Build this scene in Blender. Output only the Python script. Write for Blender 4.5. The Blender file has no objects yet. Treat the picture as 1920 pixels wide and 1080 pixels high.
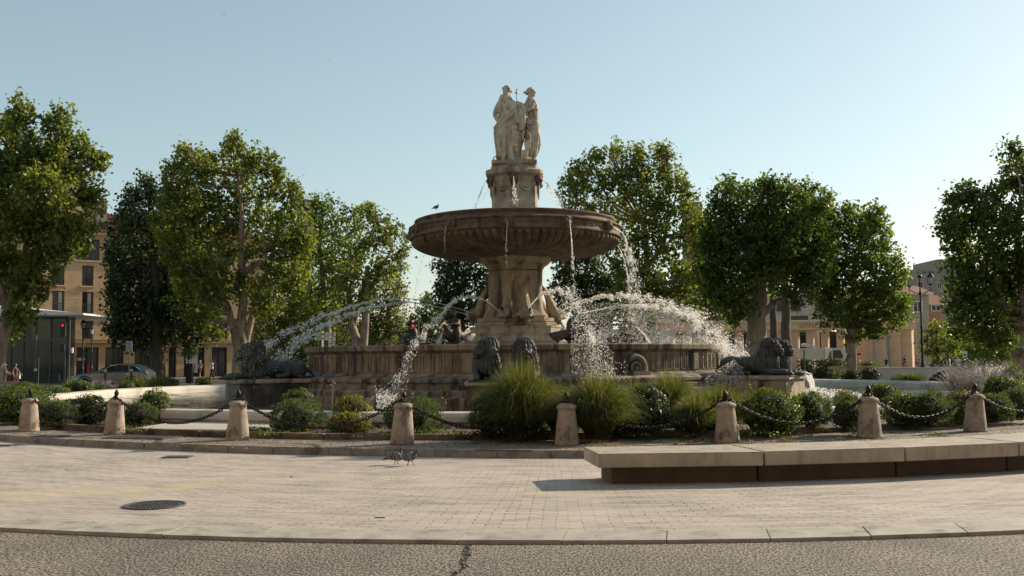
import bpy, bmesh, math, random
import numpy as np
from mathutils import Vector, Matrix, noise
R = math.radians
random.seed(7); rng = np.random.default_rng(11)
scene = bpy.context.scene
# ------------------------------------------------------------------ camera
FPX = 1880.0
PITCH = math.atan(132 / FPX); ROLL = R(-0.45)
CM = (Matrix.Rotation(math.pi / 2 + PITCH, 4, 'X') @ Matrix.Rotation(ROLL, 4, 'Z'))
CAM = Vector((0, 0, 1.6))
cam_d = bpy.data.cameras.new('camera'); cam = bpy.data.objects.new('camera', cam_d)
scene.collection.objects.link(cam)
cam.matrix_world = Matrix.Translation(CAM) @ CM
cam_d.sensor_width = 36; cam_d.lens = FPX / 1920 * 36
cam_d.clip_start = .1; cam_d.clip_end = 3000
scene.camera = cam
# ------------------------------------------------------------------ light
SUN_AZ = R(58); SUN_EL = R(25)          # azimuth clockwise from +Y
world = bpy.data.worlds.new("World"); scene.world = world; world.use_nodes = True
wn = world.node_tree; wn.nodes.clear()
sky = wn.nodes.new('ShaderNodeTexSky'); sky.sky_type = 'NISHITA'; sky.sun_disc = False
sky.sun_elevation = SUN_EL; sky.sun_rotation = SUN_AZ
sky.air_density = 1.05; sky.dust_density = .8; sky.ozone_density = 1.2
hs = wn.nodes.new('ShaderNodeHueSaturation'); hs.inputs['Saturation'].default_value = .82; hs.inputs['Hue'].default_value = .474
bg = wn.nodes.new('ShaderNodeBackground'); bg.inputs[1].default_value = .095
wo = wn.nodes.new('ShaderNodeOutputWorld')
gm = wn.nodes.new('ShaderNodeGamma'); gm.inputs[1].default_value = .82; hs.inputs['Value'].default_value = .127   # hazy air: flatter sky gradient
ml = wn.nodes.new('ShaderNodeMixRGB'); ml.blend_type = 'MULTIPLY'; ml.inputs[0].default_value = 1; ml.inputs[2].default_value = (8.4, 8.5, 8.3, 1)
wn.links.new(sky.outputs[0], hs.inputs['Color']); wn.links.new(hs.outputs[0], gm.inputs[0]); wn.links.new(gm.outputs[0], ml.inputs[1]); wn.links.new(ml.outputs[0], bg.inputs[0]); wn.links.new(bg.outputs[0], wo.inputs[0])
sl = bpy.data.lights.new('sun', 'SUN'); sl.energy = 5.0; sl.angle = R(.53); sl.color = (1, .84, .64)
so = bpy.data.objects.new('sun', sl); scene.collection.objects.link(so)
sd = Vector((math.sin(SUN_AZ) * math.cos(SUN_EL), math.cos(SUN_AZ) * math.cos(SUN_EL), math.sin(SUN_EL)))
so.rotation_euler = sd.to_track_quat('Z', 'Y').to_euler(); so.location = (40, 30, 40)
vs = scene.view_settings; vs.view_transform = 'Standard'; vs.look = 'None'; vs.exposure = .37; vs.gamma = 1
scene.cycles.max_bounces = 6; scene.cycles.transparent_max_bounces = 8
# ------------------------------------------------------------------ pixel rays (photo pixels, 1920 x 1080)
M3 = CM.to_3x3()
def ray(x, y): return M3 @ Vector(((x - 960) / FPX, -(y - 540) / FPX, -1))
def G(x, y, z=0.0):
    d = ray(x, y); return CAM + d * ((z - 1.6) / d.z)
def AT(x, y, Y):
    d = ray(x, y); return CAM + d * (Y / d.y)
F = Vector((.135, 36.3, 0))               # fountain axis
# ------------------------------------------------------------------ object helpers
col = scene.collection
def tag(o, label=None, cat=None, group=None, kind=None):
    if label: o['label'] = label
    if cat: o['category'] = cat
    if group: o['group'] = group
    if kind: o['kind'] = kind
    return o
def empty(name, loc=(0, 0, 0), rz=0.0, label=None, cat=None, group=None, sc=1):
    o = bpy.data.objects.new(name, None); col.objects.link(o)
    o.location = loc; o.rotation_euler = (0, 0, rz); o.scale = (sc, sc, sc); o.empty_display_size = .2
    return tag(o, label, cat, group)
def link(name, me, mat=None, parent=None, smooth=False, loc=None):
    o = bpy.data.objects.new(name, me); col.objects.link(o)
    if mat is not None and not me.materials: me.materials.append(mat)
    if smooth: me.polygons.foreach_set('use_smooth', [True] * len(me.polygons))
    if parent: o.parent = parent
    if loc is not None: o.location = loc
    return o
def copy_tree(o, parent=None):
    c = o.copy(); col.objects.link(c); c.parent = parent
    for ch in list(o.children): copy_tree(ch, c)
    return c
def npmesh(name, V, Fq, attr=None):
    """V (n,3), Fq (m,k) -> mesh; attr: per-face float 'rnd'"""
    V = np.asarray(V, np.float32); Fq = np.asarray(Fq, np.int32)
    me = bpy.data.meshes.new(name); m, k = Fq.shape
    me.vertices.add(len(V)); me.vertices.foreach_set('co', V.ravel())
    me.loops.add(m * k); me.loops.foreach_set('vertex_index', Fq.ravel())
    me.polygons.add(m); me.polygons.foreach_set('loop_start', np.arange(0, m * k, k, dtype=np.int32))
    me.update(calc_edges=True)
    if attr is not None:
        a = me.attributes.new('rnd', 'FLOAT', 'FACE'); a.data.foreach_set('value', np.asarray(attr, np.float32))
    me.validate()
    return me
class MB:
    def __init__(s): s.v = []; s.f = []
    def add(s, vs, fs):
        n = len(s.v); s.v += [tuple(v) for v in vs]; s.f += [tuple(i + n for i in f) for f in fs]; return s
    def box(s, c, d, rz=0.0, tilt=None, taper=1.0):
        x, y, z = d[0] / 2, d[1] / 2, d[2] / 2; t = taper
        P = [Vector(p) for p in ((-x, -y, -z), (x, -y, -z), (x, y, -z), (-x, y, -z), (-x * t, -y * t, z), (x * t, -y * t, z), (x * t, y * t, z), (-x * t, y * t, z))]
        m = Matrix.Rotation(rz, 3, 'Z')
        if tilt: m = m @ tilt
        c = Vector(c)
        return s.add([m @ p + c for p in P], [(0, 3, 2, 1), (4, 5, 6, 7), (0, 1, 5, 4), (1, 2, 6, 5), (2, 3, 7, 6), (3, 0, 4, 7)])
    def hexa(s, lo, hi):           # lists of 4 lower + 4 upper corners
        return s.add(list(lo) + list(hi), [(3, 2, 1, 0), (4, 5, 6, 7), (0, 1, 5, 4), (1, 2, 6, 5), (2, 3, 7, 6), (3, 0, 4, 7)])
    def prism(s, poly, z0, z1):
        n = len(poly)
        return s.add([(p[0], p[1], z0) for p in poly] + [(p[0], p[1], z1) for p in poly],
                     [tuple(range(n - 1, -1, -1)), tuple(range(n, 2 * n))] + [(i, (i + 1) % n, n + (i + 1) % n, n + i) for i in range(n)])
    def sweep(s, poly, a, b, ax):   # extrude a profile poly [(u,w)] : coordinates built by function ax(u,w,t)
        n = len(poly)
        return s.add([ax(u, w, a) for u, w in poly] + [ax(u, w, b) for u, w in poly],
                     [tuple(range(n - 1, -1, -1)), tuple(range(n, 2 * n))] + [(i, (i + 1) % n, n + (i + 1) % n, n + i) for i in range(n)])
    def tube(s, pts, rad, n=8, caps=True):
        pts = [Vector(p) for p in pts]
        if not isinstance(rad, (list, tuple)): rad = [rad] * len(pts)
        vs = []; up = None
        for i, p in enumerate(pts):
            t = (pts[min(i + 1, len(pts) - 1)] - pts[max(i - 1, 0)])
            if t.length < 1e-9: t = Vector((0, 0, 1))
            t.normalize()
            if up is None: up = Vector((1, 0, 0)) if abs(t.x) < .8 else Vector((0, 1, 0))
            a = (up - t * up.dot(t)).normalized(); b = t.cross(a); up = a
            for k in range(n):
                th = 2 * math.pi * k / n; vs.append(p + (a * math.cos(th) + b * math.sin(th)) * rad[i])
        fs = []
        for i in range(len(pts) - 1):
            for k in range(n):
                fs.append((i * n + k, i * n + (k + 1) % n, (i + 1) * n + (k + 1) % n, (i + 1) * n + k))
        if caps: fs += [tuple(range(n - 1, -1, -1)), tuple(range((len(pts) - 1) * n, len(pts) * n))]
        return s.add(vs, fs)
    def lathe(s, prof, n=32, c=(0, 0, 0), mod=None, a0=0.0, a1=2 * math.pi, closed=True):
        vs = []; m = len(prof); full = abs(a1 - a0 - 2 * math.pi) < 1e-6; nn = n if full else n + 1
        for k in range(nn):
            th = a0 + (a1 - a0) * k / n
            for j, (r, z) in enumerate(prof):
                rr = r * (mod(th, j) if mod else 1); vs.append((c[0] + rr * math.cos(th), c[1] + rr * math.sin(th), c[2] + z))
        fs = []
        for k in range(n):
            k2 = (k + 1) % nn
            for j in range(m - 1): fs.append((k * m + j, k2 * m + j, k2 * m + j + 1, k * m + j + 1))
        return s.add(vs, fs)
    def ell(s, c, r, rot=None, n=12, m=8):
        c = Vector(c); vs = [];
        if not hasattr(r, '__len__'): r = (r, r, r)
        for j in range(m + 1):
            ph = math.pi * j / m
            for k in range(n):
                th = 2 * math.pi * k / n
                p = Vector((r[0] * math.sin(ph) * math.cos(th), r[1] * math.sin(ph) * math.sin(th), -r[2] * math.cos(ph)))
                if rot: p = rot @ p
                vs.append(c + p)
        fs = [(j * n + k, j * n + (k + 1) % n, (j + 1) * n + (k + 1) % n, (j + 1) * n + k) for j in range(m) for k in range(n)]
        return s.add(vs, fs)
    def mesh(s, name, merge=True):
        me = bpy.data.meshes.new(name); me.from_pydata([tuple(v) for v in s.v], [], s.f)
        if merge:
            bm = bmesh.new(); bm.from_mesh(me); bmesh.ops.remove_doubles(bm, verts=bm.verts, dist=1e-5)
            bmesh.ops.dissolve_degenerate(bm, edges=bm.edges, dist=1e-6)
            bmesh.ops.recalc_face_normals(bm, faces=bm.faces); bm.to_mesh(me); bm.free()
        return me
    def build(s, name, mat, parent=None, smooth=False, loc=None, bevel=0):
        me = s.mesh(name)
        if bevel:
            bm = bmesh.new(); bm.from_mesh(me)
            es = [e for e in bm.edges if len(e.link_faces) == 2 and e.calc_face_angle(0) > .6]
            bmesh.ops.bevel(bm, geom=es, offset=bevel, segments=2, affect='EDGES', clamp_overlap=True); bm.to_mesh(me); bm.free()
        o = link(name, me, mat, parent, smooth, loc)
        if smooth == 'auto':
            bm = bmesh.new(); bm.from_mesh(me)
            for e in bm.edges:
                if len(e.link_faces) == 2: e.smooth = e.calc_face_angle(0) < .42
            bm.to_mesh(me); bm.free()
        return o
def catmull(pts, n=8):
    P = [Vector(p) for p in pts]; P = [2 * P[0] - P[1]] + P + [2 * P[-1] - P[-2]]; out = []
    for i in range(1, len(P) - 2):
        for k in range(n):
            t = k / n; a, b, c, d = P[i - 1:i + 3]
            out.append(.5 * ((2 * b) + (c - a) * t + (2 * a - 5 * b + 4 * c - d) * t * t + (3 * b - a - 3 * c + d) * t ** 3))
    out.append(P[-2]); return out
def sculpt(name, mb, mat, parent=None, voxel=.03, smooth=2, disp=None, colfn=None, loc=None, reuse=None):
    """fuse the overlapping shapes of mb into ONE continuous surface, then displace / colour it"""
    me = mb.mesh(name + '_raw', merge=False)
    bm = bmesh.new(); bm.from_mesh(me); bmesh.ops.remove_doubles(bm, verts=bm.verts, dist=1e-6); bmesh.ops.dissolve_degenerate(bm, edges=bm.edges, dist=1e-6)
    bmesh.ops.recalc_face_normals(bm, faces=bm.faces); bm.to_mesh(me); bm.free()
    o = bpy.data.objects.new('tmp', me); col.objects.link(o)
    r = o.modifiers.new('r', 'REMESH'); r.mode = 'VOXEL'; r.voxel_size = voxel
    if smooth:
        s = o.modifiers.new('s', 'SMOOTH'); s.iterations = smooth; s.factor = .5
    dg = bpy.context.evaluated_depsgraph_get(); ev = o.evaluated_get(dg)
    out = bpy.data.meshes.new_from_object(ev); out.name = name
    bpy.data.objects.remove(o)
    if disp:
        co = [v.co.copy() for v in out.vertices]; no = [v.normal.copy() for v in out.vertices]
        for v, c, n in zip(out.vertices, co, no): v.co = c + n * disp(c, n)
    if colfn:
        a = out.color_attributes.new('Col', 'FLOAT_COLOR', 'POINT')
        a.data.foreach_set('color', np.array([tuple(colfn(v.co)) + (1,) for v in out.vertices], np.float32).ravel())
    return link(name, out, mat, parent, True, loc)
# ------------------------------------------------------------------ materials
MATS = {}
def nodes(name):
    m = bpy.data.materials.new(name); m.use_nodes = True; nt = m.node_tree
    return m, nt, nt.nodes['Principled BSDF'], nt.nodes.new, nt.links.new
def c4(c): return (c[0], c[1], c[2], 1)
def pm(name, c1, c2=None, scale=4, rough=.8, bump=0.0, bscale=25, metal=0.0, stretch=(1, 1, 1), stain=None, stscale=1.5, ststretch=(1, 1, .25), stlo=.5, sthi=.65, spec=None, contrast=(.35, .65), bdist=.02):
    if name in MATS: return MATS[name]
    m, nt, b, new, ln = nodes(name)
    b.inputs['Roughness'].default_value = rough; b.inputs['Metallic'].default_value = metal
    if spec is not None: b.inputs['Specular IOR Level'].default_value = spec
    tc = new('ShaderNodeTexCoord')
    def nz(sc, st=(1, 1, 1), det=5):
        mp = new('ShaderNodeMapping'); mp.inputs['Scale'].default_value = st
        n = new('ShaderNodeTexNoise'); n.inputs['Scale'].default_value = sc; n.inputs['Detail'].default_value = det; n.inputs['Roughness'].default_value = .62
        ln(tc.outputs['Object'], mp.inputs[0]); ln(mp.outputs[0], n.inputs['Vector']); return n
    if c2 is None: c2 = tuple(x * .75 for x in c1)
    n = nz(scale, stretch); rp = new('ShaderNodeValToRGB')
    rp.color_ramp.elements[0].color = c4(c2); rp.color_ramp.elements[0].position = contrast[0]
    rp.color_ramp.elements[1].color = c4(c1); rp.color_ramp.elements[1].position = contrast[1]
    ln(n.outputs['Fac'], rp.inputs[0]); out = rp.outputs[0]
    if stain:
        s = nz(stscale, ststretch, 8); r2 = new('ShaderNodeValToRGB'); r2.color_ramp.elements[0].position = stlo; r2.color_ramp.elements[1].position = sthi
        ln(s.outputs['Fac'], r2.inputs[0]); mx = new('ShaderNodeMixRGB'); mx.inputs[2].default_value = c4(stain)
        ln(r2.outputs[0], mx.inputs[0]); ln(out, mx.inputs[1]); out = mx.outputs[0]
    ln(out, b.inputs['Base Color'])
    if bump:
        bn = nz(bscale, (1, 1, 1), 6); bp = new('ShaderNodeBump'); bp.inputs['Strength'].default_value = bump; bp.inputs['Distance'].default_value = bdist
        ln(bn.outputs['Fac'], bp.inputs['Height']); ln(bp.outputs[0], b.inputs['Normal'])
    MATS[name] = m; return m
def flat(name, c, rough=.5, metal=0.0, emit=None):
    if name in MATS: return MATS[name]
    m, nt, b, new, ln = nodes(name); b.inputs['Base Color'].default_value = c4(c); b.inputs['Roughness'].default_value = rough; b.inputs['Metallic'].default_value = metal
    if emit: b.inputs['Emission Color'].default_value = c4(emit[0]); b.inputs['Emission Strength'].default_value = emit[1]
    MATS[name] = m; return m
def colmat(name, rough=.7, metal=0.0, bump=.3):
    if name in MATS: return MATS[name]
    m, nt, b, new, ln = nodes(name); a = new('ShaderNodeAttribute'); a.attribute_name = 'Col'; ln(a.outputs['Color'], b.inputs['Base Color'])
    b.inputs['Roughness'].default_value = rough; b.inputs['Metallic'].default_value = metal; MATS[name] = m; return m
def leafmat(name, cols, trans=.45, rough=.45, tmul=(1.6, 1.7, .6), spec=.4):
    if name in MATS: return MATS[name]
    m, nt, b, new, ln = nodes(name)
    a = new('ShaderNodeAttribute'); a.attribute_name = 'rnd'; rp = new('ShaderNodeValToRGB')
    while len(rp.color_ramp.elements) < len(cols): rp.color_ramp.elements.new(.5)
    for i, c in enumerate(cols):
        rp.color_ramp.elements[i].position = i / (len(cols) - 1); rp.color_ramp.elements[i].color = c4(c)
    ln(a.outputs['Fac'], rp.inputs[0]); ln(rp.outputs[0], b.inputs['Base Color']); b.inputs['Roughness'].default_value = rough
    b.inputs['Specular IOR Level'].default_value = spec
    mu = new('ShaderNodeMixRGB'); mu.blend_type = 'MULTIPLY'; mu.inputs[0].default_value = 1; mu.inputs[2].default_value = c4(tmul)
    ln(rp.outputs[0], mu.inputs[1]); t = new('ShaderNodeBsdfTranslucent'); ln(mu.outputs[0], t.inputs[0])
    mx = new('ShaderNodeMixShader'); mx.inputs[0].default_value = trans; ln(b.outputs[0], mx.inputs[1]); ln(t.outputs[0], mx.inputs[2])
    ln(mx.outputs[0], nt.nodes['Material Output'].inputs[0]); MATS[name] = m; return m
stone_tan = pm('limestone_tan', (.40, .32, .22), (.26, .20, .135), 2.2, .85, .5, 22, stain=(.05, .042, .035), stscale=1.3, ststretch=(1.6, 1.6, .22), stlo=.50, sthi=.68)
stone_wall = pm('limestone_wall_stained', (.34, .27, .185), (.16, .125, .09), 2.0, .85, .6, 18, stain=(.035, .032, .028), stscale=1.7, ststretch=(2.2, 2.2, .16), stlo=.47, sthi=.62)
stone_dark = pm('limestone_dark', (.16, .13, .095), (.07, .06, .045), 2.5, .6, .6, 18, stain=(.02, .02, .017), stscale=1.5, ststretch=(1, 1, .3), stlo=.42, sthi=.6)
stone_bowl = pm('limestone_bowl_brown', (.20, .130, .082), (.085, .058, .040), 2.5, .8, .5, 20, stain=(.03, .024, .02), stscale=1.5, ststretch=(1.5, 1.5, .3), stlo=.52, sthi=.68)
stone_statue = pm('marble_statue', (.62, .545, .435), (.42, .36, .28), 4.5, .8, .5, 26, stain=(.13, .11, .088), stscale=2.4, ststretch=(3.2, 3.2, .35), stlo=.50, sthi=.66)  # weathering streaks, doubling as painted shade for the robe folds
stone_ped = pm('limestone_pedestal', (.46, .40, .31), (.30, .25, .19), 3, .8, .5, 24, stain=(.10, .085, .07), stscale=1.6, ststretch=(1.6, 1.6, .3), stlo=.50, sthi=.68)
stone_pool = pm('pool_rim_stone', (.60, .56, .48), (.48, .44, .37), 1.5, .75, .3, 14, stain=(.30, .27, .22), stscale=1.2, ststretch=(1, 1, 1), stlo=.52, sthi=.7)
bronze = pm('bronze_verdigris', (.078, .076, .066), (.026, .026, .022), 4, .62, .6, 30, metal=.15, stain=(.085, .105, .10), stscale=2.2, ststretch=(1, 1, .35), stlo=.52, sthi=.75)
bronze_dark = pm('bronze_dark', (.085, .062, .045), (.03, .024, .02), 6, .55, .5, 30, metal=.2, stain=(.10, .07, .04), stscale=3, stlo=.55, sthi=.75)
iron = pm('cast_iron', (.030, .026, .024), (.016, .014, .013), 20, .5, .3, 60, metal=.6, stain=(.07, .035, .02), stscale=9, ststretch=(1, 1, 1), stlo=.56, sthi=.66)
# ================================================================== GROUND AND PAVING
def ground_mat(name, base, kind):
    m, nt, b, new, ln = nodes(name); b.inputs['Roughness'].default_value = .85
    uv = new('ShaderNodeUVMap'); uv.uv_map = 'UVMap'
    return m, nt, b, new, ln, uv
def ramp(new, stops):
    r = new('ShaderNodeValToRGB')
    while len(r.color_ramp.elements) < len(stops): r.color_ramp.elements.new(.5)
    for i, (p, c) in enumerate(stops): r.color_ramp.elements[i].position = p; r.color_ramp.elements[i].color = c4(c)
    return r
def noise_n(new, ln, src, scale, det=5, st=None, rough=.6):
    n = new('ShaderNodeTexNoise'); n.inputs['Scale'].default_value = scale; n.inputs['Detail'].default_value = det; n.inputs['Roughness'].default_value = rough
    if st:
        mp = new('ShaderNodeMapping'); mp.inputs['Scale'].default_value = st; ln(src, mp.inputs[0]); src = mp.outputs[0]
    ln(src, n.inputs['Vector']); return n
def mixc(new, ln, fac, a, b, mode='MIX'):
    x = new('ShaderNodeMixRGB'); x.blend_type = mode
    for i, s in ((0, fac), (1, a), (2, b)):
        if hasattr(s, 'links'): ln(s, x.inputs[i])
        elif isinstance(s, (tuple, list)): x.inputs[i].default_value = c4(s)
        else: x.inputs[i].default_value = s
    return x.outputs[0]
# brick paving (clay-grey pavers laid in arcs)
m, nt, b, new, ln, uv = ground_mat('brick_paving', None, 0); paving_mat = m
wob = noise_n(new, ln, uv.outputs[0], 1.3, 2); wv = new('ShaderNodeVectorMath'); wv.operation = 'SCALE'; wv.inputs['Scale'].default_value = .05; ln(wob.outputs['Color'], wv.inputs[0])
ad = new('ShaderNodeVectorMath'); ln(uv.outputs[0], ad.inputs[0]); ln(wv.outputs[0], ad.inputs[1])
br = new('ShaderNodeTexBrick'); ln(ad.outputs[0], br.inputs['Vector']); br.inputs['Scale'].default_value = 1
br.inputs['Brick Width'].default_value = .18; br.inputs['Row Height'].default_value = .098; br.inputs['Mortar Size'].default_value = .0050; br.inputs['Mortar Smooth'].default_value = .35
br.inputs['Color1'].default_value = c4((.50, .445, .392)); br.inputs['Color2'].default_value = c4((.36, .32, .285)); br.inputs['Mortar'].default_value = c4((.075, .062, .05)); br.inputs['Bias'].default_value = -.1
n1 = noise_n(new, ln, uv.outputs[0], .55, 6); r1 = ramp(new, [(.36, (.78, .77, .76)), (.64, (1.13, 1.1, 1.06))]); ln(n1.outputs[0], r1.inputs[0])
c = mixc(new, ln, 1.0, br.outputs['Color'], r1.outputs[0], 'MULTIPLY')
nj = noise_n(new, ln, uv.outputs[0], 2.6, 7, (.5, 1, 1), .7); rj = ramp(new, [(.40, (0, 0, 0)), (.60, (.78, .78, .78))]); ln(nj.outputs[0], rj.inputs[0])
c = mixc(new, ln, rj.outputs[0], c, (.47, .412, .353))          # sand-filled joints where the noise is high
ns_ = noise_n(new, ln, uv.outputs[0], 5, 8, (.22, 1, 1), .75); rs_ = ramp(new, [(.34, (.66, .64, .62)), (.50, (1, 1, 1)), (.68, (1.16, 1.14, 1.1))]); ln(ns_.outputs[0], rs_.inputs[0]); c = mixc(new, ln, 1.0, c, rs_.outputs[0], 'MULTIPLY')
gum = new('ShaderNodeTexVoronoi'); gum.inputs['Scale'].default_value = 1.7; ln(uv.outputs[0], gum.inputs['Vector']); rg_ = ramp(new, [(.0, (.55, .54, .53)), (.035, (.6, .59, .58)), (.055, (1, 1, 1))]); ln(gum.outputs['Distance'], rg_.inputs[0]); c = mixc(new, ln, .8, c, rg_.outputs[0], 'MULTIPLY')
nf = noise_n(new, ln, uv.outputs[0], 60, 4); rf = ramp(new, [(.3, (.86, .86, .86)), (.7, (1.1, 1.1, 1.1))]); ln(nf.outputs[0], rf.inputs[0]); c = mixc(new, ln, 1.0, c, rf.outputs[0], 'MULTIPLY')
# yellow sand drifts
geo = new('ShaderNodeNewGeometry'); sep = new('ShaderNodeSeparateXYZ')
nd = noise_n(new, ln, geo.outputs['Position'], 1.1, 5); sc_ = new('ShaderNodeVectorMath'); sc_.operation = 'SCALE'; sc_.inputs['Scale'].default_value = 1.1; ln(nd.outputs['Color'], sc_.inputs[0])
ps = new('ShaderNodeVectorMath'); ln(geo.outputs['Position'], ps.inputs[0]); ln(sc_.outputs[0], ps.inputs[1]); ln(ps.outputs[0], sep.inputs[0])
def blob(cx, cy, rx, ry, slope):
    # 1 inside an elongated drift, 0 outside
    def mth(op, a, bb):
        q = new('ShaderNodeMath'); q.operation = op
        for i, s in ((0, a), (1, bb)):
            if hasattr(s, 'links'): ln(s, q.inputs[i])
            else: q.inputs[i].default_value = s
        return q.outputs[0]
    dx = mth('DIVIDE', mth('SUBTRACT', sep.outputs[0], cx), rx)
    dy = mth('DIVIDE', mth('SUBTRACT', mth('SUBTRACT', sep.outputs[1], cy), mth('MULTIPLY', mth('SUBTRACT', sep.outputs[0], cx), slope)), ry)
    d2 = mth('ADD', mth('MULTIPLY', dx, dx), mth('MULTIPLY', dy, dy))
    return mth('MAXIMUM', mth('SUBTRACT', 1.0, d2), 0.0), mth
b1, mth = blob(-4.9, 13.0, 2.3, .62, .42); b2, _ = blob(-2.9, 14.3, 1.9, .32, .0); b3, _ = blob(1.1, 12.5, .9, .35, .0)
ng = noise_n(new, ln, geo.outputs['Position'], 3.2, 7, (.35, 1, 1), .7); rg = ramp(new, [(.36, (.1, .1, .1)), (.62, (1, 1, 1))]); ln(ng.outputs[0], rg.inputs[0])
bs = mth('MULTIPLY', mth('MINIMUM', mth('ADD', mth('ADD', mth('MULTIPLY', b1, 1.0), mth('MULTIPLY', b2, .7)), mth('MULTIPLY', b3, .6)), .75), rg.outputs[0])
c = mixc(new, ln, bs, c, (.55, .44, .27))
ln(c, b.inputs['Base Color'])
bp = new('ShaderNodeBump'); bp.inputs['Strength'].default_value = .5; bp.inputs['Distance'].default_value = .004
inv = new('ShaderNodeMath'); inv.operation = 'SUBTRACT'; inv.inputs[0].default_value = 1; ln(br.outputs['Fac'], inv.inputs[1])
add = new('ShaderNodeMath'); ln(inv.outputs[0], add.inputs[0]); ln(nf.outputs[0], add.inputs[1]); ln(add.outputs[0], bp.inputs['Height']); ln(bp.outputs[0], b.inputs['Normal'])
# exposed aggregate
m, nt, b, new, ln, uv = ground_mat('exposed_aggregate', None, 0); agg_mat = m
vo = new('ShaderNodeTexVoronoi'); vo.inputs['Scale'].default_value = 46; ln(uv.outputs[0], vo.inputs['Vector'])
n2 = noise_n(new, ln, uv.outputs[0], 30, 3, None, .75); r2 = ramp(new, [(.45, (.012, .010, .009)), (.49, (.15, .13, .105)), (.57, (.44, .39, .325))]); ln(n2.outputs[0], r2.inputs[0])
r3 = ramp(new, [(0, (1.15, 1.1, 1.05)), (.55, (.9, .88, .86)), (.8, (.35, .33, .31))]); ln(vo.outputs['Distance'], r3.inputs[0])
c = mixc(new, ln, .55, r2.outputs[0], r3.outputs[0], 'MULTIPLY')
n3 = noise_n(new, ln, uv.outputs[0], .7, 6); r4 = ramp(new, [(.35, (.72, .72, .72)), (.65, (1.1, 1.08, 1.05))]); ln(n3.outputs[0], r4.inputs[0]); c = mixc(new, ln, 1.0, c, r4.outputs[0], 'MULTIPLY')
ln(c, b.inputs['Base Color']); bp = new('ShaderNodeBump'); bp.inputs['Strength'].default_value = .9; bp.inputs['Distance'].default_value = .006; ln(n2.outputs[0], bp.inputs['Height']); ln(bp.outputs[0], b.inputs['Normal'])
# cobbles with dirt
m, nt, b, new, ln, uv = ground_mat('cobbles', None, 0); cob_mat = m
vo = new('ShaderNodeTexVoronoi'); vo.feature = 'DISTANCE_TO_EDGE'; vo.inputs['Scale'].default_value = 8.5; ln(uv.outputs[0], vo.inputs['Vector'])
vc = new('ShaderNodeTexVoronoi'); vc.inputs['Scale'].default_value = 8.5; ln(uv.outputs[0], vc.inputs['Vector'])
r1 = ramp(new, [(.0, (.05, .042, .032)), (.09, (.30, .27, .23))]); ln(vo.outputs['Distance'], r1.inputs[0])
hsv = new('ShaderNodeSeparateColor'); ln(vc.outputs['Color'], hsv.inputs[0]); r5 = ramp(new, [(0, (.7, .7, .72)), (1, (1.25, 1.2, 1.15))]); ln(hsv.outputs[0], r5.inputs[0])
c = mixc(new, ln, 1.0, r1.outputs[0], r5.outputs[0], 'MULTIPLY')
n1 = noise_n(new, ln, uv.outputs[0], 1.2, 7); r2 = ramp(new, [(.42, (0, 0, 0)), (.56, (.9, .9, .9))]); ln(n1.outputs[0], r2.inputs[0])
n4 = noise_n(new, ln, uv.outputs[0], 30, 5); r6 = ramp(new, [(.35, (.09, .06, .035)), (.55, (.24, .18, .12)), (.7, (.40, .33, .24))]); ln(n4.outputs[0], r6.inputs[0])
c = mixc(new, ln, r2.outputs[0], c, r6.outputs[0]); ln(c, b.inputs['Base Color'])
bp = new('ShaderNodeBump'); bp.inputs['Strength'].default_value = .8; bp.inputs['Distance'].default_value = .02; r7 = ramp(new, [(0, (0, 0, 0)), (.14, (1, 1, 1))]); ln(vo.outputs['Distance'], r7.inputs[0]); ln(r7.outputs[0], bp.inputs['Height']); ln(bp.outputs[0], b.inputs['Normal'])
asphalt = pm('asphalt', (.13, .125, .12), (.085, .082, .08), .6, .9, .4, 90)
kerb_mat = pm('kerb_granite', (.30, .27, .23), (.19, .17, .145), 4, .8, .4, 30, stain=(.09, .08, .065), stscale=2.5, ststretch=(1, 1, 1), stlo=.5, sthi=.66)
slab_mat = pm('slab_stone', (.45, .41, .355), (.35, .32, .275), 3.0, .7, .4, 45, stain=(.24, .21, .17), stscale=3.2, ststretch=(1, 1, 1), stlo=.5, sthi=.66)
gardenkerb_mat = pm('garden_kerb_stone', (.22, .165, .12), (.12, .095, .072), 3, .9, .5, 22, stain=(.045, .038, .03), stscale=1.5, ststretch=(1, 1, 1), stlo=.48, sthi=.62)
soil_mat = pm('soil', (.14, .095, .058), (.055, .038, .024), 7, .95, 1.0, 26, stain=(.21, .14, .075), stscale=9, ststretch=(1, 1, 1), stlo=.56, sthi=.66)
plaza_mat = pm('plaza_stone', (.50, .45, .38), (.42, .38, .32), .8, .8, .2, 30)
def arc_sheet(name, c, r0, r1, z, mat, a0=0, a1=360, n=180, nr=2, hfn=None):
    """annular sheet with UV = (arc length, radius) in metres"""
    me = bpy.data.meshes.new(name); vs = []; fs = []; uvs = []
    rm = (r0 + r1) / 2 if r0 > 3 else r1
    for i in range(n + 1):
        th = R(a0 + (a1 - a0) * i / n)
        for j in range(nr + 1):
            r = r0 + (r1 - r0) * j / nr; vs.append((c[0] + r * math.cos(th), c[1] + r * math.sin(th), z)); uvs.append((th * rm, r))
    for i in range(n):
        for j in range(nr):
            k = i * (nr + 1) + j; fs.append((k, k + 1, k + nr + 2, k + nr + 1))
    me.from_pydata(vs, [], fs); ul = me.uv_layers.new(name='UVMap')
    for l in me.loops: ul.data[l.index].uv = uvs[l.vertex_index]
    me.update()
    if me.polygons[0].normal.z < 0: me.flip_normals()
    return tag(link(name, me, mat), kind='structure')
q = MB(); q.add([(-900, -300, -.06), (900, -300, -.06), (900, 1200, -.06), (-900, 1200, -.06)], [(0, 1, 2, 3)])
tag(q.build('ground', asphalt), kind='structure')
arc_sheet('road', (1.0, 28.41), 19.50, 48, -.028, agg_mat, 180, 360, 120)
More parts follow.
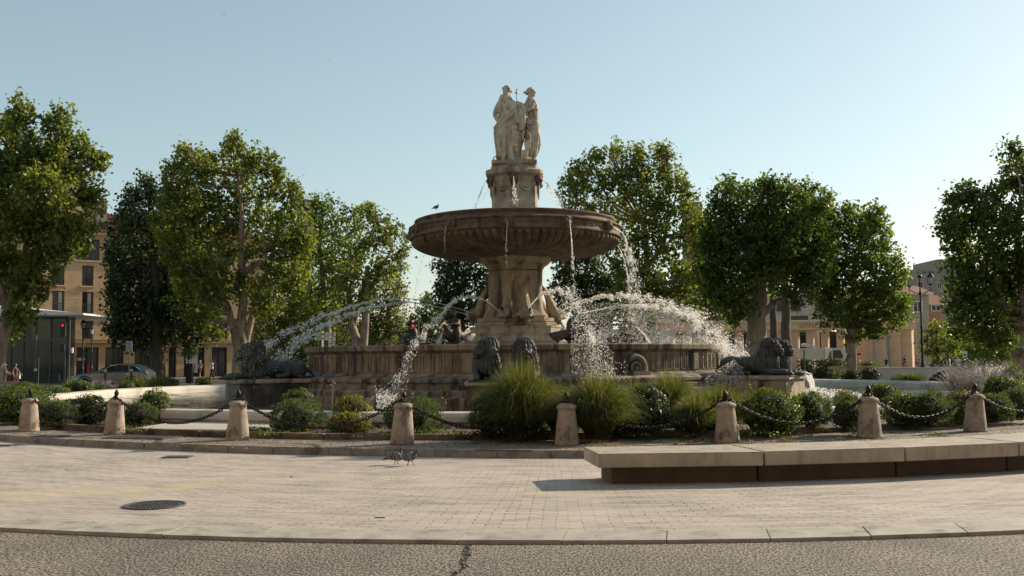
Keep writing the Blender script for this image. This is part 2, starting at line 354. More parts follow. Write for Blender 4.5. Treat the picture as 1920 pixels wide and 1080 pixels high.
arc_sheet('pavement', (1.08, 29.08), 6, 19.66, 0.0, paving_mat, 150, 390, 150)
# band of pale slabs between paving and road
q = MB(); L = .92; C1 = (1.0, 28.41); C2 = (1.08, 29.08)
arc0 = R(198); k = 0
while arc0 < R(342):
    d = L / 19.5; a, b_ = arc0 + .0035 / 19.5, arc0 + d - .0035 / 19.5
    jz = random.uniform(-.003, .003)
    def pt(C, r, th, z): return (C[0] + r * math.cos(th), C[1] + r * math.sin(th), z)
    sh = random.uniform(-.0008, .0008)
    lo = [pt(C1, 19.50, a + sh, -.10), pt(C1, 19.50, b_ + sh, -.10), pt(C2, 19.645, b_, -.10), pt(C2, 19.645, a, -.10)]
    mid_a, mid_b = a, b_
    # outer edge follows C1 circle, inner edge C2 circle moved towards the fountain
    lo = [pt(C1, 19.50, a, -.10), pt(C1, 19.50, b_, -.10), pt((1.08, 29.08), 19.66, b_, -.10), pt((1.08, 29.08), 19.66, a, -.10)]
    hi = [(p[0], p[1], .006 + jz) for p in lo]
    q.hexa(lo, hi); arc0 += d
tag(q.build('kerb_stones', slab_mat, bevel=.004), kind='structure')
# fountain island: cobbled strip, kerb
IC = (3.66, 39.88)
arc_sheet('island_cobbles', IC, 14, 23.72, .12, cob_mat, 0, 360, 200)
q = MB(); L = 1.0; th = 0
while th < 2 * math.pi - .02:
    d = L * random.uniform(.85, 1.15) / 23.8; a, b_ = th + .003 / 23.8, th + d - .003 / 23.8
    if b_ > 2 * math.pi: b_ = 2 * math.pi
    jr = random.uniform(-.006, .006)
    P = lambda r, t, z: (IC[0] + r * math.cos(t), IC[1] + r * math.sin(t), z)
    gap = R(254.3) < (a + b_) / 2 < R(256.8)
    q.hexa([P(23.68, a, -.05), P(23.68, b_, -.05), P(23.86 + jr, b_, -.05), P(23.86 + jr, a, -.05)],
           [P(23.68, a, .124), P(23.68, b_, .124), P(23.845 + jr, b_, .124), P(23.845 + jr, a, .124)])
    th += d
tag(q.build('island_kerb', kerb_mat, bevel=.008), kind='structure')
# planting bed outline : union of two circles
BC = (.6, 36.0)
def bed_r(th):
    best = 0
    for (cx, cy, r) in ((.36, 34.13, 15.7), (1.2, 39.4, 19.4)):
        dx, dy = BC[0] - cx, BC[1] - cy; bq = dx * math.cos(th) + dy * math.sin(th); cc = dx * dx + dy * dy - r * r
        best = max(best, -bq + math.sqrt(max(bq * bq - cc, 0)))
    return best
bed = [(BC[0] + bed_r(2 * math.pi * i / 240) * math.cos(2 * math.pi * i / 240), BC[1] + bed_r(2 * math.pi * i / 240) * math.sin(2 * math.pi * i / 240)) for i in range(240)]
vs = [(BC[0], BC[1], .2)]; fs = []
NR = 60
for i in range(240):
    for j in range(1, NR + 1):
        t = j / NR; x = BC[0] + (bed[i][0] - BC[0]) * t; y = BC[1] + (bed[i][1] - BC[1]) * t
        vs.append((x, y, .19 + .035 * noise.noise(Vector((x * 1.3, y * 1.3, 0))) + .015 * noise.noise(Vector((x * 5, y * 5, 3)))))
for i in range(240):
    a = 1 + i * NR; b_ = 1 + ((i + 1) % 240) * NR; fs.append((0, a, b_))
    for j in range(NR - 1): fs.append((a + j, a + j + 1, b_ + j + 1, b_ + j))
me = bpy.data.meshes.new('soil'); me.from_pydata(vs, [], fs); tag(link('planting_bed', me, soil_mat, smooth=True), kind='structure')
q = MB(); i = 0
while i < 240:
    st = 3; j = (i + st) % 240
    def ofs(p, d):
        v = Vector((p[0] - BC[0], p[1] - BC[1])); v = v.normalized() * d; return (p[0] + v.x, p[1] + v.y)
    A, B = bed[i], bed[j]; e = .006
    t = Vector((B[0] - A[0], B[1] - A[1])).normalized() * e; A = (A[0] + t.x, A[1] + t.y); B = (B[0] - t.x, B[1] - t.y)
    zt = .235 + random.uniform(-.012, .012); rr = random.uniform(-.015, .015)
    a0, b0, a1, b1 = ofs(A, -.08 + rr), ofs(B, -.08 + rr), ofs(A, .09 + rr), ofs(B, .09 + rr)
    q.hexa([(a0[0], a0[1], .05), (a1[0], a1[1], .05), (b1[0], b1[1], .05), (b0[0], b0[1], .05)], [(a0[0], a0[1], zt), (a1[0], a1[1], zt), (b1[0], b1[1], zt), (b0[0], b0[1], zt)])
    i += st
tag(q.build('bed_kerb', gardenkerb_mat, bevel=.015), kind='structure')
q = MB(); pp = [G(252, 803, .24), G(425, 806, .24), G(505, 803, .24), G(505, 792, .24), G(330, 790.5, .24)]
q.prism([(p.x, p.y) for p in pp], .2, .243); tag(q.build('path', plaza_mat, bevel=.006), kind='structure')
# far plaza and pavements
q = MB(); q.add([(12, 66, -.03), (80, 66, -.03), (95, 170, -.03), (12, 170, -.03)], [(0, 1, 2, 3)]); tag(q.build('plaza', plaza_mat), kind='structure')
# ---------------------------------------------------------------- pool
PC = Vector((.9, 37.8, 0)); PR = 16.6
q = MB(); nb = 46
for i in range(nb):
    a = 2 * math.pi * i / nb + .0004; b_ = 2 * math.pi * (i + 1) / nb - .0004; jj = random.uniform(-.004, .004)
    prof = [(PR - .02, -.1), (PR, .40), (PR + .06, .47 + jj), (PR + .14, .50 + jj), (PR + .42, .505 + jj), (PR + .50, .48 + jj), (PR + .54, .41), (PR + .54, .30), (PR + .49, .25), (PR + .49, -.1)]
    n0 = len(q.v); ns = 4
    for k in range(ns + 1):
        th = a + (b_ - a) * k / ns
        q.v += [(r * math.cos(th), r * math.sin(th), z) for r, z in prof]
    m_ = len(prof)
    for k in range(ns):
        for j in range(m_): q.f.append((n0 + k * m_ + j, n0 + k * m_ + (j + 1) % m_, n0 + (k + 1) * m_ + (j + 1) % m_, n0 + (k + 1) * m_ + j))
    q.f.append(tuple(n0 + j for j in range(m_))); q.f.append(tuple(n0 + ns * m_ + j for j in reversed(range(m_))))
PR_IN = PR
o = q.build('pool_wall', stone_pool, smooth='auto', loc=PC); tag(o, 'low pale round stone rim of the wide outer pool, behind the shrubs', 'pool wall')
m, nt, b, new, ln = nodes('pool_water'); b.inputs['Roughness'].default_value = .1
tc = new('ShaderNodeTexCoord'); n1 = noise_n(new, ln, tc.outputs['Object'], 2.0, 2, (1, 1, 1)); n2 = noise_n(new, ln, tc.outputs['Object'], .35, 3)
mlt = new('ShaderNodeMath'); mlt.operation = 'MULTIPLY_ADD'; ln(n1.outputs[0], mlt.inputs[0]); mlt.inputs[1].default_value = 1; ln(n2.outputs[0], mlt.inputs[2])
bp = new('ShaderNodeBump'); bp.inputs['Strength'].default_value = .3; bp.inputs['Distance'].default_value = .04; ln(mlt.outputs[0], bp.inputs['Height']); ln(bp.outputs[0], b.inputs['Normal'])
r1 = ramp(new, [(.35, (.030, .058, .042)), (.65, (.070, .110, .080))]); ln(n2.outputs[0], r1.inputs[0]); ln(r1.outputs[0], b.inputs['Base Color'])
water_mat = m
vs = []; fs = []; N1, N2 = 160, 70
for i in range(N1):
    for j in range(N2 + 1):
        r = PR * (j / N2); th = 2 * math.pi * i / N1; x, y = r * math.cos(th), r * math.sin(th)
        vs.append((x, y, .2 + (.014 * noise.noise(Vector((x * 1.1, y * 1.1, 0))) + .007 * noise.noise(Vector((x * 3.1, y * 3.1, 5))))))
for i in range(N1):
    for j in range(N2): a = i * (N2 + 1) + j; b_ = ((i + 1) % N1) * (N2 + 1) + j; fs.append((a, a + 1, b_ + 1, b_))
me = bpy.data.meshes.new('water'); me.from_pydata(vs, [], fs); tag(link('water', me, water_mat, smooth=True, loc=PC), kind='structure')
# ================================================================== FOUNTAIN
fountain = empty('fountain', F, 0, 'tall round stone fountain with stained basin wall, carved shaft and wide fluted brown bowl', 'fountain')
FZ = 36.3
def S(x, y, dy=0.0):
    """photo pixel -> fountain-local point on the plane dy behind the axis"""
    return AT(x, y, FZ + dy) - F
def face_in(mb): return mb
# basin wall with mouldings and panels
RB = 7.35
prof = [(8.55, .0), (8.55, .46), (8.52, .50), (8.28, .52), (8.28, .66), (8.24, .70), (8.02, .72), (8.02, .84), (7.92, .86), (7.92, .90), (7.98, .92), (7.98, 1.00), (7.94, 1.03), (7.72, 1.07), (7.50, 1.10), (7.42, 1.16), (RB, 1.18), (RB, 1.76), (RB + .03, 1.79),
        (RB + .10, 1.82), (RB + .15, 1.86), (RB + .17, 1.99), (RB + .13, 2.02), (RB - .35, 2.02), (RB - .38, 1.98), (RB - .38, 1.2)]
q = MB(); q.lathe(prof, 144); basin = q.build('basin_wall', stone_wall, fountain, 'auto')
q = MB()
def radial_box(q, th, r, w, h, d, z, taper=1.0):
    c = (r * math.cos(th), r * math.sin(th), z); q.box(c, (d, w, h), th)
nseg = 24
for i in range(nseg):
    t0 = 2 * math.pi * i / nseg + R(4)
    w = 2 * math.pi * RB / nseg
    # pier
    radial_box(q, t0, RB + .01, .30, .58, .09, 1.475)
    radial_box(q, t0, RB + .045, .20, .50, .05, 1.475)
    for k in range(5):
        tt = t0 + (k + .85) * (w / 5.7) / RB
        for s in (-1, 1): radial_box(q, tt + s * .115 / RB, RB + .005, .03, .50, .04, 1.475)
        for z in (1.24, 1.71): radial_box(q, tt, RB + .005, .20, .03, .04, z)
q.build('wall_panels', stone_wall, fountain)
q = MB(); q.lathe([(0.0, 1.88), (RB - .38, 1.88)], 64); q.build('basin_water', water_mat, fountain)
# spout arch on the wall right of the middle lions
for (ang,) in ((R(-62.5),),):
    q = MB(); c = Vector((math.cos(ang), math.sin(ang), 0)); tn = Vector((-c.y, c.x, 0)); P0 = c * (RB + .16)
    pts = [P0 + tn * (.34 * math.cos(t)) + Vector((0, 0, 1.28 + .34 * math.sin(t))) for t in [R(-20 + 220 * i / 16) for i in range(17)]]
    q.tube(pts, .10, 10); pts2 = [P0 + c * .05 + tn * (.17 * math.cos(t)) + Vector((0, 0, 1.28 + .17 * math.sin(t))) for t in [R(-20 + 220 * i / 14) for i in range(15)]]
    q.tube(pts2, .05, 8); q.box(P0 + c * .02 + Vector((0, 0, 1.14)), (.3, .9, .14), ang)
    so_ = q.build('spout_arch', stone_wall, fountain, 'auto')
    q = MB(); q.ell(P0 + Vector((0, 0, 1.27)), (.13, .13, .13)); q.build('spout_mouth', stone_dark, so_)
# central stepped base : hexagonal tiers
def hexpoly(r, a0=R(-92), n=6): return [(r * math.cos(a0 + 2 * math.pi * i / n), r * math.sin(a0 + 2 * math.pi * i / n)) for i in range(n)]
def chamfer(poly, t):
    out = []; n = len(poly)
    for i in range(n):
        p = Vector(poly[i]); a = Vector(poly[i - 1]); b_ = Vector(poly[(i + 1) % n]); out += [p + (a - p) * t, p + (b_ - p) * t]
    return out
q = MB()
for (r, z0, z1) in ((2.28, 1.5, 2.20), (2.02, 2.20, 2.47), (1.86, 2.47, 2.72)):
    q.prism(chamfer(hexpoly(r), .22), z0, z1); q.prism(chamfer(hexpoly(r + .03), .22), z1 - .05, z1 + .002)
q.build('stepped_base', stone_ped, fountain, bevel=.015)
q = MB()
for (r, z0, z1) in ((1.70, 2.722, 2.88), (1.60, 2.88, 3.04)): q.prism(chamfer(hexpoly(r), .25), z0, z1)
q.build('dolphin_plinth', stone_tan, fountain, bevel=.03)
# shaft
sh = [(1.24, 3.0), (1.24, 3.12), (1.16, 3.2), (1.07, 3.36), (1.03, 3.7), (1.03, 4.1), (1.04, 4.45), (1.045, 4.72), (1.01, 4.74), (1.045, 4.76), (1.06, 4.84), (1.10, 4.88), (1.11, 4.93), (1.18, 4.97), (1.27, 5.03), (1.35, 5.10), (1.38, 5.14), (1.38, 5.22), (1.2, 5.30)]
def hexmod(th, j):
    a = (th - R(-92)) % (math.pi / 3) - math.pi / 6; t = .93 / math.cos(a); return min(t, 1.03)
q = MB(); q.lathe(sh, 96, mod=hexmod); q.build('shaft', stone_tan, fountain, 'auto')
q = MB(); q.lathe([(1.0, 4.732), (1.052, 4.732), (1.052, 4.752), (1.0, 4.752)], 96, mod=hexmod); q.build('shaft_joint', stone_dark, fountain)
# upper bowl
NF = 84
def flute(th, j):
    if 1 <= j <= 13: return 1 + .052 * (abs(math.sin(th * NF / 2)) - .55) * min(1, (j) / 2.0) * (1 if j < 12 else .4)
    return 1
bprof = [(3.74, 5.90), (3.73, 5.80), (3.69, 5.72), (3.62, 5.64), (3.50, 5.56), (3.34, 5.48), (3.12, 5.41), (2.85, 5.35), (2.55, 5.30), (2.25, 5.265), (1.95, 5.24), (1.65, 5.22), (1.45, 5.21), (1.36, 5.20), (1.1, 5.20)]
q = MB(); q.lathe(bprof, NF * 8, mod=flute); q.build('bowl_fluted', stone_bowl, fountain, 'auto')
rprof = [(3.66, 5.86), (3.80, 5.86), (3.85, 5.89), (3.85, 5.93), (3.81, 5.955), (3.79, 6.00), (3.79, 6.18), (3.82, 6.21), (3.87, 6.24), (3.87, 6.28), (3.80, 6.31), (3.66, 6.33), (3.62, 6.36), (3.60, 6.42), (3.63, 6.46), (3.66, 6.50), (3.66, 6.54), (3.60, 6.56), (3.42, 6.56), (3.36, 6.50), (3.3, 6.2)]
q = MB(); q.lathe(rprof, 128); q.build('bowl_rim', stone_bowl, fountain, 'auto')
q = MB(); q.lathe([(0, 6.45), (3.4, 6.45)], 64); q.build('bowl_water', water_mat, fountain)
for i in range(12):                                             # carved scroll relief between the masks
    q = MB()
    for k in range(7):
        th = R(-94 + 15 + 30 * i) + (k - 3) * .052; c = Vector((3.80 * math.cos(th), 3.80 * math.sin(th), 6.09)); z = Vector((0, 0, 1)); t = Vector((-math.sin(th), math.cos(th), 0)); s = 1 if k % 2 else -1
        q.tube([c + t * .08 * math.cos(a) + z * s * .05 * math.sin(a) * (1 - a / 8) for a in [x * .55 for x in range(10)]], .014, 5)
    q.build('band_relief', stone_bowl, fountain)
# lion masks on the band (one sculpt, copied)
q = MB(); q.ell((0, 0, 0), (.12, .15, .17)); q.ell((.10, 0, -.04), (.10, .085, .075)); q.ell((.04, 0, .13), (.08, .12, .07))
for s in (-1, 1):
    q.ell((.03, s * .13, .10), (.05, .05, .06)); q.ell((.10, s * .055, .045), (.035, .035, .03)); q.ell((.02, s * .13, -.06), (.07, .05, .11))
for k in range(14):
    a = 2 * math.pi * k / 14; q.ell((-.02, .155 * math.cos(a), .175 * math.sin(a)), (.07, .045, .045))
q.ell((.15, 0, -.09), (.03, .05, .02))
mask_mesh = None
for i in range(12):
    th = R(-94 + 30 * i); p = (3.84 * math.cos(th), 3.84 * math.sin(th), 6.10)
    if mask_mesh is None: o = sculpt('lion_mask', q, stone_bowl, fountain, .018, 1); mask_mesh = o.data
    else: o = link('lion_mask', mask_mesh, None, fountain)
    o.location = p; o.rotation_euler = (0, 0, th); 
# pedestal of the statues
A0 = R(-92)
pp = [(.90, 6.40), (1.16, 6.62), (1.16, 6.74), (1.08, 6.80), (1.02, 6.88), (.97, 6.98), (.955, 7.05), (.955, 7.95), (.985, 8.0), (1.0, 8.10), (1.06, 8.16), (1.17, 8.20), (1.20, 8.24), (1.20, 8.35), (1.15, 8.40), (.9, 8.42)]
q = MB(); P2 = []
for j, (r, z) in enumerate(pp):
    P2.append([(p[0], p[1], z) for p in chamfer(hexpoly(r), .10)])
n = len(P2[0]); vs = [v for ring in P2 for v in ring]; fs = [(j * n + k, j * n + (k + 1) % n, (j + 1) * n + (k + 1) % n, (j + 1) * n + k) for j in range(len(P2) - 1) for k in range(n)] + [tuple(range((len(P2) - 1) * n, len(P2) * n))]
q.add(vs, fs); q.build('pedestal', stone_ped, fountain, 'auto')
q = MB(); q.prism(chamfer(hexpoly(.98), .10), 8.40, 8.56); q.box((-.02, -.1, 8.63), (1.62, 1.5, .14)); q.build('pedestal_top', stone_ped, fountain, bevel=.015)
q = MB(); HP = hexpoly(.86 * .955 + .12)
for i in range(6):
    a = Vector(hexpoly(.955)[i]); b_ = Vector(hexpoly(.955)[(i + 1) % 6]); nrm = ((a + b_) / 2).normalized()
    for row in (0, 1):
        pts = []
        for k in range(17):
            t = .14 + .72 * k / 16; p = a.lerp(b_, t) + nrm * .03; sag = (.30 - .12 * row) * (1 - ((k - 8) / 8) ** 2); pts.append((p.x, p.y, 7.92 - sag))
        q.tube(pts, [(.022 + .028 * (1 - abs(k - 8) / 8)) * (1 - .35 * row) for k in range(17)], 7)
    for t in (.14, .86):
        p = a.lerp(b_, t) + nrm * .035; q.tube([(p.x, p.y, 7.96), (p.x, p.y, 7.55), (p.x, p.y, 7.42)], [.05, .035, .015], 7)
q.build('festoons', stone_ped, fountain, 'auto')
for i in range(6):
    th = A0 + math.pi / 3 * i; o = link('pedestal_mask', mask_mesh, None, fountain); o.location = (1.0 * math.cos(th), 1.0 * math.sin(th), 8.02); o.rotation_euler = (0, 0, th); o.scale = (.9, .9, 1.0)
# dolphins : heads down, tails up, in pairs
q = MB()
pts = catmull([(1.72, 0, 3.20), (1.56, 0, 3.14), (1.38, 0, 3.35), (1.27, .02, 3.70), (1.13, .05, 4.02), (1.04, .13, 4.24), (1.00, .24, 4.38), (.99, .33, 4.42)], 4)
rads = [.12, .16, .19, .205, .215, .22, .225, .22, .21, .195, .178, .16, .14, .12, .105, .095, .085, .078, .07, .063, .057, .052, .048, .044, .04, .04, .038, .036, .034]
q.tube(pts, rads[:len(pts)], 14)
q.ell((1.66, 0, 3.17), (.22, .20, .19)); q.ell((1.84, 0, 3.24), (.12, .11, .09)); q.ell((1.80, 0, 3.06), (.13, .13, .06)); q.ell((1.62, 0, 3.34), (.15, .14, .09))
for s in (-1, 1):
    q.ell((1.72, s * .155, 3.28), (.06, .05, .06)); q.ell((1.60, s * .20, 3.05), (.12, .05, .10)); q.ell((1.52, s * .19, 3.20), (.14, .04, .10), Matrix.Rotation(s * .5, 3, 'X'))
    q.tube([(.99, .33, 4.42), (1.02, .33 + s * .10, 4.50 + .03 * s), (1.02, .30 + s * .20, 4.46 - .05 * s)], [.035, .05, .012], 8)
for k in range(6): q.ell((1.50 - .05 * k, 0, 3.42 + .11 * k), (.10, .03, .06))
q.tube([(1.42, 0, 2.98), (1.62, 0, 2.90), (1.78, 0, 2.86)], [.12, .10, .05], 8)
dmesh = None; DOL = []
for k in range(3):
    for s in (-1, 1):
        th = R(-90 + 120 * k + s * 14)
        if dmesh is None:
            o = sculpt('dolphin', q, stone_tan, fountain, .03, 2, disp=lambda c, n: .008 * noise.noise(c * 9)); dmesh = o.data
        else: o = link('dolphin', dmesh, None, fountain)
        o.rotation_euler = (0, 0, th)
        if s < 0: pass
        DOL.append(th)
        nz_ = MB(); nz_.tube([(1.84, 0, 3.25), (1.98, 0, 3.32)], [.045, .05], 10); nz_.tube([(1.96, 0, 3.31), (1.99, 0, 3.325)], [.065, .065], 10)
        no_ = nz_.build('nozzle', iron, o, True)
# lion plinths reaching out from the basin
PLA = [R(-92), R(-92 + 60), R(-92 - 60)]
for a in PLA:
    q = MB(); q.box((8.95, 0, .44), (2.3, 1.98, .9), 0); q.box((8.95, 0, .06), (2.42, 2.1, .5))
    o = q.build('lion_plinth', stone_dark if a != R(-32) else stone_tan, fountain, bevel=.03); o.rotation_euler = (0, 0, a)  # right plinth in the tan stone, the others in the darker one
    q = MB(); q.box((8.98, 0, .955), (2.44, 2.10, .135)); q.build('plinth_slab', stone_ped, o, bevel=.03)
# ================================================================== LIONS
def lion_mb(turn):
    q = MB(); V = Vector
    def L_(pts, rad, n=14): q.tube(catmull(pts, 4), [rad[min(int(i / 4), len(rad) - 1)] * (1 - (i % 4) / 4) + rad[min(int(i / 4) + 1, len(rad) - 1)] * ((i % 4) / 4) for i in range((len(pts) - 1) * 4 + 1)], n)
    # trunk: haunches, belly tucked up, deep chest (ground at z=0, length 2.5 m, +x = outward)
    L_([(-1.05, 0, .30), (-.75, 0, .34), (-.35, 0, .33), (.05, 0, .36), (.38, 0, .42), (.60, 0, .40)], [.20, .30, .25, .29, .34, .26])
    for s in (-1, 1):
        q.ell((-.72, s * .22, .27), (.36, .15, .27)); q.ell((-.78, s * .26, .40), (.20, .10, .14))
        L_([(-.45, s * .28, .20), (-.30, s * .33, .10), (-.05, s * .34, .07), (.02, s * .34, .06)], [.13, .09, .075, .08])       # hind foot
        q.ell((.40, s * .24, .33), (.22, .13, .28))                                                                        # shoulder
        L_([(.42, s * .26, .22), (.62, s * .27, .12), (.95, s * .25, .095), (1.16, s * .24, .085)], [.14, .105, .088, .10])      # fore leg
        q.ell((1.22, s * .24, .075), (.12, .095, .075))
        for t in (-1, 0, 1): q.ell((1.31, s * .24 + t * .052, .055), (.06, .032, .05))
    L_([(-1.10, .0, .30), (-1.28, .10, .14), (-1.22, .30, .05), (-.95, .42, .05), (-.70, .46, .06)], [.07, .05, .045, .045, .07], 8)
    rt = Matrix.Rotation(turn, 3, 'Z'); hc = V((.62, 0, .84))
    # neck + head
    L_([(.36, 0, .42), (.48, 0, .62), (.58, 0, .82)], [.33, .30, .24])
    def H(p, r, rot=None): q.ell(hc + rt @ V(p), r, rt @ (rot or Matrix.Identity(3)))
    H((.04, 0, .02), (.24, .20, .23)); H((.24, 0, -.07), (.16, .12, .11)); H((.36, 0, -.04), (.05, .075, .05)); H((.25, 0, -.18), (.12, .09, .055))
    H((.18, 0, .08), (.16, .10, .06))
    for s in (-1, 1):
        H((.20, s * .10, .105), (.06, .05, .035)); H((.20, s * .12, -.06), (.10, .06, .09)); H((-.04, s * .19, .18), (.05, .06, .07)); H((.30, s * .07, -.09), (.08, .055, .06))
    # mane
    H((-.10, 0, .09), (.27, .29, .27)); H((.0, 0, .20), (.20, .22, .12)); q.ell((.50, 0, .66), (.30, .33, .32)); q.ell((.55, 0, .46), (.27, .30, .30)); q.ell((.36, 0, .58), (.27, .28, .28)); q.ell((.66, 0, .42), (.17, .21, .28))
    rr = random.Random(3)
    for k in range(90):
        a = rr.uniform(-math.pi, math.pi); zz = rr.uniform(-.1, 1)
        d = V((math.cos(a) * (1 - .3 * zz) * .9 - .10, math.sin(a), 0)); base = V((.50, 0, .36 + .62 * zz)) + V((d.x * .27, d.y * .31, 0)) * (1 - .25 * zz * zz)
        if zz > .55: base = hc + rt @ (V((-.10 + .16 * math.cos(a) * .6, .27 * math.sin(a), .10 * rr.uniform(-1, 2.0))))
        out = (base - V((.46, 0, base.z))).normalized() * .05
        q.tube([base, base + out + V((0, 0, -.07)), base + out * .8 + V((rr.uniform(-.03, .03), rr.uniform(-.03, .03), -.17)), base + out * .4 + V((0, 0, -.25))], [.045, .05, .036, .012], 6)
    return q
def lion(ang, side, turn, label):
    a = ang; base = F + Vector((math.cos(a), math.sin(a), 0)) * 8.95 + Vector((-math.sin(a), math.cos(a), 0)) * side
    e = empty('lion_statue', (base.x, base.y, 1.022), a, label, 'lion statue', 'bronze lions lying on the plinths', sc=.96)
    def strands(c, n):
        k = 0
        if c.z > .22 and c.x > .15 and c.x < .95: k = .020 * math.sin(22 * math.atan2(c.y, c.x - .45) + 6 * c.z + 4 * noise.noise(c * 3))
        return k + .006 * noise.noise(c * 12)
    sculpt('lion_body', lion_mb(turn), bronze, e, .018, 1, disp=strands)
    q = MB(); q.box((.1, 0, -.012), (2.46, .92, .05)); q.build('bronze_base', bronze, e, bevel=.01)
    return e
lion(PLA[0], -.50, R(-62), 'dark bronze lion on the middle plinth, left of its pair, head turned to the left')
lion(PLA[0], .52, R(8), 'dark bronze lion on the middle plinth facing the viewer behind tall grass')
lion(PLA[2], .52, R(10), 'green-black bronze lion lying on the left plinth, seen side-on and facing left')
lion(PLA[2], -.48, R(-10), 'bronze lion of the left plinth, hidden behind the nearer one')
lion(PLA[1], -.52, R(-10), 'bronze lion nearest the viewer on the right plinth, facing right with outstretched paws')
lion(PLA[1], .48, R(14), 'farther bronze lion of the right plinth, only its lit profile showing past the nearer lion')
# bronze shell spouts in front of the paws
for a, lb in ((PLA[1], 'flat bronze shell at the end of the right plinth pouring water'), (PLA[2], 'flat bronze shell at the end of the left plinth'), (PLA[0], 'flat bronze shell at the front edge of the middle plinth')):
    q = MB(); vs = [(0, 0, .10)]; n = 26
    for k in range(n + 1):
        t = -1.9 + 3.8 * k / n; r = .42 * (1 + .05 * math.cos(k * math.pi)); vs.append((-.1 + r * math.cos(t), .9 * r * math.sin(t), .02 + .015 * math.cos(k * math.pi)))
    low = [(v[0] * .9, v[1] * .9, v[2] - .05) for v in vs]; m_ = len(vs)
    q.add(vs + low, [(0, k, k + 1) for k in range(1, n + 1)] + [(m_, m_ + k + 1, m_ + k) for k in range(1, n + 1)] + [(k, m_ + k, m_ + k + 1, k + 1) for k in range(1, n + 1)])
    o = q.build('bronze_shell', bronze, None, True); o.location = F + Vector((math.cos(a) * 10.22, math.sin(a) * 10.22, 1.07)); o.rotation_euler = (0, .12, a)
    tag(o, lb, 'shell', 'bronze shells on the lion plinths')
# ================================================================== SWAN RIDERS
def swan_mb():
    q = MB(); C = catmull
    q.tube([(0, 0, -.1), (0, 0, .12), (.02, 0, .30)], [.24, .20, .16], 12)
    q.ell((0, 0, .45), (.42, .24, .20)); q.ell((-.34, 0, .42), (.24, .17, .10)); q.tube([(-.45, 0, .42), (-.75, 0, .33)], [.09, .02], 8); q.ell((.30, 0, .50), (.18, .17, .17))
    for s in (-1, 1):
        for k in range(5): q.ell((-.12 - .09 * k, s * (.24 + .01 * k), .50 - .03 * k), (.25, .035, .085), Matrix.Rotation(.25 + .1 * k, 3, 'Y'))
    q.tube(C([(.34, 0, .55), (.46, 0, .72), (.55, 0, .80), (.68, 0, .78), (.80, 0, .68), (.88, 0, .60)], 4), [.085] * 4 + [.065] * 8 + [.055] * 5 + [.05, .04, .03, .025], 8); q.ell((.84, 0, .66), (.08, .05, .055))
    # child rider leaning forward, holding the neck
    q.tube(C([(-.06, 0, .56), (-.08, 0, .72), (-.02, 0, .90), (.03, 0, 1.00)], 4), [.15, .15, .145, .14, .14, .145, .15, .145, .13, .10, .07, .06, .06], 12); q.ell((.08, 0, 1.13), (.10, .085, .11)); q.ell((.04, 0, 1.17), (.10, .095, .095)); q.ell((.175, 0, 1.11), (.025, .02, .025))
    for s in (-1, 1):
        q.tube(C([(.0, s * .14, .94), (.12, s * .17, .82), (.28, s * .12, .80), (.40, s * .05, .78)], 3), [.055, .053, .05, .047, .044, .04, .037, .034, .032, .03], 8); q.ell((.43, s * .045, .78), (.045, .035, .04))
        q.tube(C([(-.03, s * .10, .60), (.18, s * .23, .58), (.24, s * .27, .40), (.16, s * .27, .22)], 3), [.10, .095, .09, .085, .075, .068, .06, .052, .045, .04], 8); q.ell((.20, s * .27, .19), (.075, .035, .03))
    return q
swm = None
for (px, r, ang, face, lb) in ((855, 5.2, -112, R(-120), 'bronze child riding a brown-winged swan left of the shaft'),
                          (1068, 5.2, -70, R(-40), 'bronze child riding a swan in the upper basin, right of the shaft, veiled in spray'),
                          (775, 5.2, 142, R(172), 'dark bronze child on a swan near the left end of the basin'),
                          (1167, 5.2, 35, R(-8), 'bronze child gripping a bent swan neck near the right end of the basin')):
    a = R(ang); loc = F + Vector((r * math.cos(a), r * math.sin(a), 1.86))
    if swm is None:
        o = sculpt('swan_rider', swan_mb(), bronze_dark, None, .022, 1, disp=lambda c, n: .008 * noise.noise(c * 14)); swm = o.data
    else: o = link('swan_rider', swm, None)
    o.location = loc; o.rotation_euler = (0, 0, face); tag(o, lb, 'swan statue', 'children riding swans in the upper basin')
    o.scale = (1.1, 1.1, 1.02)
# ================================================================== STATUES ON TOP
K = .0190
def T(x, y, d=0.0): return S(x, y, d)
def folds(q, rings, n=72, nf=11, amp=.07, seed=0):
    """rings: (px_y, px_left, px_right, depth centre, depth radius)"""
    vs = []; rr = random.Random(seed); ph = [rr.uniform(0, 6) for _ in range(4)]
    for (y, xl, xr, dc, dr) in rings:
        a = T(xl, y, dc); b_ = T(xr, y, dc); c = (a + b_) / 2; rx = (b_.x - a.x) / 2
        for k in range(n):
            th = 2 * math.pi * k / n; am = amp * min(1, max(0, (y - rings[0][0]) / 40))
            f = 1 + am * (1.6 - 2.4 * abs(math.sin(nf * th / 2 + ph[0] + .010 * y))) + am * .5 * math.sin((nf * 2 + 3) * th + ph[1] - .02 * y)
            vs.append((c.x + rx * f * math.cos(th), c.y + dr * f * math.sin(th), c.z))
    m_ = len(rings); fs = [(j * n + k, j * n + (k + 1) % n, (j + 1) * n + (k + 1) % n, (j + 1) * n + k) for j in range(m_ - 1) for k in range(n)]
    fs += [tuple(range(n)), tuple(range((m_ - 1) * n, m_ * n))]; q.add(vs, fs)
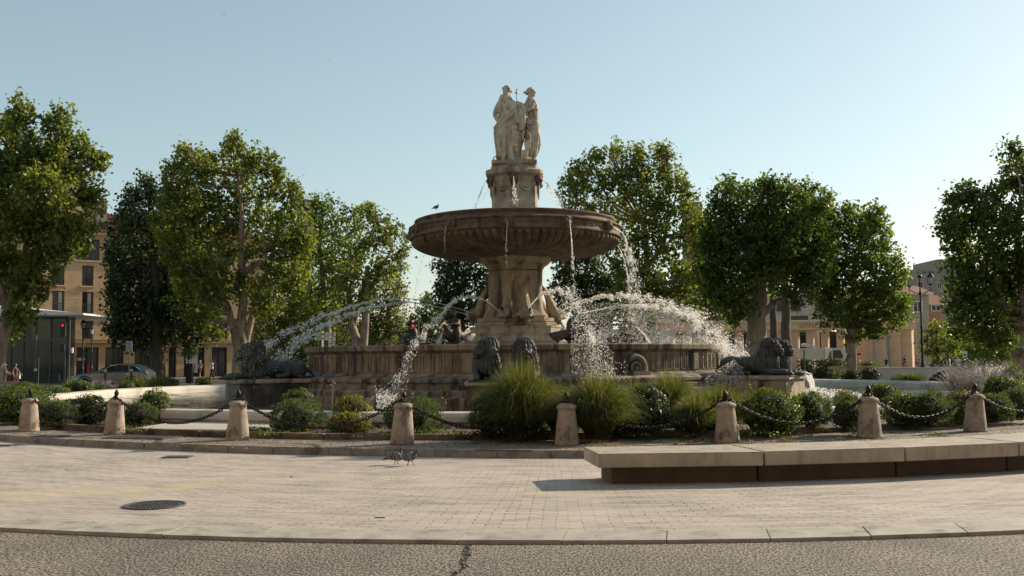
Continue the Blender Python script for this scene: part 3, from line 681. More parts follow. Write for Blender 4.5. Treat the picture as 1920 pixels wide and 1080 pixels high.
def head(q, x, y, d, yaw, scale=1.0, bun=True):
    c = T(x, y, d); rt = Matrix.Rotation(yaw, 3, 'Z'); s = scale
    def E(p, r): q.ell(c + rt @ (Vector(p) * s), tuple(v * s for v in r), rt)
    E((0, 0, 0), (.125, .105, .16)); E((.03, 0, -.07), (.095, .08, .09)); E((.135, 0, -.005), (.035, .022, .05)); E((.115, 0, -.075), (.03, .04, .015)); E((.115, 0, -.115), (.03, .035, .025)); E((.10, 0, .07), (.04, .08, .02))
    for t in (-1, 1):
        E((.09, t * .05, .03), (.025, .022, .014)); E((.0, t * .11, -.01), (.03, .02, .04))
        for k in range(5): E((.05 - .06 * k, t * (.095 + .01 * math.sin(k * 2)), .08 - .02 * k), (.05, .035, .045))
    E((-.04, 0, .07), (.125, .115, .11)); 
    if bun: E((-.15, 0, .02), (.07, .08, .08)); E((-.02, 0, .14), (.085, .085, .05))
    return c
def limb(q, pts, rad, n=12): 
    P_ = catmull(pts, 4); m_ = len(P_) - 1
    q.tube(P_, [np.interp(i / m_ * (len(rad) - 1), range(len(rad)), rad) for i in range(m_ + 1)], n)
q = MB()                                                        # left figure : robed woman, right arm on hip, cloak across
folds(q, [(178, 938, 955, -.10, .10), (188, 934, 962, -.1, .16), (196, 931, 975, -.1, .23), (212, 934, 980, -.1, .26), (224, 937, 983, -.1, .26), (236, 930, 984, -.1, .29), (250, 929, 983, -.1, .31), (268, 931, 979, -.12, .33), (285, 933, 974, -.12, .36), (296, 934, 978, -.12, .38), (303, 934, 980, -.12, .38)], nf=8, amp=.13, seed=2)
head(q, 949, 170, -.12, R(-115), 1.12)
limb(q, [T(948, 178, -.12), T(949, 188, -.1)], [.075, .10])
limb(q, [T(937, 194, -.12), T(930, 207, -.12), T(928, 216, -.14), T(934, 227, -.28), T(938, 232, -.34)], [.11, .095, .08, .065, .05])
limb(q, [T(967, 194, -.12), T(979, 205, -.12), T(980, 222, -.22), T(966, 228, -.42)], [.14, .17, .14, .07])
# cloak: hanging panel from the left arm and diagonal roll across the chest
for k in range(6): limb(q, [T(936 + 3 * k, 228 + k, -.32), T(932 + 5 * k, 255, -.42), T(936 + 6 * k, 285 + 2 * k, -.42 + .02 * k), T(938 + 7 * k, 298, -.36)], [.05, .06, .055, .03], 8)
limb(q, [T(970, 197, -.20), T(958, 208, -.34), T(944, 219, -.38), T(935, 230, -.34)], [.09, .075, .075, .06])
limb(q, [T(974, 200, -.16), T(963, 212, -.36), T(948, 224, -.40), T(938, 236, -.36)], [.07, .06, .06, .05])
q.hexa([T(925, 238, -.30), T(938, 232, -.34), T(948, 296, -.34), T(934, 302, -.28)], [T(925, 238, -.12), T(938, 232, -.12), T(948, 296, -.05), T(934, 302, -.05)])
for k in range(5): limb(q, [T(970 + 3 * k, 208, -.30), T(973 + 2.4 * k, 228, -.38), T(975 + 2 * k, 246 - k, -.34)], [.05, .055, .025], 8)
q.ell(T(964, 240, -.46), (.11, .09, .12)); limb(q, [T(965, 246, -.44), T(967, 270, -.42), T(970, 292, -.38)], [.10, .10, .06], 10)
for k in range(4): q.ell(T(966 + (k % 2) * 4, 250 + 11 * k, -.50), (.06, .05, .06))
limb(q, [T(944, 297, -.45), T(942, 303, -.55)], [.07, .06]); limb(q, [T(960, 297, -.45), T(962, 303, -.55)], [.07, .06])
lit_lady = sculpt('robed_figure', q, stone_statue, None, .018, 0, disp=lambda c, n: .016 * noise.noise(Vector((c.x * 11, c.y * 11, c.z * 2.2))) + .005 * noise.noise(c * 20), loc=F)
tag(lit_lady, 'pale stone woman in a draped cloak, left of the two statues on top', 'statue', 'stone figures on top of the fountain')
q = MB()                                                        # right figure : half-draped, facing right, hand at breast
folds(q, [(183, 988, 1000, .1, .10), (191, 984, 1006, .1, .15), (199, 984, 1009, .1, .19), (209, 987, 1009, .1, .18), (219, 990, 1008, .1, .17), (226, 986, 1010, .1, .21), (238, 985, 1011, .1, .26), (255, 986, 1011, .1, .28), (270, 986, 1013, .1, .30), (286, 987, 1009, .1, .30), (300, 988, 1002, .1, .28), (303, 988, 1003, .1, .28)], nf=8, amp=.12, seed=5)
head(q, 996, 174, .08, R(-20), 1.1)
limb(q, [T(993, 180, .1), T(993, 190, .1)], [.07, .09])
limb(q, [T(986, 194, .06), T(987, 207, -.04), T(996, 204, -.20), T(1001, 193, -.12)], [.09, .08, .06, .045])
q.ell(T(1001, 190, -.10), (.05, .04, .06)); q.ell(T(1006, 205, -.02), (.06, .07, .07)); q.ell(T(999, 205, -.06), (.06, .07, .07))
q.hexa([T(1009, 236, -.05), T(1014, 266, -.05), T(1001, 303, -.10), T(996, 262, -.14)], [T(1009, 236, .20), T(1014, 266, .16), T(1001, 303, .16), T(996, 262, .2)])
for k in range(6): limb(q, [T(989 + 3.4 * k, 226, -.10), T(990 + 3.6 * k, 246, -.18), T(990 + 3.6 * k, 268, -.20), T(993 + 2.0 * k, 298, -.16)], [.04, .045, .045, .02], 8)
for k in range(4): limb(q, [T(986, 229 + 8 * k, -.12), T(998, 233 + 9 * k, -.20), T(1010, 230 + 9 * k, -.05)], [.03, .035, .025], 6)
# lyre
limb(q, [T(980, 262, -.42), T(981, 250, -.42), T(984, 247, -.42)], [.04, .035, .03], 8); limb(q, [T(992, 268, -.42), T(994, 254, -.42), T(989, 247, -.42)], [.04, .035, .03], 8)
q.hexa([T(981, 262, -.50), T(996, 264, -.50), T(995, 280, -.50), T(985, 280, -.50)], [T(981, 262, -.34), T(996, 264, -.34), T(995, 280, -.34), T(985, 280, -.34)])
q.hexa([T(978, 281, -.50), T(990, 281, -.50), T(990, 303, -.50), T(977, 303, -.50)], [T(978, 281, -.1), T(990, 281, -.1), T(990, 303, -.1), T(977, 303, -.1)])
limb(q, [T(992, 297, -.30), T(996, 303, -.5)], [.07, .06])
o = sculpt('draped_figure', q, stone_statue, None, .018, 0, disp=lambda c, n: .016 * noise.noise(Vector((c.x * 11, c.y * 11, c.z * 2.2))) + .005 * noise.noise(c * 20), loc=F)
tag(o, 'pale stone woman in profile with a lyre, right of the two statues on top', 'statue', 'stone figures on top of the fountain')
q = MB(); folds(q, [(188, 942, 962, .62, .14), (198, 940, 968, .62, .22), (225, 944, 972, .62, .22), (260, 942, 978, .62, .3), (303, 940, 982, .62, .34)], nf=8, seed=9); head(q, 951, 178, .62, R(80), 1.0)
o = sculpt('robed_figure', q, stone_statue, None, .03, 1, loc=F); tag(o, 'third stone figure on the fountain top, hidden behind the front two', 'statue', 'stone figures on top of the fountain')
q = MB(); q.tube([T(968.5, 200, .3), T(968.5, 169, .3)], .013, 6); q.tube([T(966.5, 176, .3), T(966.8, 171.5, .3)], .012, 6); q.tube([T(966.5, 174, .3), T(970.5, 175, .3)], .012, 6); q.tube([T(967.5, 168, .3), T(971, 167.5, .3)], .014, 6)
tag(q.build('metal_staff', iron, None, loc=F), 'thin metal rod with small hooks between the two heads of the top statues', 'rod')
q = MB()
for k in range(3):
    c = T(930, 298, -.45 + .12 * k); q.tube([c + Vector((.10 * math.cos(a), .05 * math.sin(a * .5), .10 * math.sin(a))) for a in [2 * math.pi * i / 14 for i in range(15)]], .018, 6)
tag(q.build('cable_coil', iron, None, loc=F), 'small dark coil of cable left of the statues feet on the pedestal', 'cable coil')
# ================================================================== FOREGROUND OBJECTS
boll_mat = pm('bollard_limestone', (.44, .36, .29), (.30, .24, .19), 6, .88, .9, 34, stain=(.13, .10, .075), stscale=5, ststretch=(1, 1, .6), stlo=.52, sthi=.66)
def make_bollard():
    e = empty('bollard')
    prof = [(0, 0), (.215, 0), (.212, .03), (.196, .2), (.178, .38), (.160, .54), (.152, .615), (.156, .625), (.172, .635), (.177, .655), (.172, .675), (.155, .695), (.120, .715), (.07, .728), (0, .732)]
    q = MB(); q.lathe(prof, 40); o = q.build('stone_body', boll_mat, e, True)
    for v in o.data.vertices: v.co += v.normal * (.006 * noise.noise(v.co * 9) + .003 * noise.noise(v.co * 30))
    q = MB(); q.lathe([(0, .72), (.055, .724), (.05, .745), (.028, .755), (.024, .79), (.03, .80), (.038, .815), (.046, .84), (.044, .87), (.032, .895), (.018, .915), (.008, .93), (0, .935)], 16)
    for s in (-1, 1): q.tube([(s * .02 + s * .045 * (1 - math.cos(a)), 0, .775 + .035 * math.sin(a)) for a in [2 * math.pi * i / 10 for i in range(11)]], .011, 6)
    q.build('iron_finial', iron, e, True)
    return e
BP = [(-90, 802), (47, 810), (208, 816), (441, 826), (752, 834), (1064, 835), (1368, 831), (1637, 822), (1836, 810), (2020, 797)]
BL = [None, 'pinkish stone bollard at the far left, the shortest-looking one, beside blue-green shrubs', 'pale stone bollard second from the left, beside the long grille',
      'mottled pink stone bollard third from the left, in front of the left lion', 'stone bollard just behind the two pigeons', 'pale pink stone bollard between the two biggest clumps of tall grass',
      'stone bollard behind the left end of the bench, before a round dark shrub', 'stone bollard behind the second bench slab from the left', 'stone bollard farthest right, behind the third bench slab', None]
proto = None; tops = []
for (x, y), lb in zip(BP, BL):
    p = G(x, y, .12)
    if lb:
        if proto is None: proto = make_bollard(); o = proto
        else: o = copy_tree(proto)
        o.location = (p.x, p.y + .17, .12); o.rotation_euler.z = random.uniform(0, 6); tag(o, lb, 'bollard', 'stone bollards round the fountain'); o.scale = (random.uniform(.97, 1.04),) * 2 + (random.uniform(.97, 1.02),)
        o.rotation_euler.x = random.uniform(-.035, .035); o.rotation_euler.y = random.uniform(-.03, .03)
    tops.append(Vector((p.x, p.y + .17, .12 + .775)))
linkm = None
def chain(a, b, sag, label):
    d = (b - a); n0 = 60; pts = []
    for i in range(n0 + 1):
        t = i / n0; pts.append(a.lerp(b, t) - Vector((0, 0, sag * 4 * t * (1 - t))))
    L = sum((pts[i + 1] - pts[i]).length for i in range(n0)); pitch = .066; n = int(L / pitch)
    q = MB(); cur = 0; seg = 0; acc = 0
    prof = [(1, 0), (.3, .95), (-.3, .95)]
    cum = [0]
    for i in range(n0): cum.append(cum[-1] + (pts[i + 1] - pts[i]).length)
    for k in range(n):
        s = (k + .5) * L / n; i = min(max(0, next(j for j in range(n0 + 1) if cum[j] >= s) - 1), n0 - 1)
        p = pts[i].lerp(pts[i + 1], (s - cum[i]) / (cum[i + 1] - cum[i])); t = (pts[i + 1] - pts[i]).normalized()
        up = Vector((0, 0, 1)); sd_ = t.cross(up).normalized(); up = sd_.cross(t)
        tw = (math.pi / 4 if k % 2 else -math.pi / 4) + random.uniform(-.25, .25); w = sd_ * math.cos(tw) + up * math.sin(tw)
        ring = []
        for j in range(12):
            a_ = 2 * math.pi * j / 12; lx = .046 * math.cos(a_); ly = .026 * math.sin(a_); lx += .012 * (1 if math.cos(a_) > 0 else -1)
            ring.append(p + t * lx * .86 + w * ly)
        nrm = t.cross(w).normalized(); vs = []
        for j in range(12):
            c = ring[j]; tg = (ring[(j + 1) % 12] - ring[j - 1]).normalized(); rr = tg.cross(nrm)
            for m_ in range(5): an = 2 * math.pi * m_ / 5; vs.append(c + (rr * math.cos(an) + nrm * math.sin(an)) * .0105)
        q.add(vs, [(j * 5 + m_, j * 5 + (m_ + 1) % 5, ((j + 1) % 12) * 5 + (m_ + 1) % 5, ((j + 1) % 12) * 5 + m_) for j in range(12) for m_ in range(5)])
    o = q.build('chain', iron, None, True); return tag(o, label, 'chain', 'rusty iron chains between the bollards')
SAG = [.46, .46, .50, .52, .50, .50, .48, .46, .44]
CL = ['rusty chain running off the left edge from the first bollard', 'rusty chain between the first and second bollards from the left', 'rusty chain between the second and third bollards, against the pale pool rim', 'rusty chain between the third bollard and the one by the pigeons',
      'dark chain from the bollard by the pigeons to the one between the grasses', 'dark chain hanging in front of the tall grass, left of the bench', 'dark chain sagging in front of the big round dark shrub',
      'chain hanging between the two rightmost bollards', 'chain running off the right edge from the last bollard']
for i in range(9): chain(tops[i], tops[i + 1], SAG[i], CL[i])
# ---------------------------------------------------------------- bench
bench_mat = pm('bench_limestone', (.455, .39, .31), (.36, .31, .245), 1.6, .72, .25, 55, stain=(.26, .20, .145), stscale=3.0, ststretch=(1.6, 1.6, .5), stlo=.48, sthi=.72)
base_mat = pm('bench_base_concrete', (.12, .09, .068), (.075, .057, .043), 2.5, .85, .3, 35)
fr = [(1.05, 12.66), (3.17, 12.78), (5.10, 13.16), (6.86, 13.72), (8.5, 14.5)]
bk = [(.94, 13.66), (2.98, 13.80), (4.84, 14.20), (6.50, 14.78), (8.0, 15.5)]
zt = [.40, .40, .405, .41, .41]
names = ['long pale stone bench slab at the left end, its dark end face in view', 'pale stone bench slab second from the left', 'pale stone bench slab third from the left, in front of the last bollard', 'stone bench slab cut off by the right edge of the photo']
for i in range(4):
    e = empty('stone_bench', ((fr[i][0] + fr[i + 1][0]) / 2, (fr[i][1] + bk[i + 1][1]) / 2, 0), 0, names[i], 'bench', 'stone benches curving round the square')
    off = Vector(e.location)
    def P_(p, z): return Vector((p[0], p[1], z)) - off
    def inset(p, q_, t): return (p[0] + (q_[0] - p[0]) * t, p[1] + (q_[1] - p[1]) * t)
    g = .012 / 2.0
    a, b_, c, d = inset(fr[i], fr[i + 1], g), inset(fr[i + 1], fr[i], g), inset(bk[i + 1], bk[i], g), inset(bk[i], bk[i + 1], g)
    dz = .003 * (i % 2)
    q = MB(); q.hexa([P_(a, .225), P_(b_, .225), P_(c, .225), P_(d, .225)], [P_(a, zt[i] + dz), P_(b_, zt[i + 1] + dz), P_(c, zt[i + 1] + dz), P_(d, zt[i] + dz)])
    q.build('seat_slab', bench_mat, e, bevel=.008)
    def mixp(p, q_, t): return (p[0] * (1 - t) + q_[0] * t, p[1] * (1 - t) + q_[1] * t)
    e0 = .10 if i == 0 else .0012; e1 = .0012
    a2, b2 = mixp(mixp(a, b_, e0), mixp(d, c, e0), .20), mixp(mixp(a, b_, 1 - e1), mixp(d, c, 1 - e1), .20)
    c2, d2 = mixp(mixp(a, b_, 1 - e1), mixp(d, c, 1 - e1), .85), mixp(mixp(a, b_, e0), mixp(d, c, e0), .85)
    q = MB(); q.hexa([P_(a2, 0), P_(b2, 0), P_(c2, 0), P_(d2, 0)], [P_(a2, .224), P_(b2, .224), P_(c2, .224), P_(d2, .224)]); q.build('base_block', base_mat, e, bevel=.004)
# ---------------------------------------------------------------- manhole and grates
steel = pm('manhole_iron', (.13, .133, .135), (.07, .07, .072), 12, .55, .3, 50, metal=.4, stain=(.14, .125, .10), stscale=7, ststretch=(1, 1, 1), stlo=.55, sthi=.7)
dark = flat('dark_void', (.008, .008, .008), .9)
p = G(290, 948); e = empty('manhole_cover', (p.x, p.y, .004), 0, 'round ribbed iron manhole cover set in the pale paving', 'manhole cover', sc=.88)
q = MB(); q.lathe([(.345, 0), (.345, .012), (.36, .014), (.38, .012), (.38, 0)], 48); q.build('frame', steel, e)
q = MB(); q.lathe([(0, 0), (0, .004), (.335, .004), (.335, 0)][::-1], 48)
for i in range(-6, 7):
    for j in range(-6, 7):
        x, y = i * .05 + (.025 if j % 2 else 0), j * .05
        if x * x + y * y < .31 ** 2: q.box((x, y, .008), (.034, .017, .009), R(45) if (i + j) % 2 else R(-45))
q.build('lid', steel, e)
def grate(x, y, w, d, z, nx, ny, label, rz=0.0, name='drain_grate'):
    p = G(x, y, z); e = empty(name, (p.x, p.y, z + .002), rz, label, 'grate')
    q = MB(); q.box((0, 0, .002), (w, d, .004)); q.build('shaft', dark, e)
    q = MB()
    for s in (-1, 1): q.box((0, s * d / 2, .008), (w + .03, .03, .012)); q.box((s * w / 2, 0, .008), (.03, d - .03, .0125))
    q.build('frame', steel, e)
    q = MB()
    for i in range(1, nx): q.box((-w / 2 + w * i / nx, 0, .009), (w / nx * .42, d - .02, .009))
    for j in range(1, ny): q.box((0, -d / 2 + d * j / ny, .0105), (w - .02, d / ny * .3, .008))
    q.build('bars', steel, e)
grate(268, 820.5, 1.35, .62, .124, 24, 7, 'long dark iron grille in the cobbles beside the second bollard', -.30, 'ground_grille')
grate(95, 818, .60, .38, .124, 12, 4, 'small worn iron grille in the cobbles between the first two bollards', -.3, 'ground_grille')
grate(333, 857.5, .42, .30, .001, 10, 3, 'small rectangular drain grate in the paving above the manhole')
grate(3, 836, .45, .3, .001, 8, 3, 'drain grate at the left edge of the paving')
# kerb inlet
pl, pr = G(891, 857.5), G(996, 858.5); c = (pl + pr) / 2; ang = math.atan2(pr.y - pl.y, pr.x - pl.x)
e = empty('kerb_drain', (c.x, c.y - .01, 0), ang, 'black kerb drain opening under a slotted metal lid, right of the pigeons', 'drain')
w = (pr - pl).length
q = MB(); q.box((0, -.002, .058), (w, .03, .095)); q.build('opening', dark, e)
q = MB(); q.box((0, .06, .122), (w + .02, .20, .014)); q.build('lid', steel, e)
q = MB()
for i in range(30): q.box((-w / 2 + w * (i + .5) / 30, .02, .131), (w / 30 * .5, .12, .006))
q.build('slots', kerb_mat, e)
q = MB(); pq = G(712, 971); q.box((pq.x, pq.y, .003), (.10, .05, .004), .1); tag(q.build('broken_paver', dark), 'dark hole of a missing paver corner in the foreground paving', 'hole')
# crack with loose stones in the exposed aggregate
q = MB(); pts = [G(x, y, -.026) for x, y in ((886, 1018), (872, 1030), (878, 1042), (868, 1055), (870, 1066), (852, 1075), (846, 1090))]
for i in range(len(pts) - 1):
    a, b_ = pts[i], pts[i + 1]; t = (b_ - a).normalized(); s = Vector((-t.y, t.x, 0)); w0, w1 = .012 + .01 * (i % 2), .012 + .01 * ((i + 1) % 2)
    q.add([a - s * w0, a + s * w0, b_ + s * w1, b_ - s * w1], [(0, 1, 2, 3)])
tag(q.build('crack', dark), 'dark jagged crack in the rough aggregate at the bottom centre', 'crack')
q = MB(); rr = random.Random(5)
for i in range(46):
    t = rr.random(); k = min(int(t * 5), 4); p = pts[k].lerp(pts[k + 1], t * 5 - k) + Vector((rr.gauss(0, .03), rr.gauss(0, .02), .006)); s = rr.uniform(.006, .017)
    q.ell(p, (s, s * rr.uniform(.6, 1), s * .6), Matrix.Rotation(rr.uniform(0, 3), 3, 'Z'), 6, 4)
tag(q.build('loose_gravel', kerb_mat), 'loose bits of gravel along the crack at the bottom centre', 'gravel', kind='stuff')
# rock
p = G(330, 789, .22); q = MB(); q.ell((0, 0, .07), (.22, .14, .09)); q.ell((.10, .02, .06), (.15, .11, .08))
o = sculpt('rock', q, stone_pool, None, .015, 2, disp=lambda c, n: .02 * noise.noise(c * 6), loc=(p.x, p.y, .2)); tag(o, 'rounded pale rock on the bed beside the round shrub, near the pool rim', 'rock')
# sprinkler pipe
p = G(622, 776, .2); e = empty('sprinkler_pipe', (p.x, p.y, .2), 0, 'thin metal sprinkler pipe with small nozzles standing between the shrubs', 'sprinkler')
H = (776 - 716) * p.y / FPX
q = MB(); q.tube([(0, 0, 0), (.02, 0, H * .6), (.03, 0, H)], .009, 6); q.build('pipe', kerb_mat, e)
for (dx, dz) in ((.03, H), (.075, H - .05), (-.03, H - .09)):
    q = MB(); q.ell((dx, 0, dz), .022); q.tube([(.03, 0, dz - .04), (dx, 0, dz)], .006, 5); q.build('nozzle', slab_mat, e, True)
# stone stub in the bed between bollards
p = G(158, 792, .2); q = MB(); q.hexa([(-.14, -.12, 0), (.12, -.12, 0), (.12, .12, 0), (-.14, .12, 0)], [(-.03, -.10, .52), (.14, -.10, .52), (.14, .10, .52), (-.03, .10, .52)])
o = q.build('stone_marker', base_mat, None, bevel=.02, loc=(p.x, p.y, .18)); tag(o, 'dark leaning stone block half hidden in shrubs between the first two bollards', 'stone block')
for (x, y, c_, s, lb) in ((127, 880, (.8, .8, .78), .03, 'scrap of white paper on the paving at the left'), (877, 830, (.25, .5, .7), .035, 'scrap of blue plastic on the cobbles behind the pigeons'), (547, 895, (.05, .04, .03), .018, 'dark dropping on the paving left of the middle')):
    p = G(x, y, .125 if y < 840 else .003); q = MB(); q.add([(p.x - s, p.y - s, p.z), (p.x + s, p.y - s * .6, p.z + .012), (p.x + s * .7, p.y + s, p.z + .004), (p.x - s, p.y + s * .8, p.z + .015), (p.x, p.y, p.z + .02)], [(0, 1, 4), (1, 2, 4), (2, 3, 4), (3, 0, 4)])
    tag(q.build('litter', flat('litter_%d' % x, c_, .6)), lb, 'litter')
# ---------------------------------------------------------------- pigeons
pig_mat = colmat('feathers', .55)
def pigeon_col(c):
    x, y, z = c
    if z < .075: return (.22, .085, .07)
    if z > .245 - .0 or (x > .075 and z > .16): return (.045, .055, .075)
    if x < -.13: return (.035, .035, .04)
    if abs(y) > .030 and -.13 < x < .03:
        if abs((x + .035) + (z - .14) * .6) < .011 or abs((x + .085) + (z - .14) * .6) < .012: return (.02, .02, .025)
        return (.16, .175, .20)
    if x > .04: return (.06, .066, .085)
    return (.10, .11, .13)
def pigeon(x, y, rz, hx, hz, label, z=0.0, step=.03, loc=None):
    p = G(x, y, z) if loc is None else loc
    e = empty('pigeon', (p.x, p.y, p.z), rz, label, 'pigeon', sc=.92 if loc is None else .8)
    q = MB(); C = catmull
    q.tube(C([(-.13, 0, .108), (-.07, 0, .13), (0, 0, .148), (.06, 0, .165), (.085, 0, .19), (.085 + hx * .4, 0, .19 + hz * .6), (.09 + hx, 0, .19 + hz)], 3), [.022, .036, .050, .060, .067, .071, .073, .072, .068, .060, .048, .040, .033, .027, .024, .022, .021, .021, .02], 14)
    q.ell((.098 + hx, 0, .197 + hz), (.026, .020, .021)); q.ell((.13 + hx, 0, .190 + hz), (.016, .006, .006))
    q.hexa([(-.22, -.020, .074), (-.10, -.024, .105), (-.10, .024, .105), (-.22, .020, .074)], [(-.22, -.020, .086), (-.10, -.024, .13), (-.10, .024, .13), (-.22, .020, .086)])
    for s in (-1, 1):
        q.ell((-.035, s * .045, .142), (.105, .018, .042), Matrix.Rotation(-.28, 3, 'Y')); q.ell((-.13, s * .025, .115), (.07, .012, .016), Matrix.Rotation(-.3, 3, 'Y'))
        fx = .01 + s * step; q.tube([(.005, s * .022, .115), (fx * .6, s * .025, .06), (fx, s * .026, .008)], [.022, .008, .006], 7)
        for t in (-.5, 0, .5): q.tube([(fx, s * .026, .008), (fx + .032 * math.cos(t), s * .026 + .032 * math.sin(t), .004)], [.0045, .003], 5)
        q.tube([(fx, s * .026, .008), (fx - .02, s * .026, .004)], [.004, .003], 5)
    o = sculpt('pigeon_body', q, pig_mat, e, .0042, 1, colfn=pigeon_col)
    return e
pigeon(742, 871, R(12), -.005, .065, 'grey pigeon standing upright on the paving, left of the pair')
pigeon(769, 873, R(-5), .02, .032, 'grey pigeon walking with head low, right of the pair', step=.05)
pz = AT(818, 397, 33.3); pz.z = 6.56
pigeon(0, 0, R(-20), 0, .055, 'small dark pigeon perched on the rim of the upper bowl', loc=pz)
bpos = [(420, 28, 120), (618, 113, 150)]
for i, (x, y, Y) in enumerate(bpos):
    p = AT(x, y, Y); q = MB(); q.ell((0, 0, 0), (.05, .16, .05), None, 8, 6); q.add([(0, .08, 0), (.35, -.02, .14), (.42, -.12, .12), (0, -.06, 0), (-.35, -.02, .14), (-.42, -.12, .12), (0, .07, .02), (0, -.05, .02)], [(0, 1, 2, 3), (0, 3, 5, 4), (6, 7, 2, 1), (6, 4, 5, 7)])
    o = q.build('flying_bird', iron, None, loc=p); o.scale = (.6, .6, .6); tag(o, ['tiny dark bird high in the sky above the left trees', 'tiny bird speck in the sky left of the statues'][i], 'bird')
# ================================================================== WATER IN THE AIR
m, nt, b, new, ln = nodes('water_drops'); b.inputs['Base Color'].default_value = c4((.92, .93, .93)); b.inputs['Roughness'].default_value = .18; b.inputs['Specular IOR Level'].default_value = .8
t = new('ShaderNodeBsdfTranslucent'); t.inputs[0].default_value = c4((.97, .96, .93)); mx = new('ShaderNodeMixShader'); mx.inputs[0].default_value = .66
ln(b.outputs[0], mx.inputs[1]); ln(t.outputs[0], mx.inputs[2]); tr = new('ShaderNodeBsdfTransparent'); m2 = new('ShaderNodeMixShader'); m2.inputs[0].default_value = .42
ln(mx.outputs[0], m2.inputs[1]); ln(tr.outputs[0], m2.inputs[2]); ln(m2.outputs[0], nt.nodes['Material Output'].inputs[0]); drop_mat = m
m, nt, b, new, ln = nodes('water_strand'); b.inputs['Base Color'].default_value = c4((.80, .83, .84)); b.inputs['Roughness'].default_value = .15
tc = new('ShaderNodeTexCoord'); n1 = noise_n(new, ln, tc.outputs['Object'], 14, 4); r1 = ramp(new, [(.42, (0, 0, 0)), (.62, (1, 1, 1))]); ln(n1.outputs[0], r1.inputs[0])
t = new('ShaderNodeBsdfTranslucent'); t.inputs[0].default_value = c4((.9, .88, .84)); mx = new('ShaderNodeMixShader'); mx.inputs[0].default_value = .5; ln(b.outputs[0], mx.inputs[1]); ln(t.outputs[0], mx.inputs[2])
tr = new('ShaderNodeBsdfTransparent'); m2 = new('ShaderNodeMixShader'); ln(r1.outputs[0], m2.inputs[0]); ln(tr.outputs[0], m2.inputs[1]); ln(mx.outputs[0], m2.inputs[2]); ln(m2.outputs[0], nt.nodes['Material Output'].inputs[0]); strand_mat = m
OCT_V = np.array([(1, 0, 0), (-1, 0, 0), (0, 1, 0), (0, -1, 0), (0, 0, 1), (0, 0, -1)], float)
OCT_F = np.array([(0, 2, 4), (2, 1, 4), (1, 3, 4), (3, 0, 4), (2, 0, 5), (1, 2, 5), (3, 1, 5), (0, 3, 5)])
def drops_mesh(name, P, s, stretch=None):
    P = np.asarray(P); n = len(P); jit = rng.uniform(.6, 1.35, (n, 6, 1)); V = OCT_V[None] * jit * s[:, None, None]
    if stretch is not None:      # elongate along the direction of travel
        d = stretch[:, None, :]; V = V + d * (V * d).sum(2, keepdims=True) * 2.2
    V = (V + P[:, None, :]).reshape(-1, 3); Fq = (OCT_F[None] + 6 * np.arange(n)[:, None, None]).reshape(-1, 3)
    return npmesh(name, V, Fq)
def jet(label, pts, solid=.35, r0=.022, nd=500, spread=(.02, .22), size=(.010, .030), fall=0.0, name='water_jet', group='jets spouting from the fountain', rag=True, pw=1.0):
    size = (size[0] * .50, size[1] * .62); nd = int(nd * 1.30); r0 *= .55; spread = (spread[0] * .9, spread[1] * 1.15)
    P = [AT(x, y, Y) for x, y, Y in pts]; cv = catmull(P, 12); n = len(cv); A = np.array([tuple(p) for p in cv]); o0 = A[0].copy(); A = A - o0
    e = empty(name, tuple(o0), 0, label, 'water jet', group)
    ns = max(3, int(n * solid)); q = MB()
    if solid > 0:
        pl = [Vector(A[i]) for i in range(ns)]; q.tube(pl, [r0 * (1 + .5 * i / ns) * (1 + (.35 * random.uniform(-1, 1) if i > ns * .35 else 0)) for i in range(ns)], 7)
        for k in range(3 if rag else 0):
            a = Vector((random.uniform(-1, 1), random.uniform(-1, 1), random.uniform(-1, 1))).normalized() * r0 * 1.2
            q.tube([p + a * (i / ns) * 1.6 + Vector((random.gauss(0, 1), random.gauss(0, 1), random.gauss(0, 1))) * r0 * .35 for i, p in enumerate(pl)], r0 * .42, 5)
        q.build('stream', drop_mat, e, True)
    u = rng.uniform(0, 1, nd) ** pw; lo = solid * .55; u = lo + (1 - lo) * u; idx = np.clip((u * (n - 1)), 0, n - 1.001); i0 = idx.astype(int); fr_ = (idx - i0)[:, None]
    C_ = A[i0] * (1 - fr_) + A[i0 + 1] * fr_; T_ = A[i0 + 1] - A[i0]; T_ /= np.linalg.norm(T_, axis=1)[:, None] + 1e-9
    sp = spread[0] + (spread[1] - spread[0]) * ((u - lo) / (1 - lo)) ** 1.3
    # ragged clusters
    cl = rng.normal(0, 1, (60, 3)); ci = (u * 59).astype(int); J = rng.normal(0, 1, (nd, 3)) * .55 + cl[ci] * .6
    J *= sp[:, None]; J[:, 2] -= np.abs(rng.normal(0, 1, nd)) * fall * ((u - lo) / (1 - lo))
    s = rng.uniform(0, 1, nd) ** 2.2 * (size[1] - size[0]) + size[0]; s *= (1.0 - .25 * (u - lo))
    tag(link('drops', drops_mesh('drops', C_ + J, s, T_), drop_mat, e), kind='stuff'); return e
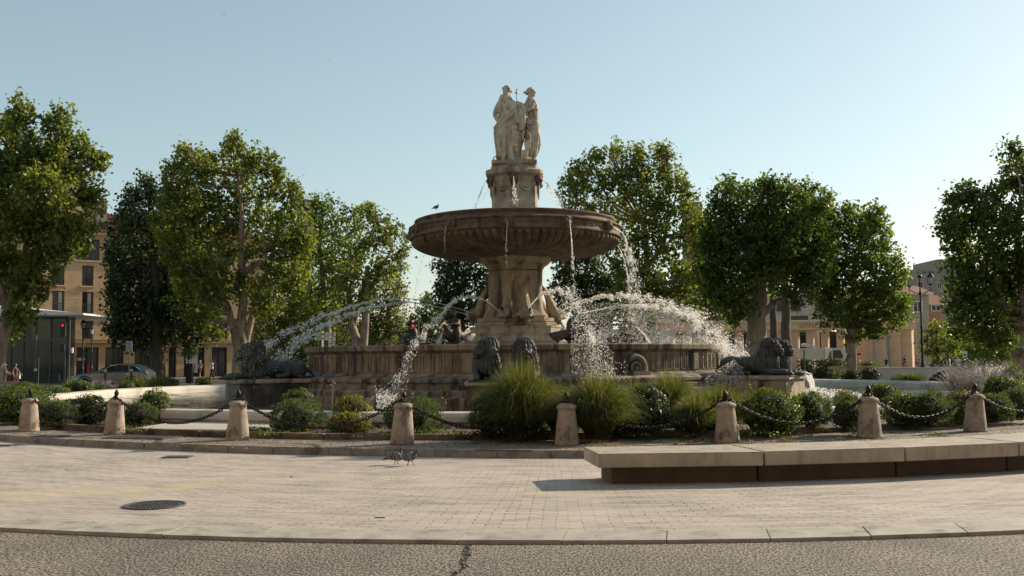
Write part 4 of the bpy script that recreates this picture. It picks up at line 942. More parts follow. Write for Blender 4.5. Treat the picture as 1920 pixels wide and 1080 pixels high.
# from the dolphins
jet('water jet arching from the left front dolphin towards the viewer over the basin wall', [(940, 588, 34.6), (912, 565, 33.9), (882, 557, 33.1), (855, 564, 32.3), (826, 590, 31.3), (800, 618, 30.3), (779, 650, 29.3), (757, 690, 28.3), (738, 726, 27.4), (722, 752, 26.9)], .30, .026, 1500, (.03, .17), (.012, .042), .05)
jet('short bright jet from the right front dolphin curving up and to the right', [(984, 588, 34.6), (997, 570, 34.1), (1015, 553, 33.5), (1042, 543, 32.8), (1065, 549, 32.0), (1086, 570, 31.2), (1104, 605, 30.2), (1118, 645, 29.1), (1130, 690, 28.1), (1138, 715, 27.5)], .34, .028, 2300, (.03, .36), (.009, .032), .16)
jet('upper of the two long jets arching left from the side dolphin', [(887, 587, 36.0), (846, 575, 35.8), (800, 564, 35.5), (750, 560, 35.2), (690, 566, 34.8), (630, 584, 34.3), (575, 606, 33.9), (525, 632, 33.4), (495, 655, 33.1), (486, 672, 33.0)], .62, .020, 1100, (.03, .15), (.012, .036), .05)
jet('lower of the two long jets arching left from the side dolphin', [(878, 590, 35.3), (830, 578, 35.0), (780, 568, 34.6), (735, 569, 34.2), (680, 582, 33.7), (630, 598, 33.2), (585, 622, 32.8), (548, 650, 32.4), (515, 684, 32.0), (486, 716, 31.7)], .50, .024, 1600, (.03, .17), (.012, .040), .06)
jet('upper of the two long jets arching right over the swan riders', [(1047, 587, 36.0), (1070, 574, 35.8), (1100, 562, 35.6), (1150, 555, 35.2), (1210, 556, 34.8), (1265, 572, 34.3), (1315, 598, 33.8), (1360, 632, 33.3), (1390, 662, 33.0), (1402, 690, 32.9)], .26, .028, 3400, (.04, .26), (.010, .032), .16)
jet('lower of the two long jets arching right over the swan riders', [(1078, 590, 35.2), (1110, 583, 34.9), (1155, 575, 34.5), (1210, 572, 34.0), (1262, 579, 33.5), (1300, 596, 33.0), (1335, 625, 32.5), (1362, 660, 32.0), (1375, 690, 31.7), (1380, 715, 31.5)], .34, .026, 3000, (.03, .24), (.010, .030), .18)
# from the swans
for lb, pts, nd in (('small fan of water falling from the swan left of the shaft', [(834, 618, 31.2), (828, 628, 31.0), (820, 645, 30.8)], 260), ('small jet falling right from the beak of the middle right swan', [(1088, 607, 31.4), (1102, 620, 31.2), (1114, 645, 31.0)], 260),
                    ('small straight jet falling from the beak of the far right swan', [(1192, 612, 39.0), (1205, 624, 38.8), (1220, 645, 38.6)], 200)):
    jet(lb, pts, .98, .035, nd, (.02, .08), (.006, .018), .02, group='small jets from the swans')
# overflow of the bowl
bowl = [('thin trickle from the second lion mask from the left of the bowl', [(836, 424, 32.9), (834, 440, 32.8), (833, 475, 32.8)], .35, .010, 70, .01), ('trickle down the middle of the bowl from the central lion mask', [(951, 414, 32.2), (950, 440, 32.1), (949, 470, 32.1), (950, 500, 32.1)], .5, .014, 110, .012),
        ('thin stream from the lion mask right of the middle of the bowl', [(1068, 414, 32.6), (1071, 440, 32.5), (1073, 478, 32.5), (1075, 520, 32.5), (1076, 600, 32.5)], .45, .020, 420, .03), ('broad bright cascade at the right side of the bowl', [(1151, 426, 34.0), (1168, 440, 33.8), (1178, 470, 33.7), (1186, 510, 33.6), (1193, 560, 33.5), (1197, 640, 33.4)], .28, .045, 2000, .10),
        ('thin curved stream falling under the right edge of the bowl', [(1157, 459, 36.8), (1168, 480, 36.8), (1176, 515, 36.8), (1181, 560, 36.8), (1183, 610, 36.8)], .6, .022, 420, .035), ('sparse drops falling from the left end of the bowl', [(773, 437, 36.5), (764, 450, 36.5), (757, 475, 36.5), (752, 520, 36.5), (750, 560, 36.5)], .12, .012, 150, .05),
        ('sparse thread of drops falling left of the shaft from the bowl', [(797, 474, 36), (786, 510, 36), (780, 545, 36), (777, 570, 36)], .0, .008, 90, .03)]
for lb, pts, so_, r, nd, sp in bowl: jet(lb, pts, so_, r, nd, (.012, sp * 2.2), (.007, .022), .0, group='water running off the upper bowl')
ped = [('thin stream falling left from the pedestal mask under the statues', [(916, 334, 36.0), (907, 347, 35.8), (899, 366, 35.6), (892, 389, 35.5)], .75, .011, 120, .02), ('faint second stream left of the pedestal', [(922, 344, 36.9), (913, 358, 37), (906, 374, 37.1), (901, 389, 37.2)], .7, .008, 80, .02),
       ('spattering stream down the middle corner of the statue pedestal', [(963, 331, 35.0), (963.5, 345, 34.9), (965, 365, 34.8), (967, 390, 34.7)], .4, .018, 360, .05), ('bright stream falling right from the pedestal under the statues', [(1014, 333, 35.9), (1026, 344, 35.7), (1037, 362, 35.5), (1050, 392, 35.3)], .5, .030, 700, .07),
       ('thin inner stream right of the pedestal', [(1018, 340, 36.9), (1025, 350, 37), (1031, 364, 37.1), (1036, 386, 37.2)], .6, .012, 140, .03)]
for lb, pts, so_, r, nd, sp in ped: jet(lb, pts, so_, r, nd, (.012, sp * 2), (.006, .020), .0, group='water falling from the statue pedestal')
# sheet pouring off the shell on the right plinth
a = PLA[1]; c0 = F + Vector((math.cos(a) * 10.45, math.sin(a) * 10.45, 1.04)); q = MB(); tn = Vector((-math.sin(a), math.cos(a), 0)); dr = Vector((math.cos(a), math.sin(a), 0))
e = empty('water_sheet', tuple(c0), 0, 'sheet of white water pouring off the shell at the right plinth', 'water sheet')
P_ = []
for i in range(26):
    w = (i / 25 - .5) * .62
    pts = [tn * w * (1 - .2 * k / 8) + dr * (.12 * math.sqrt(k / 8.0) + .10 * k / 8 + .012 * random.uniform(-1, 1)) - Vector((0, 0, .84 * (k / 8) ** 1.6)) for k in range(9)]
    q.tube(pts, [.011 * random.uniform(.6, 1.3) for _ in pts], 5)
    for k in range(22): j = random.randint(1, 8); P_.append(tuple(pts[j] + Vector((random.gauss(0, .03), random.gauss(0, .03), random.gauss(0, .04)))))
q.build('stream', drop_mat, e, True); tag(link('drops', drops_mesh('drops', np.array(P_), rng.uniform(.006, .016, len(P_))), drop_mat, e), kind='stuff')
# fine spray
def spray(label, poly, n, Y, dy, size, pw=1.0):
    """poly: list of (x, ytop, ybottom) columns in photo pixels, scattered through a real depth range"""
    xs = np.array([p[0] for p in poly], float); t_ = np.array([p[1] for p in poly], float); b_ = np.array([p[2] for p in poly], float)
    X = rng.uniform(xs[0], xs[-1], n * 3); keep = rng.uniform(0, 1, n * 3) < (np.interp(X, xs, b_ - t_) / (b_ - t_).max()); X = X[keep][:n]
    v = rng.uniform(0, 1, len(X)) ** pw; Yp = np.interp(X, xs, t_) + v * np.interp(X, xs, b_ - t_); D = Y + rng.uniform(-dy, dy, len(X))
    P = np.array([tuple(AT(float(x), float(y), float(d))) for x, y, d in zip(X, Yp, D)]); o0 = P.mean(0)
    s = size[0] + (size[1] - size[0]) * rng.uniform(0, 1, len(X)) ** 3
    o = link('spray', drops_mesh('spray', P - o0, s), drop_mat, None, loc=tuple(o0)); return tag(o, label, 'spray', kind='stuff')
spray('cloud of fine drops hanging under the right-hand jets', [(1050, 560, 640), (1090, 560, 645), (1130, 568, 645), (1200, 565, 645), (1260, 578, 645), (1320, 605, 646), (1370, 640, 655), (1400, 672, 690)], 9000, 34.0, 1.5, (.0045, .017))
spray('drops showering in front of the basin wall below the middle right jet', [(1070, 600, 700), (1100, 600, 705), (1130, 640, 712), (1150, 660, 712)], 1800, 28.2, .5, (.005, .019))
spray('white mist of drops at the right end of the basin rim', [(1240, 634, 648), (1300, 628, 650), (1350, 634, 660), (1385, 650, 676), (1405, 664, 690)], 4200, 32.5, .8, (.004, .012), .8)
spray('drops spattering the haunches of the right lion', [(1322, 708, 730), (1350, 690, 730), (1375, 674, 728), (1395, 690, 728)], 1500, 30.6, .35, (.006, .020))
spray('sparkling drops in front of the left lion and tree trunk', [(440, 660, 740), (470, 640, 738), (500, 655, 720), (530, 650, 690)], 380, 31.5, .8, (.008, .024))
spray('splash in the pool where the left front jet lands', [(705, 735, 765), (722, 742, 768), (745, 738, 768)], 600, 26.4, .5, (.006, .022))
spray('low line of splash drops along the left part of the basin rim', [(620, 645, 652), (760, 636, 648), (850, 630, 646), (870, 638, 646)], 900, 32.5, 1.2, (.004, .013))
spray('splashes on the pool surface left of the lion', [(325, 742, 749), (380, 738, 750), (428, 742, 750)], 160, 33, 1.2, (.008, .022))
spray('splashes on the pool surface right of the plinth', [(1500, 728, 742), (1530, 726, 745), (1590, 732, 746), (1618, 738, 746)], 900, 32, 2.2, (.010, .030))
# ================================================================== TREES AND PLANTS
plane_leaf = leafmat('plane_leaves', [(.036, .058, .017), (.072, .108, .028), (.125, .168, .040), (.195, .235, .062)], .5, .5)
plane_leaf_y = leafmat('plane_leaves_yellowish', [(.048, .068, .019), (.098, .126, .032), (.165, .190, .048), (.250, .255, .080)], .53, .5)
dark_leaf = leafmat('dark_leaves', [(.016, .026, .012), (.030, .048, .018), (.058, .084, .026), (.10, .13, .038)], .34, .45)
olive_leaf = leafmat('feathery_leaves', [(.048, .060, .018), (.090, .100, .026), (.138, .145, .038), (.19, .185, .052)], .48, .6)
lime_leaf = leafmat('lime_leaves', [(.06, .085, .018), (.10, .13, .026), (.15, .18, .035), (.20, .23, .05)], .5, .5)
bark = pm('plane_bark', (.33, .27, .20), (.17, .135, .10), 3.5, .9, .5, 14, stretch=(1, 1, .45), stain=(.10, .085, .065), stscale=3, ststretch=(1, 1, .4), stlo=.55, sthi=.62)
bark_dark = pm('dark_bark', (.10, .08, .06), (.05, .04, .03), 3.5, .9, .5, 14, stretch=(1, 1, .4))
def leaf_cloud(C, N, size, up=.35, asp=.75, fold=.25):
    """C centres, N preferred normals -> folded diamond leaves (two triangles each, drawn as one quad)"""
    n = len(C); nr = N * up + rng.normal(0, 1, (n, 3)) * .8; nr /= np.linalg.norm(nr, axis=1)[:, None] + 1e-9
    t = rng.normal(0, 1, (n, 3)); t -= nr * (t * nr).sum(1)[:, None]; t /= np.linalg.norm(t, axis=1)[:, None] + 1e-9; bt = np.cross(nr, t)
    s = size[:, None]; V = np.empty((n, 4, 3)); V[:, 0] = C - t * s * .5; V[:, 1] = C + bt * s * asp * .5 + nr * s * fold * .5; V[:, 2] = C + t * s * .5 - nr * s * .08; V[:, 3] = C - bt * s * asp * .5 + nr * s * fold * .5
    return V.reshape(-1, 3), np.arange(4 * n).reshape(n, 4)
def tree(name, label, Y, trunk, lobes, leaf=None, bk=None, dens=.30, lsize=.24, group='trees round the square', cat='tree', gap=.0, clump=.55, dark=0.0, depthk=.55, flat_=.9, seed=1):
    """trunk: list of polylines [(x, y, half-width px)...]; lobes: (x, y, rx, ry[, dy]) in photo pixels at distance Y"""
    global rng
    rng = np.random.default_rng(seed); rr = random.Random(seed); leaf = leaf or plane_leaf; bk = bk or bark
    dens *= .80
    k = Y / FPX; x0 = trunk[0][0]; base = AT(x0[0], x0[1], Y); base.z = 0.0
    e = empty(name, tuple(base), 0, label, cat, group)
    W = (max(l[0] + l[2] for l in lobes) - min(l[0] - l[2] for l in lobes)) * k
    q = MB(); nodes_ = []
    for pl in trunk:
        pts = [AT(x, y, Y) for x, y, *_ in pl]
        if pl is trunk[0]: pts[0].z = -.05
        cv = catmull(pts, 5); m_ = len(cv) - 1; w = [p[2] * k for p in pl]
        dy = rr.uniform(-.6, .6) if pl is not trunk[0] else 0
        cv = [p + Vector((0, dy * (i / m_) ** 1.2 * 1.5, 0)) for i, p in enumerate(cv)]
        rad = [np.interp(i / m_ * (len(w) - 1), range(len(w)), w) for i in range(m_ + 1)]
        cv = [c + Vector((noise.noise(c * .9) * .12, noise.noise(c * .9 + Vector((9, 0, 0))) * .12, 0)) * min(1, i / 4) for i, c in enumerate(cv)]
        q.tube([c - base for c in cv], rad, 9); nodes_ += [(cv[i], rad[i]) for i in range(m_ // 2, m_ + 1)]
    CC = []; NN = []; SS = []; RN = []
    for L in lobes:
        x, y, rx, ry = L[:4]; dy = L[4] if len(L) > 4 else rr.uniform(-.36, .22) * W * depthk
        c = AT(x, y, Y + dy); kk = (Y + dy) / FPX; RX, RZ = rx * kk, ry * kk; RY = max(min(RX, RZ), .7 * RX) * flat_
        # limb to the lobe and twigs inside it
        nd, nr_ = min(nodes_, key=lambda n_: (n_[0] - c).length + abs(n_[0].z - c.z) * .3 + (5 if n_[0].z > c.z else 0))
        mid = nd.lerp(c, .5) + Vector((rr.uniform(-.4, .4), rr.uniform(-.4, .4), (nd - c).length * -.04)); r1 = min(nr_ * .6, .05 + .028 * (nd - c).length)
        top = c + Vector((0, 0, RZ * .5)); cv = catmull([nd, mid, c, top], 5); q.tube([p - base for p in cv], [r1 + (0.022 - r1) * (i / (len(cv) - 1)) for i in range(len(cv))], 6)
        for _ in range(7):
            a = rr.uniform(0, 6.28); zz = rr.uniform(-.6, .8); tip = c + Vector((RX * .8 * math.cos(a) * math.sqrt(1 - zz * zz), RY * .8 * math.sin(a), RZ * zz)); st = cv[rr.randint(6, len(cv) - 2)]
            q.tube([st - base, st.lerp(tip, .5) - base + Vector((rr.uniform(-.2, .2), rr.uniform(-.2, .2), .1)), tip - base], [.035, .024, .010], 4)
        nl = int(math.pi * rx * ry * dens * rr.uniform(.7, 1.2)); ncl = max(8, int(nl / 26)); d = rng.normal(0, 1, (ncl, 3)); d /= np.linalg.norm(d, axis=1)[:, None]
        rad = rng.uniform(.25, 1, ncl) ** .5; keep = np.ones(ncl, bool)
        cc = d * rad[:, None] * np.array([RX, RY, RZ]) + np.array(tuple(c)); tone = rng.uniform(0, 1, ncl)
        ci = rng.integers(0, ncl, nl); cs = rng.uniform(.35, 1.15, ncl) * clump; n1_ = int(nl * .42)
        g = rng.normal(0, 1, (nl, 3)) * (cs[ci] * .42)[:, None] * np.array([1, 1, .8]); P = cc[ci] + g
        # leafy shoots that grow outwards and upwards through the lobe
        nsh = max(6, int(nl / 42)); ds = rng.normal(0, 1, (nsh, 3)) + np.array([0, 0, .55]); ds /= np.linalg.norm(ds, axis=1)[:, None]; R3 = np.array([RX, RY, RZ])
        p0 = np.array(tuple(c)) + ds * R3 * rng.uniform(.1, .6, nsh)[:, None]; p1 = np.array(tuple(c)) + (ds + np.array([0, 0, .25])) * R3 * rng.uniform(.75, 1.32, nsh)[:, None]; mid_ = (p0 + p1) / 2 + rng.normal(0, .25, (nsh, 3))
        si = rng.integers(0, nsh, nl - n1_); tt = rng.uniform(0, 1, nl - n1_)[:, None]; Q = (1 - tt) ** 2 * p0[si] + 2 * tt * (1 - tt) * mid_[si] + tt ** 2 * p1[si] + rng.normal(0, 1, (nl - n1_, 3)) * (.27 - .16 * tt) * (clump / .55)
        stone = rng.uniform(0, 1, nsh); P = np.concatenate([P[:n1_], Q]); tn_ = np.concatenate([tone[ci[:n1_]], stone[si]]); dd = np.concatenate([d[ci[:n1_]], ds[si]])
        CC.append(P); NN.append(dd * .6 + np.array([0, 0, .7])); SS.append(rng.uniform(.45, 1.25, nl) * lsize); RN.append(np.clip(tn_ * .55 + rng.uniform(0, .5, nl) - dark, 0, 1))
    q.build('trunk', bk, e, True)
    C_ = np.concatenate(CC) - np.array(tuple(base)); V, Fq = leaf_cloud(C_, np.concatenate(NN), np.concatenate(SS))
    me = npmesh('crown', V, Fq, np.concatenate(RN)); link('crown', me, leaf, e); return e
tree('plane_tree', 'tall leaning plane tree cut off by the left edge of the photo', 52, [[(-12, 705, 15), (2, 640, 13), (20, 580, 12), (42, 510, 10), (70, 470, 7)], [(14, 590, 8), (0, 520, 7), (-30, 440, 5)], [(42, 512, 7), (52, 440, 5), (60, 340, 3)]],
     [(38, 225, 26, 38), (110, 245, 24, 42), (10, 255, 30, 38), (55, 290, 44, 40), (100, 310, 38, 46), (152, 292, 30, 38), (183, 305, 20, 26), (15, 340, 62, 55), (80, 370, 60, 50), (140, 355, 42, 42), (176, 380, 28, 30), (20, 430, 70, 50), (95, 440, 55, 45), (130, 455, 40, 40), (5, 510, 60, 45), (80, 505, 38, 40), (50, 545, 40, 36), (35, 595, 34, 28), (-70, 330, 60, 90), (-80, 480, 60, 90), (10, 625, 26, 18), (160, 425, 30, 24)], plane_leaf_y, seed=3, dens=.34)
tree('dark_tree', 'dense dark tree with low crown in front of the ochre building, behind the blue sign', 66, [[(297, 704, 14), (296, 660, 13), (294, 600, 12), (292, 520, 9), (290, 440, 5)]],
     [(275, 360, 26, 28), (245, 385, 26, 28), (310, 385, 40, 42), (228, 430, 26, 32), (275, 440, 50, 46), (330, 450, 45, 50), (215, 490, 20, 40), (260, 520, 56, 52), (330, 530, 52, 50), (220, 560, 26, 46), (280, 590, 62, 48), (345, 590, 44, 42), (240, 630, 42, 30), (300, 640, 50, 28), (355, 625, 26, 30), (225, 610, 30, 34), (385, 560, 34, 44), (385, 610, 34, 34), (275, 342, 10, 14), (248, 372, 12, 12)], dark_leaf, bark_dark, dens=.44, lsize=.23, dark=.05, seed=5)
tree('plane_tree', 'tall plane tree with a three-stemmed pale trunk behind the left lion', 57, [[(451, 705, 17), (451, 668, 14), (452, 645, 14), (453, 600, 8), (455, 520, 8), (452, 430, 5), (448, 330, 3)], [(445, 650, 8), (436, 610, 7), (430, 575, 6), (400, 500, 5), (350, 440, 3)], [(459, 650, 8), (470, 600, 6), (482, 540, 6), (500, 500, 5), (515, 420, 3)], [(455, 515, 6), (480, 497, 6), (500, 492, 5), (498, 440, 3)], [(430, 575, 5), (380, 520, 4), (330, 490, 3)]],
     [(438, 275, 17, 26), (420, 305, 28, 30), (465, 310, 26, 34), (370, 310, 30, 30), (345, 300, 20, 22), (505, 322, 24, 30), (330, 335, 30, 34), (385, 345, 40, 42), (445, 360, 44, 48), (515, 360, 36, 42), (550, 375, 24, 34), (340, 390, 46, 44), (405, 410, 52, 46), (475, 415, 50, 46), (540, 420, 42, 46), (350, 450, 44, 42), (420, 470, 50, 42), (500, 475, 48, 42), (555, 475, 34, 40), (380, 510, 44, 38), (440, 540, 38, 34), (520, 530, 42, 38), (560, 530, 24, 30), (400, 560, 30, 26), (350, 520, 30, 30), (500, 575, 34, 26), (345, 560, 34, 28), (375, 600, 30, 22), (400, 625, 22, 14), (310, 430, 26, 40), (322, 480, 24, 34), (438, 262, 9, 16), (345, 285, 10, 14), (508, 300, 10, 16), (575, 450, 20, 40)], plane_leaf_y, dens=.26, lsize=.23, seed=8)
tree('feathery_tree', 'dark olive-green feathery tree behind the three-stemmed plane tree', 84, [[(530, 700, 6), (532, 640, 6), (520, 560, 5)], [(532, 640, 4), (560, 560, 3)]], [(545, 470, 50, 50), (590, 480, 40, 50), (520, 540, 60, 46), (570, 560, 56, 48), (510, 600, 60, 40), (590, 610, 56, 40), (540, 640, 70, 34), (620, 560, 40, 60), (480, 640, 40, 40), (630, 640, 60, 30)], olive_leaf, bark_dark, dens=.32, lsize=.22, clump=.8, dark=.15, seed=10)
tree('plane_tree', 'dark green plane tree with rounded top just right of the tall three-stemmed one', 72, [[(610, 700, 8), (612, 620, 8), (608, 540, 6), (600, 450, 4)]], [(580, 395, 26, 26), (605, 400, 30, 28), (580, 440, 40, 36), (630, 430, 34, 34), (600, 490, 46, 40), (640, 500, 36, 36), (575, 540, 36, 34), (625, 555, 40, 34), (600, 600, 40, 30)], plane_leaf, dens=.34, lsize=.24, seed=12)
tree('plane_tree', 'slender two-stemmed plane tree left of the bowl, branches reaching right', 64, [[(672, 705, 14), (668, 650, 10), (658, 600, 7), (652, 540, 4)], [(676, 700, 9), (682, 640, 8), (688, 590, 7), (690, 500, 4)], [(662, 620, 4), (672, 575, 3.5), (680, 520, 3)], [(688, 560, 4), (715, 500, 3), (735, 460, 2)]],
     [(668, 410, 24, 26), (690, 402, 22, 22), (710, 425, 26, 26), (660, 445, 34, 32), (705, 465, 36, 34), (742, 440, 22, 22), (755, 475, 16, 24), (670, 495, 38, 36), (715, 515, 32, 30), (745, 505, 18, 20), (650, 540, 34, 32), (690, 560, 36, 28), (640, 590, 30, 26), (750, 540, 12, 16)], plane_leaf_y, dens=.26, lsize=.23, seed=14)
tree('feathery_tree', 'rounded yellow-green feathery tree left of the fountain shaft', 80, [[(730, 700, 5), (730, 620, 5), (728, 560, 3)]], [(730, 540, 26, 30), (712, 560, 26, 26), (744, 570, 22, 30), (725, 600, 36, 34), (700, 620, 34, 30), (745, 625, 26, 30), (690, 650, 34, 26)], olive_leaf, bark_dark, dens=.5, lsize=.2, clump=.6, seed=15)
tree('background_tree', 'far hazy green trees in the gap left of the shaft, above the swan riders', 120, [[(800, 690, 4), (800, 640, 4), (798, 600, 3)]], [(800, 575, 26, 20), (785, 610, 28, 26), (815, 605, 30, 30), (800, 640, 40, 26), (840, 590, 30, 40), (770, 640, 20, 20), (850, 640, 40, 30)], plane_leaf, bark_dark, dens=.5, lsize=.32, clump=.9, dark=.1, seed=16)
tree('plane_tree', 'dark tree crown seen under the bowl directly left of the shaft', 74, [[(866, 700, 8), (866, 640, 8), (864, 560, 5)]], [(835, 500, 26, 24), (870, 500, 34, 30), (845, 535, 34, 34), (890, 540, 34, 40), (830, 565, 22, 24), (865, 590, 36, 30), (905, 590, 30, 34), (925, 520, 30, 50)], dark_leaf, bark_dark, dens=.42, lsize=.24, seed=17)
tree('plane_tree', 'big yellow-green plane tree with crooked pale limbs right of the bowl', 62, [[(1205, 705, 14), (1204, 640, 12), (1200, 590, 10), (1206, 545, 8), (1212, 500, 6), (1210, 420, 4)], [(1200, 580, 8), (1190, 540, 6), (1168, 510, 5), (1140, 480, 3)], [(1206, 545, 6), (1232, 530, 5), (1262, 528, 4), (1285, 505, 3)], [(1212, 500, 5), (1236, 470, 4), (1250, 420, 3)]],
     [(1110, 305, 30, 26), (1150, 298, 32, 28), (1195, 305, 30, 30), (1240, 300, 26, 28), (1085, 335, 28, 28), (1070, 365, 26, 30), (1125, 345, 42, 38), (1180, 350, 44, 40), (1235, 345, 38, 38), (1270, 345, 28, 34), (1100, 400, 46, 40), (1165, 410, 50, 44), (1225, 405, 46, 42), (1285, 400, 34, 40), (1310, 430, 26, 34), (1150, 460, 50, 42), (1215, 460, 48, 40), (1275, 465, 44, 40), (1312, 480, 26, 36), (1180, 510, 40, 32), (1260, 515, 42, 34), (1300, 540, 32, 36), (1230, 560, 40, 28), (1170, 560, 36, 30), (1290, 580, 34, 24), (1330, 440, 26, 40), (1325, 520, 26, 40), (1195, 290, 12, 14), (1250, 285, 12, 14), (1150, 282, 10, 12)], plane_leaf_y, dens=.27, lsize=.23, seed=19)
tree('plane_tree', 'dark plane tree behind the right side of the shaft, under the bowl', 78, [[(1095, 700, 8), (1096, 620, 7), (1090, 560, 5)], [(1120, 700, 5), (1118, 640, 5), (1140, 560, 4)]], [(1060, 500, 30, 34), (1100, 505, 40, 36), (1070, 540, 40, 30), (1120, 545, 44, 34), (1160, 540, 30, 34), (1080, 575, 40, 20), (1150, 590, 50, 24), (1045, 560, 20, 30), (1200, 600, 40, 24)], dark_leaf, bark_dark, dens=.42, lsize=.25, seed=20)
tree('plane_tree', 'broad dark green plane tree whose thick trunk stands behind the right lions', 58, [[(1412, 705, 22), (1414, 660, 20), (1420, 600, 17), (1425, 545, 13), (1430, 480, 8), (1425, 420, 5)], [(1422, 600, 8), (1448, 572, 6), (1475, 558, 4), (1510, 530, 3)], [(1424, 540, 7), (1385, 500, 5), (1360, 470, 3)]],
     [(1360, 365, 26, 26), (1440, 360, 30, 26), (1400, 375, 34, 28), (1475, 362, 34, 24), (1515, 370, 34, 26), (1540, 385, 24, 26), (1350, 405, 30, 34), (1400, 415, 44, 40), (1455, 405, 46, 40), (1515, 415, 44, 38), (1365, 455, 40, 42), (1425, 465, 48, 42), (1485, 465, 48, 42), (1540, 455, 30, 38), (1355, 510, 36, 42), (1410, 520, 44, 40), (1470, 520, 46, 38), (1525, 510, 36, 36), (1345, 560, 26, 30), (1385, 570, 40, 30), (1375, 595, 20, 14), (1500, 550, 36, 28), (1330, 470, 26, 50), (1330, 540, 26, 40), (1385, 470, 60, 46, -2), (1460, 450, 66, 50, -2), (1430, 520, 50, 26, -2), (1520, 480, 50, 50, -1), (1550, 530, 40, 46, 1), (1360, 348, 10, 14), (1440, 345, 12, 12), (1550, 420, 24, 50)], plane_leaf, dens=.34, lsize=.23, dark=.10, seed=22)
tree('background_tree', 'dark foliage filling the gap under the two big plane trees right of the bowl', 88, [[(1320, 700, 5), (1320, 640, 5), (1322, 580, 3)]], [(1300, 540, 40, 36), (1345, 550, 36, 36), (1260, 560, 40, 30), (1320, 585, 40, 22), (1220, 540, 30, 40), (1395, 560, 30, 30)], dark_leaf, bark_dark, dens=.4, lsize=.28, seed=21)
for i, (x, w, lb) in enumerate(((1452, 7, 'straight tree stem just right of the thick trunk behind the right lions'), (1474, 9, 'second straight dark tree stem right of the lions, peeling bark'))):
    tree('plane_tree', lb, 70 + 4 * i, [[(x, 700, w + 1), (x, 640, w), (x - 2, 570, w * .9), (x - 4, 500, w * .6)]], [(x - 30, 430, 40, 34), (x + 20, 440, 42, 34), (x, 480, 46, 34), (x + 40, 490, 38, 34), (x - 35, 500, 30, 30)], plane_leaf, bark_dark, dens=.26, lsize=.24, dark=.1, seed=30 + i)
tree('plane_tree', 'plane tree with dark slender trunk in front of the colonnade, left of the street lamp', 60, [[(1598, 705, 10), (1597, 660, 9), (1597, 600, 8), (1600, 540, 6), (1608, 460, 4)], [(1598, 600, 5), (1625, 560, 4), (1655, 530, 2.5)], [(1597, 590, 4), (1570, 550, 3), (1550, 520, 2)]],
     [(1640, 405, 22, 22), (1585, 405, 24, 24), (1615, 420, 26, 26), (1650, 430, 22, 24), (1575, 440, 34, 34), (1620, 460, 42, 36), (1662, 470, 30, 28), (1560, 490, 36, 38), (1610, 510, 46, 40), (1660, 510, 36, 34), (1690, 518, 20, 20), (1545, 545, 34, 36), (1600, 560, 50, 38), (1655, 560, 42, 34), (1693, 580, 20, 26), (1560, 595, 38, 26), (1615, 605, 42, 28), (1665, 600, 36, 22), (1600, 635, 30, 20), (1640, 625, 26, 14)], plane_leaf, dens=.32, lsize=.23, seed=24)
tree('plane_tree', 'large plane tree with leaning trunk cut off by the right edge of the photo', 50, [[(1914, 712, 17), (1912, 680, 15), (1910, 640, 13), (1922, 600, 12), (1950, 560, 9), (1980, 500, 6)], [(1912, 650, 7), (1880, 560, 6), (1850, 500, 4), (1820, 460, 3)], [(1922, 600, 7), (1905, 500, 5), (1900, 400, 3)]],
     [(1893, 282, 12, 16), (1912, 300, 14, 20), (1888, 318, 10, 12), (1925, 335, 22, 24), (1895, 350, 20, 22), (1860, 375, 22, 24), (1815, 360, 18, 20), (1792, 380, 18, 20), (1830, 395, 30, 28), (1775, 415, 20, 22), (1762, 430, 16, 12), (1805, 430, 34, 32), (1860, 430, 42, 42), (1910, 420, 40, 46), (1800, 475, 36, 30), (1855, 490, 48, 40), (1915, 500, 44, 44), (1795, 515, 24, 28), (1830, 540, 50, 40), (1890, 560, 50, 42), (1800, 575, 34, 34), (1850, 600, 48, 34), (1905, 610, 34, 30), (1818, 625, 36, 22), (1870, 640, 40, 20), (1960, 380, 40, 70), (1970, 520, 50, 80)], plane_leaf, dens=.34, lsize=.23, dark=.12, seed=26)
tree('young_tree', 'small light yellow-green tree beside the street lamp on the right', 66, [[(1757, 702, 2.4), (1757, 660, 2.2), (1756, 620, 1.5)]], [(1755, 622, 22, 18), (1738, 640, 18, 18), (1772, 640, 22, 20), (1750, 660, 26, 16), (1790, 655, 16, 14)], lime_leaf, bark_dark, dens=.55, lsize=.17, clump=.4, seed=27)
tree('background_tree', 'far green trees and hedge under the crown of the right edge tree', 92, [[(1845, 700, 4), (1845, 660, 3), (1846, 650, 2)]], [(1800, 655, 26, 20), (1830, 650, 30, 22), (1865, 655, 30, 20), (1890, 640, 30, 26), (1820, 675, 40, 14), (1880, 675, 34, 14)], plane_leaf, bark_dark, dens=.6, lsize=.24, clump=.6, seed=28)
tree('background_tree', 'dark foliage seen between the colonnade piers at the right', 150, [[(1730, 680, 3), (1730, 650, 3), (1730, 640, 2)]], [(1715, 640, 24, 24), (1735, 645, 22, 24), (1690, 650, 22, 20)], dark_leaf, bark_dark, dens=.6, lsize=.4, clump=1, seed=29)
tree('background_tree', 'shadowy trees filling the space under the crowns left of the fountain', 105, [[(650, 690, 4), (650, 640, 4), (650, 610, 3)]], [(470, 640, 40, 40), (520, 650, 40, 36), (575, 650, 44, 36), (630, 650, 44, 36), (690, 655, 40, 30), (560, 600, 60, 40), (640, 600, 50, 40), (480, 590, 40, 40), (750, 660, 34, 24)], dark_leaf, bark_dark, dens=.5, lsize=.34, clump=1, seed=31)
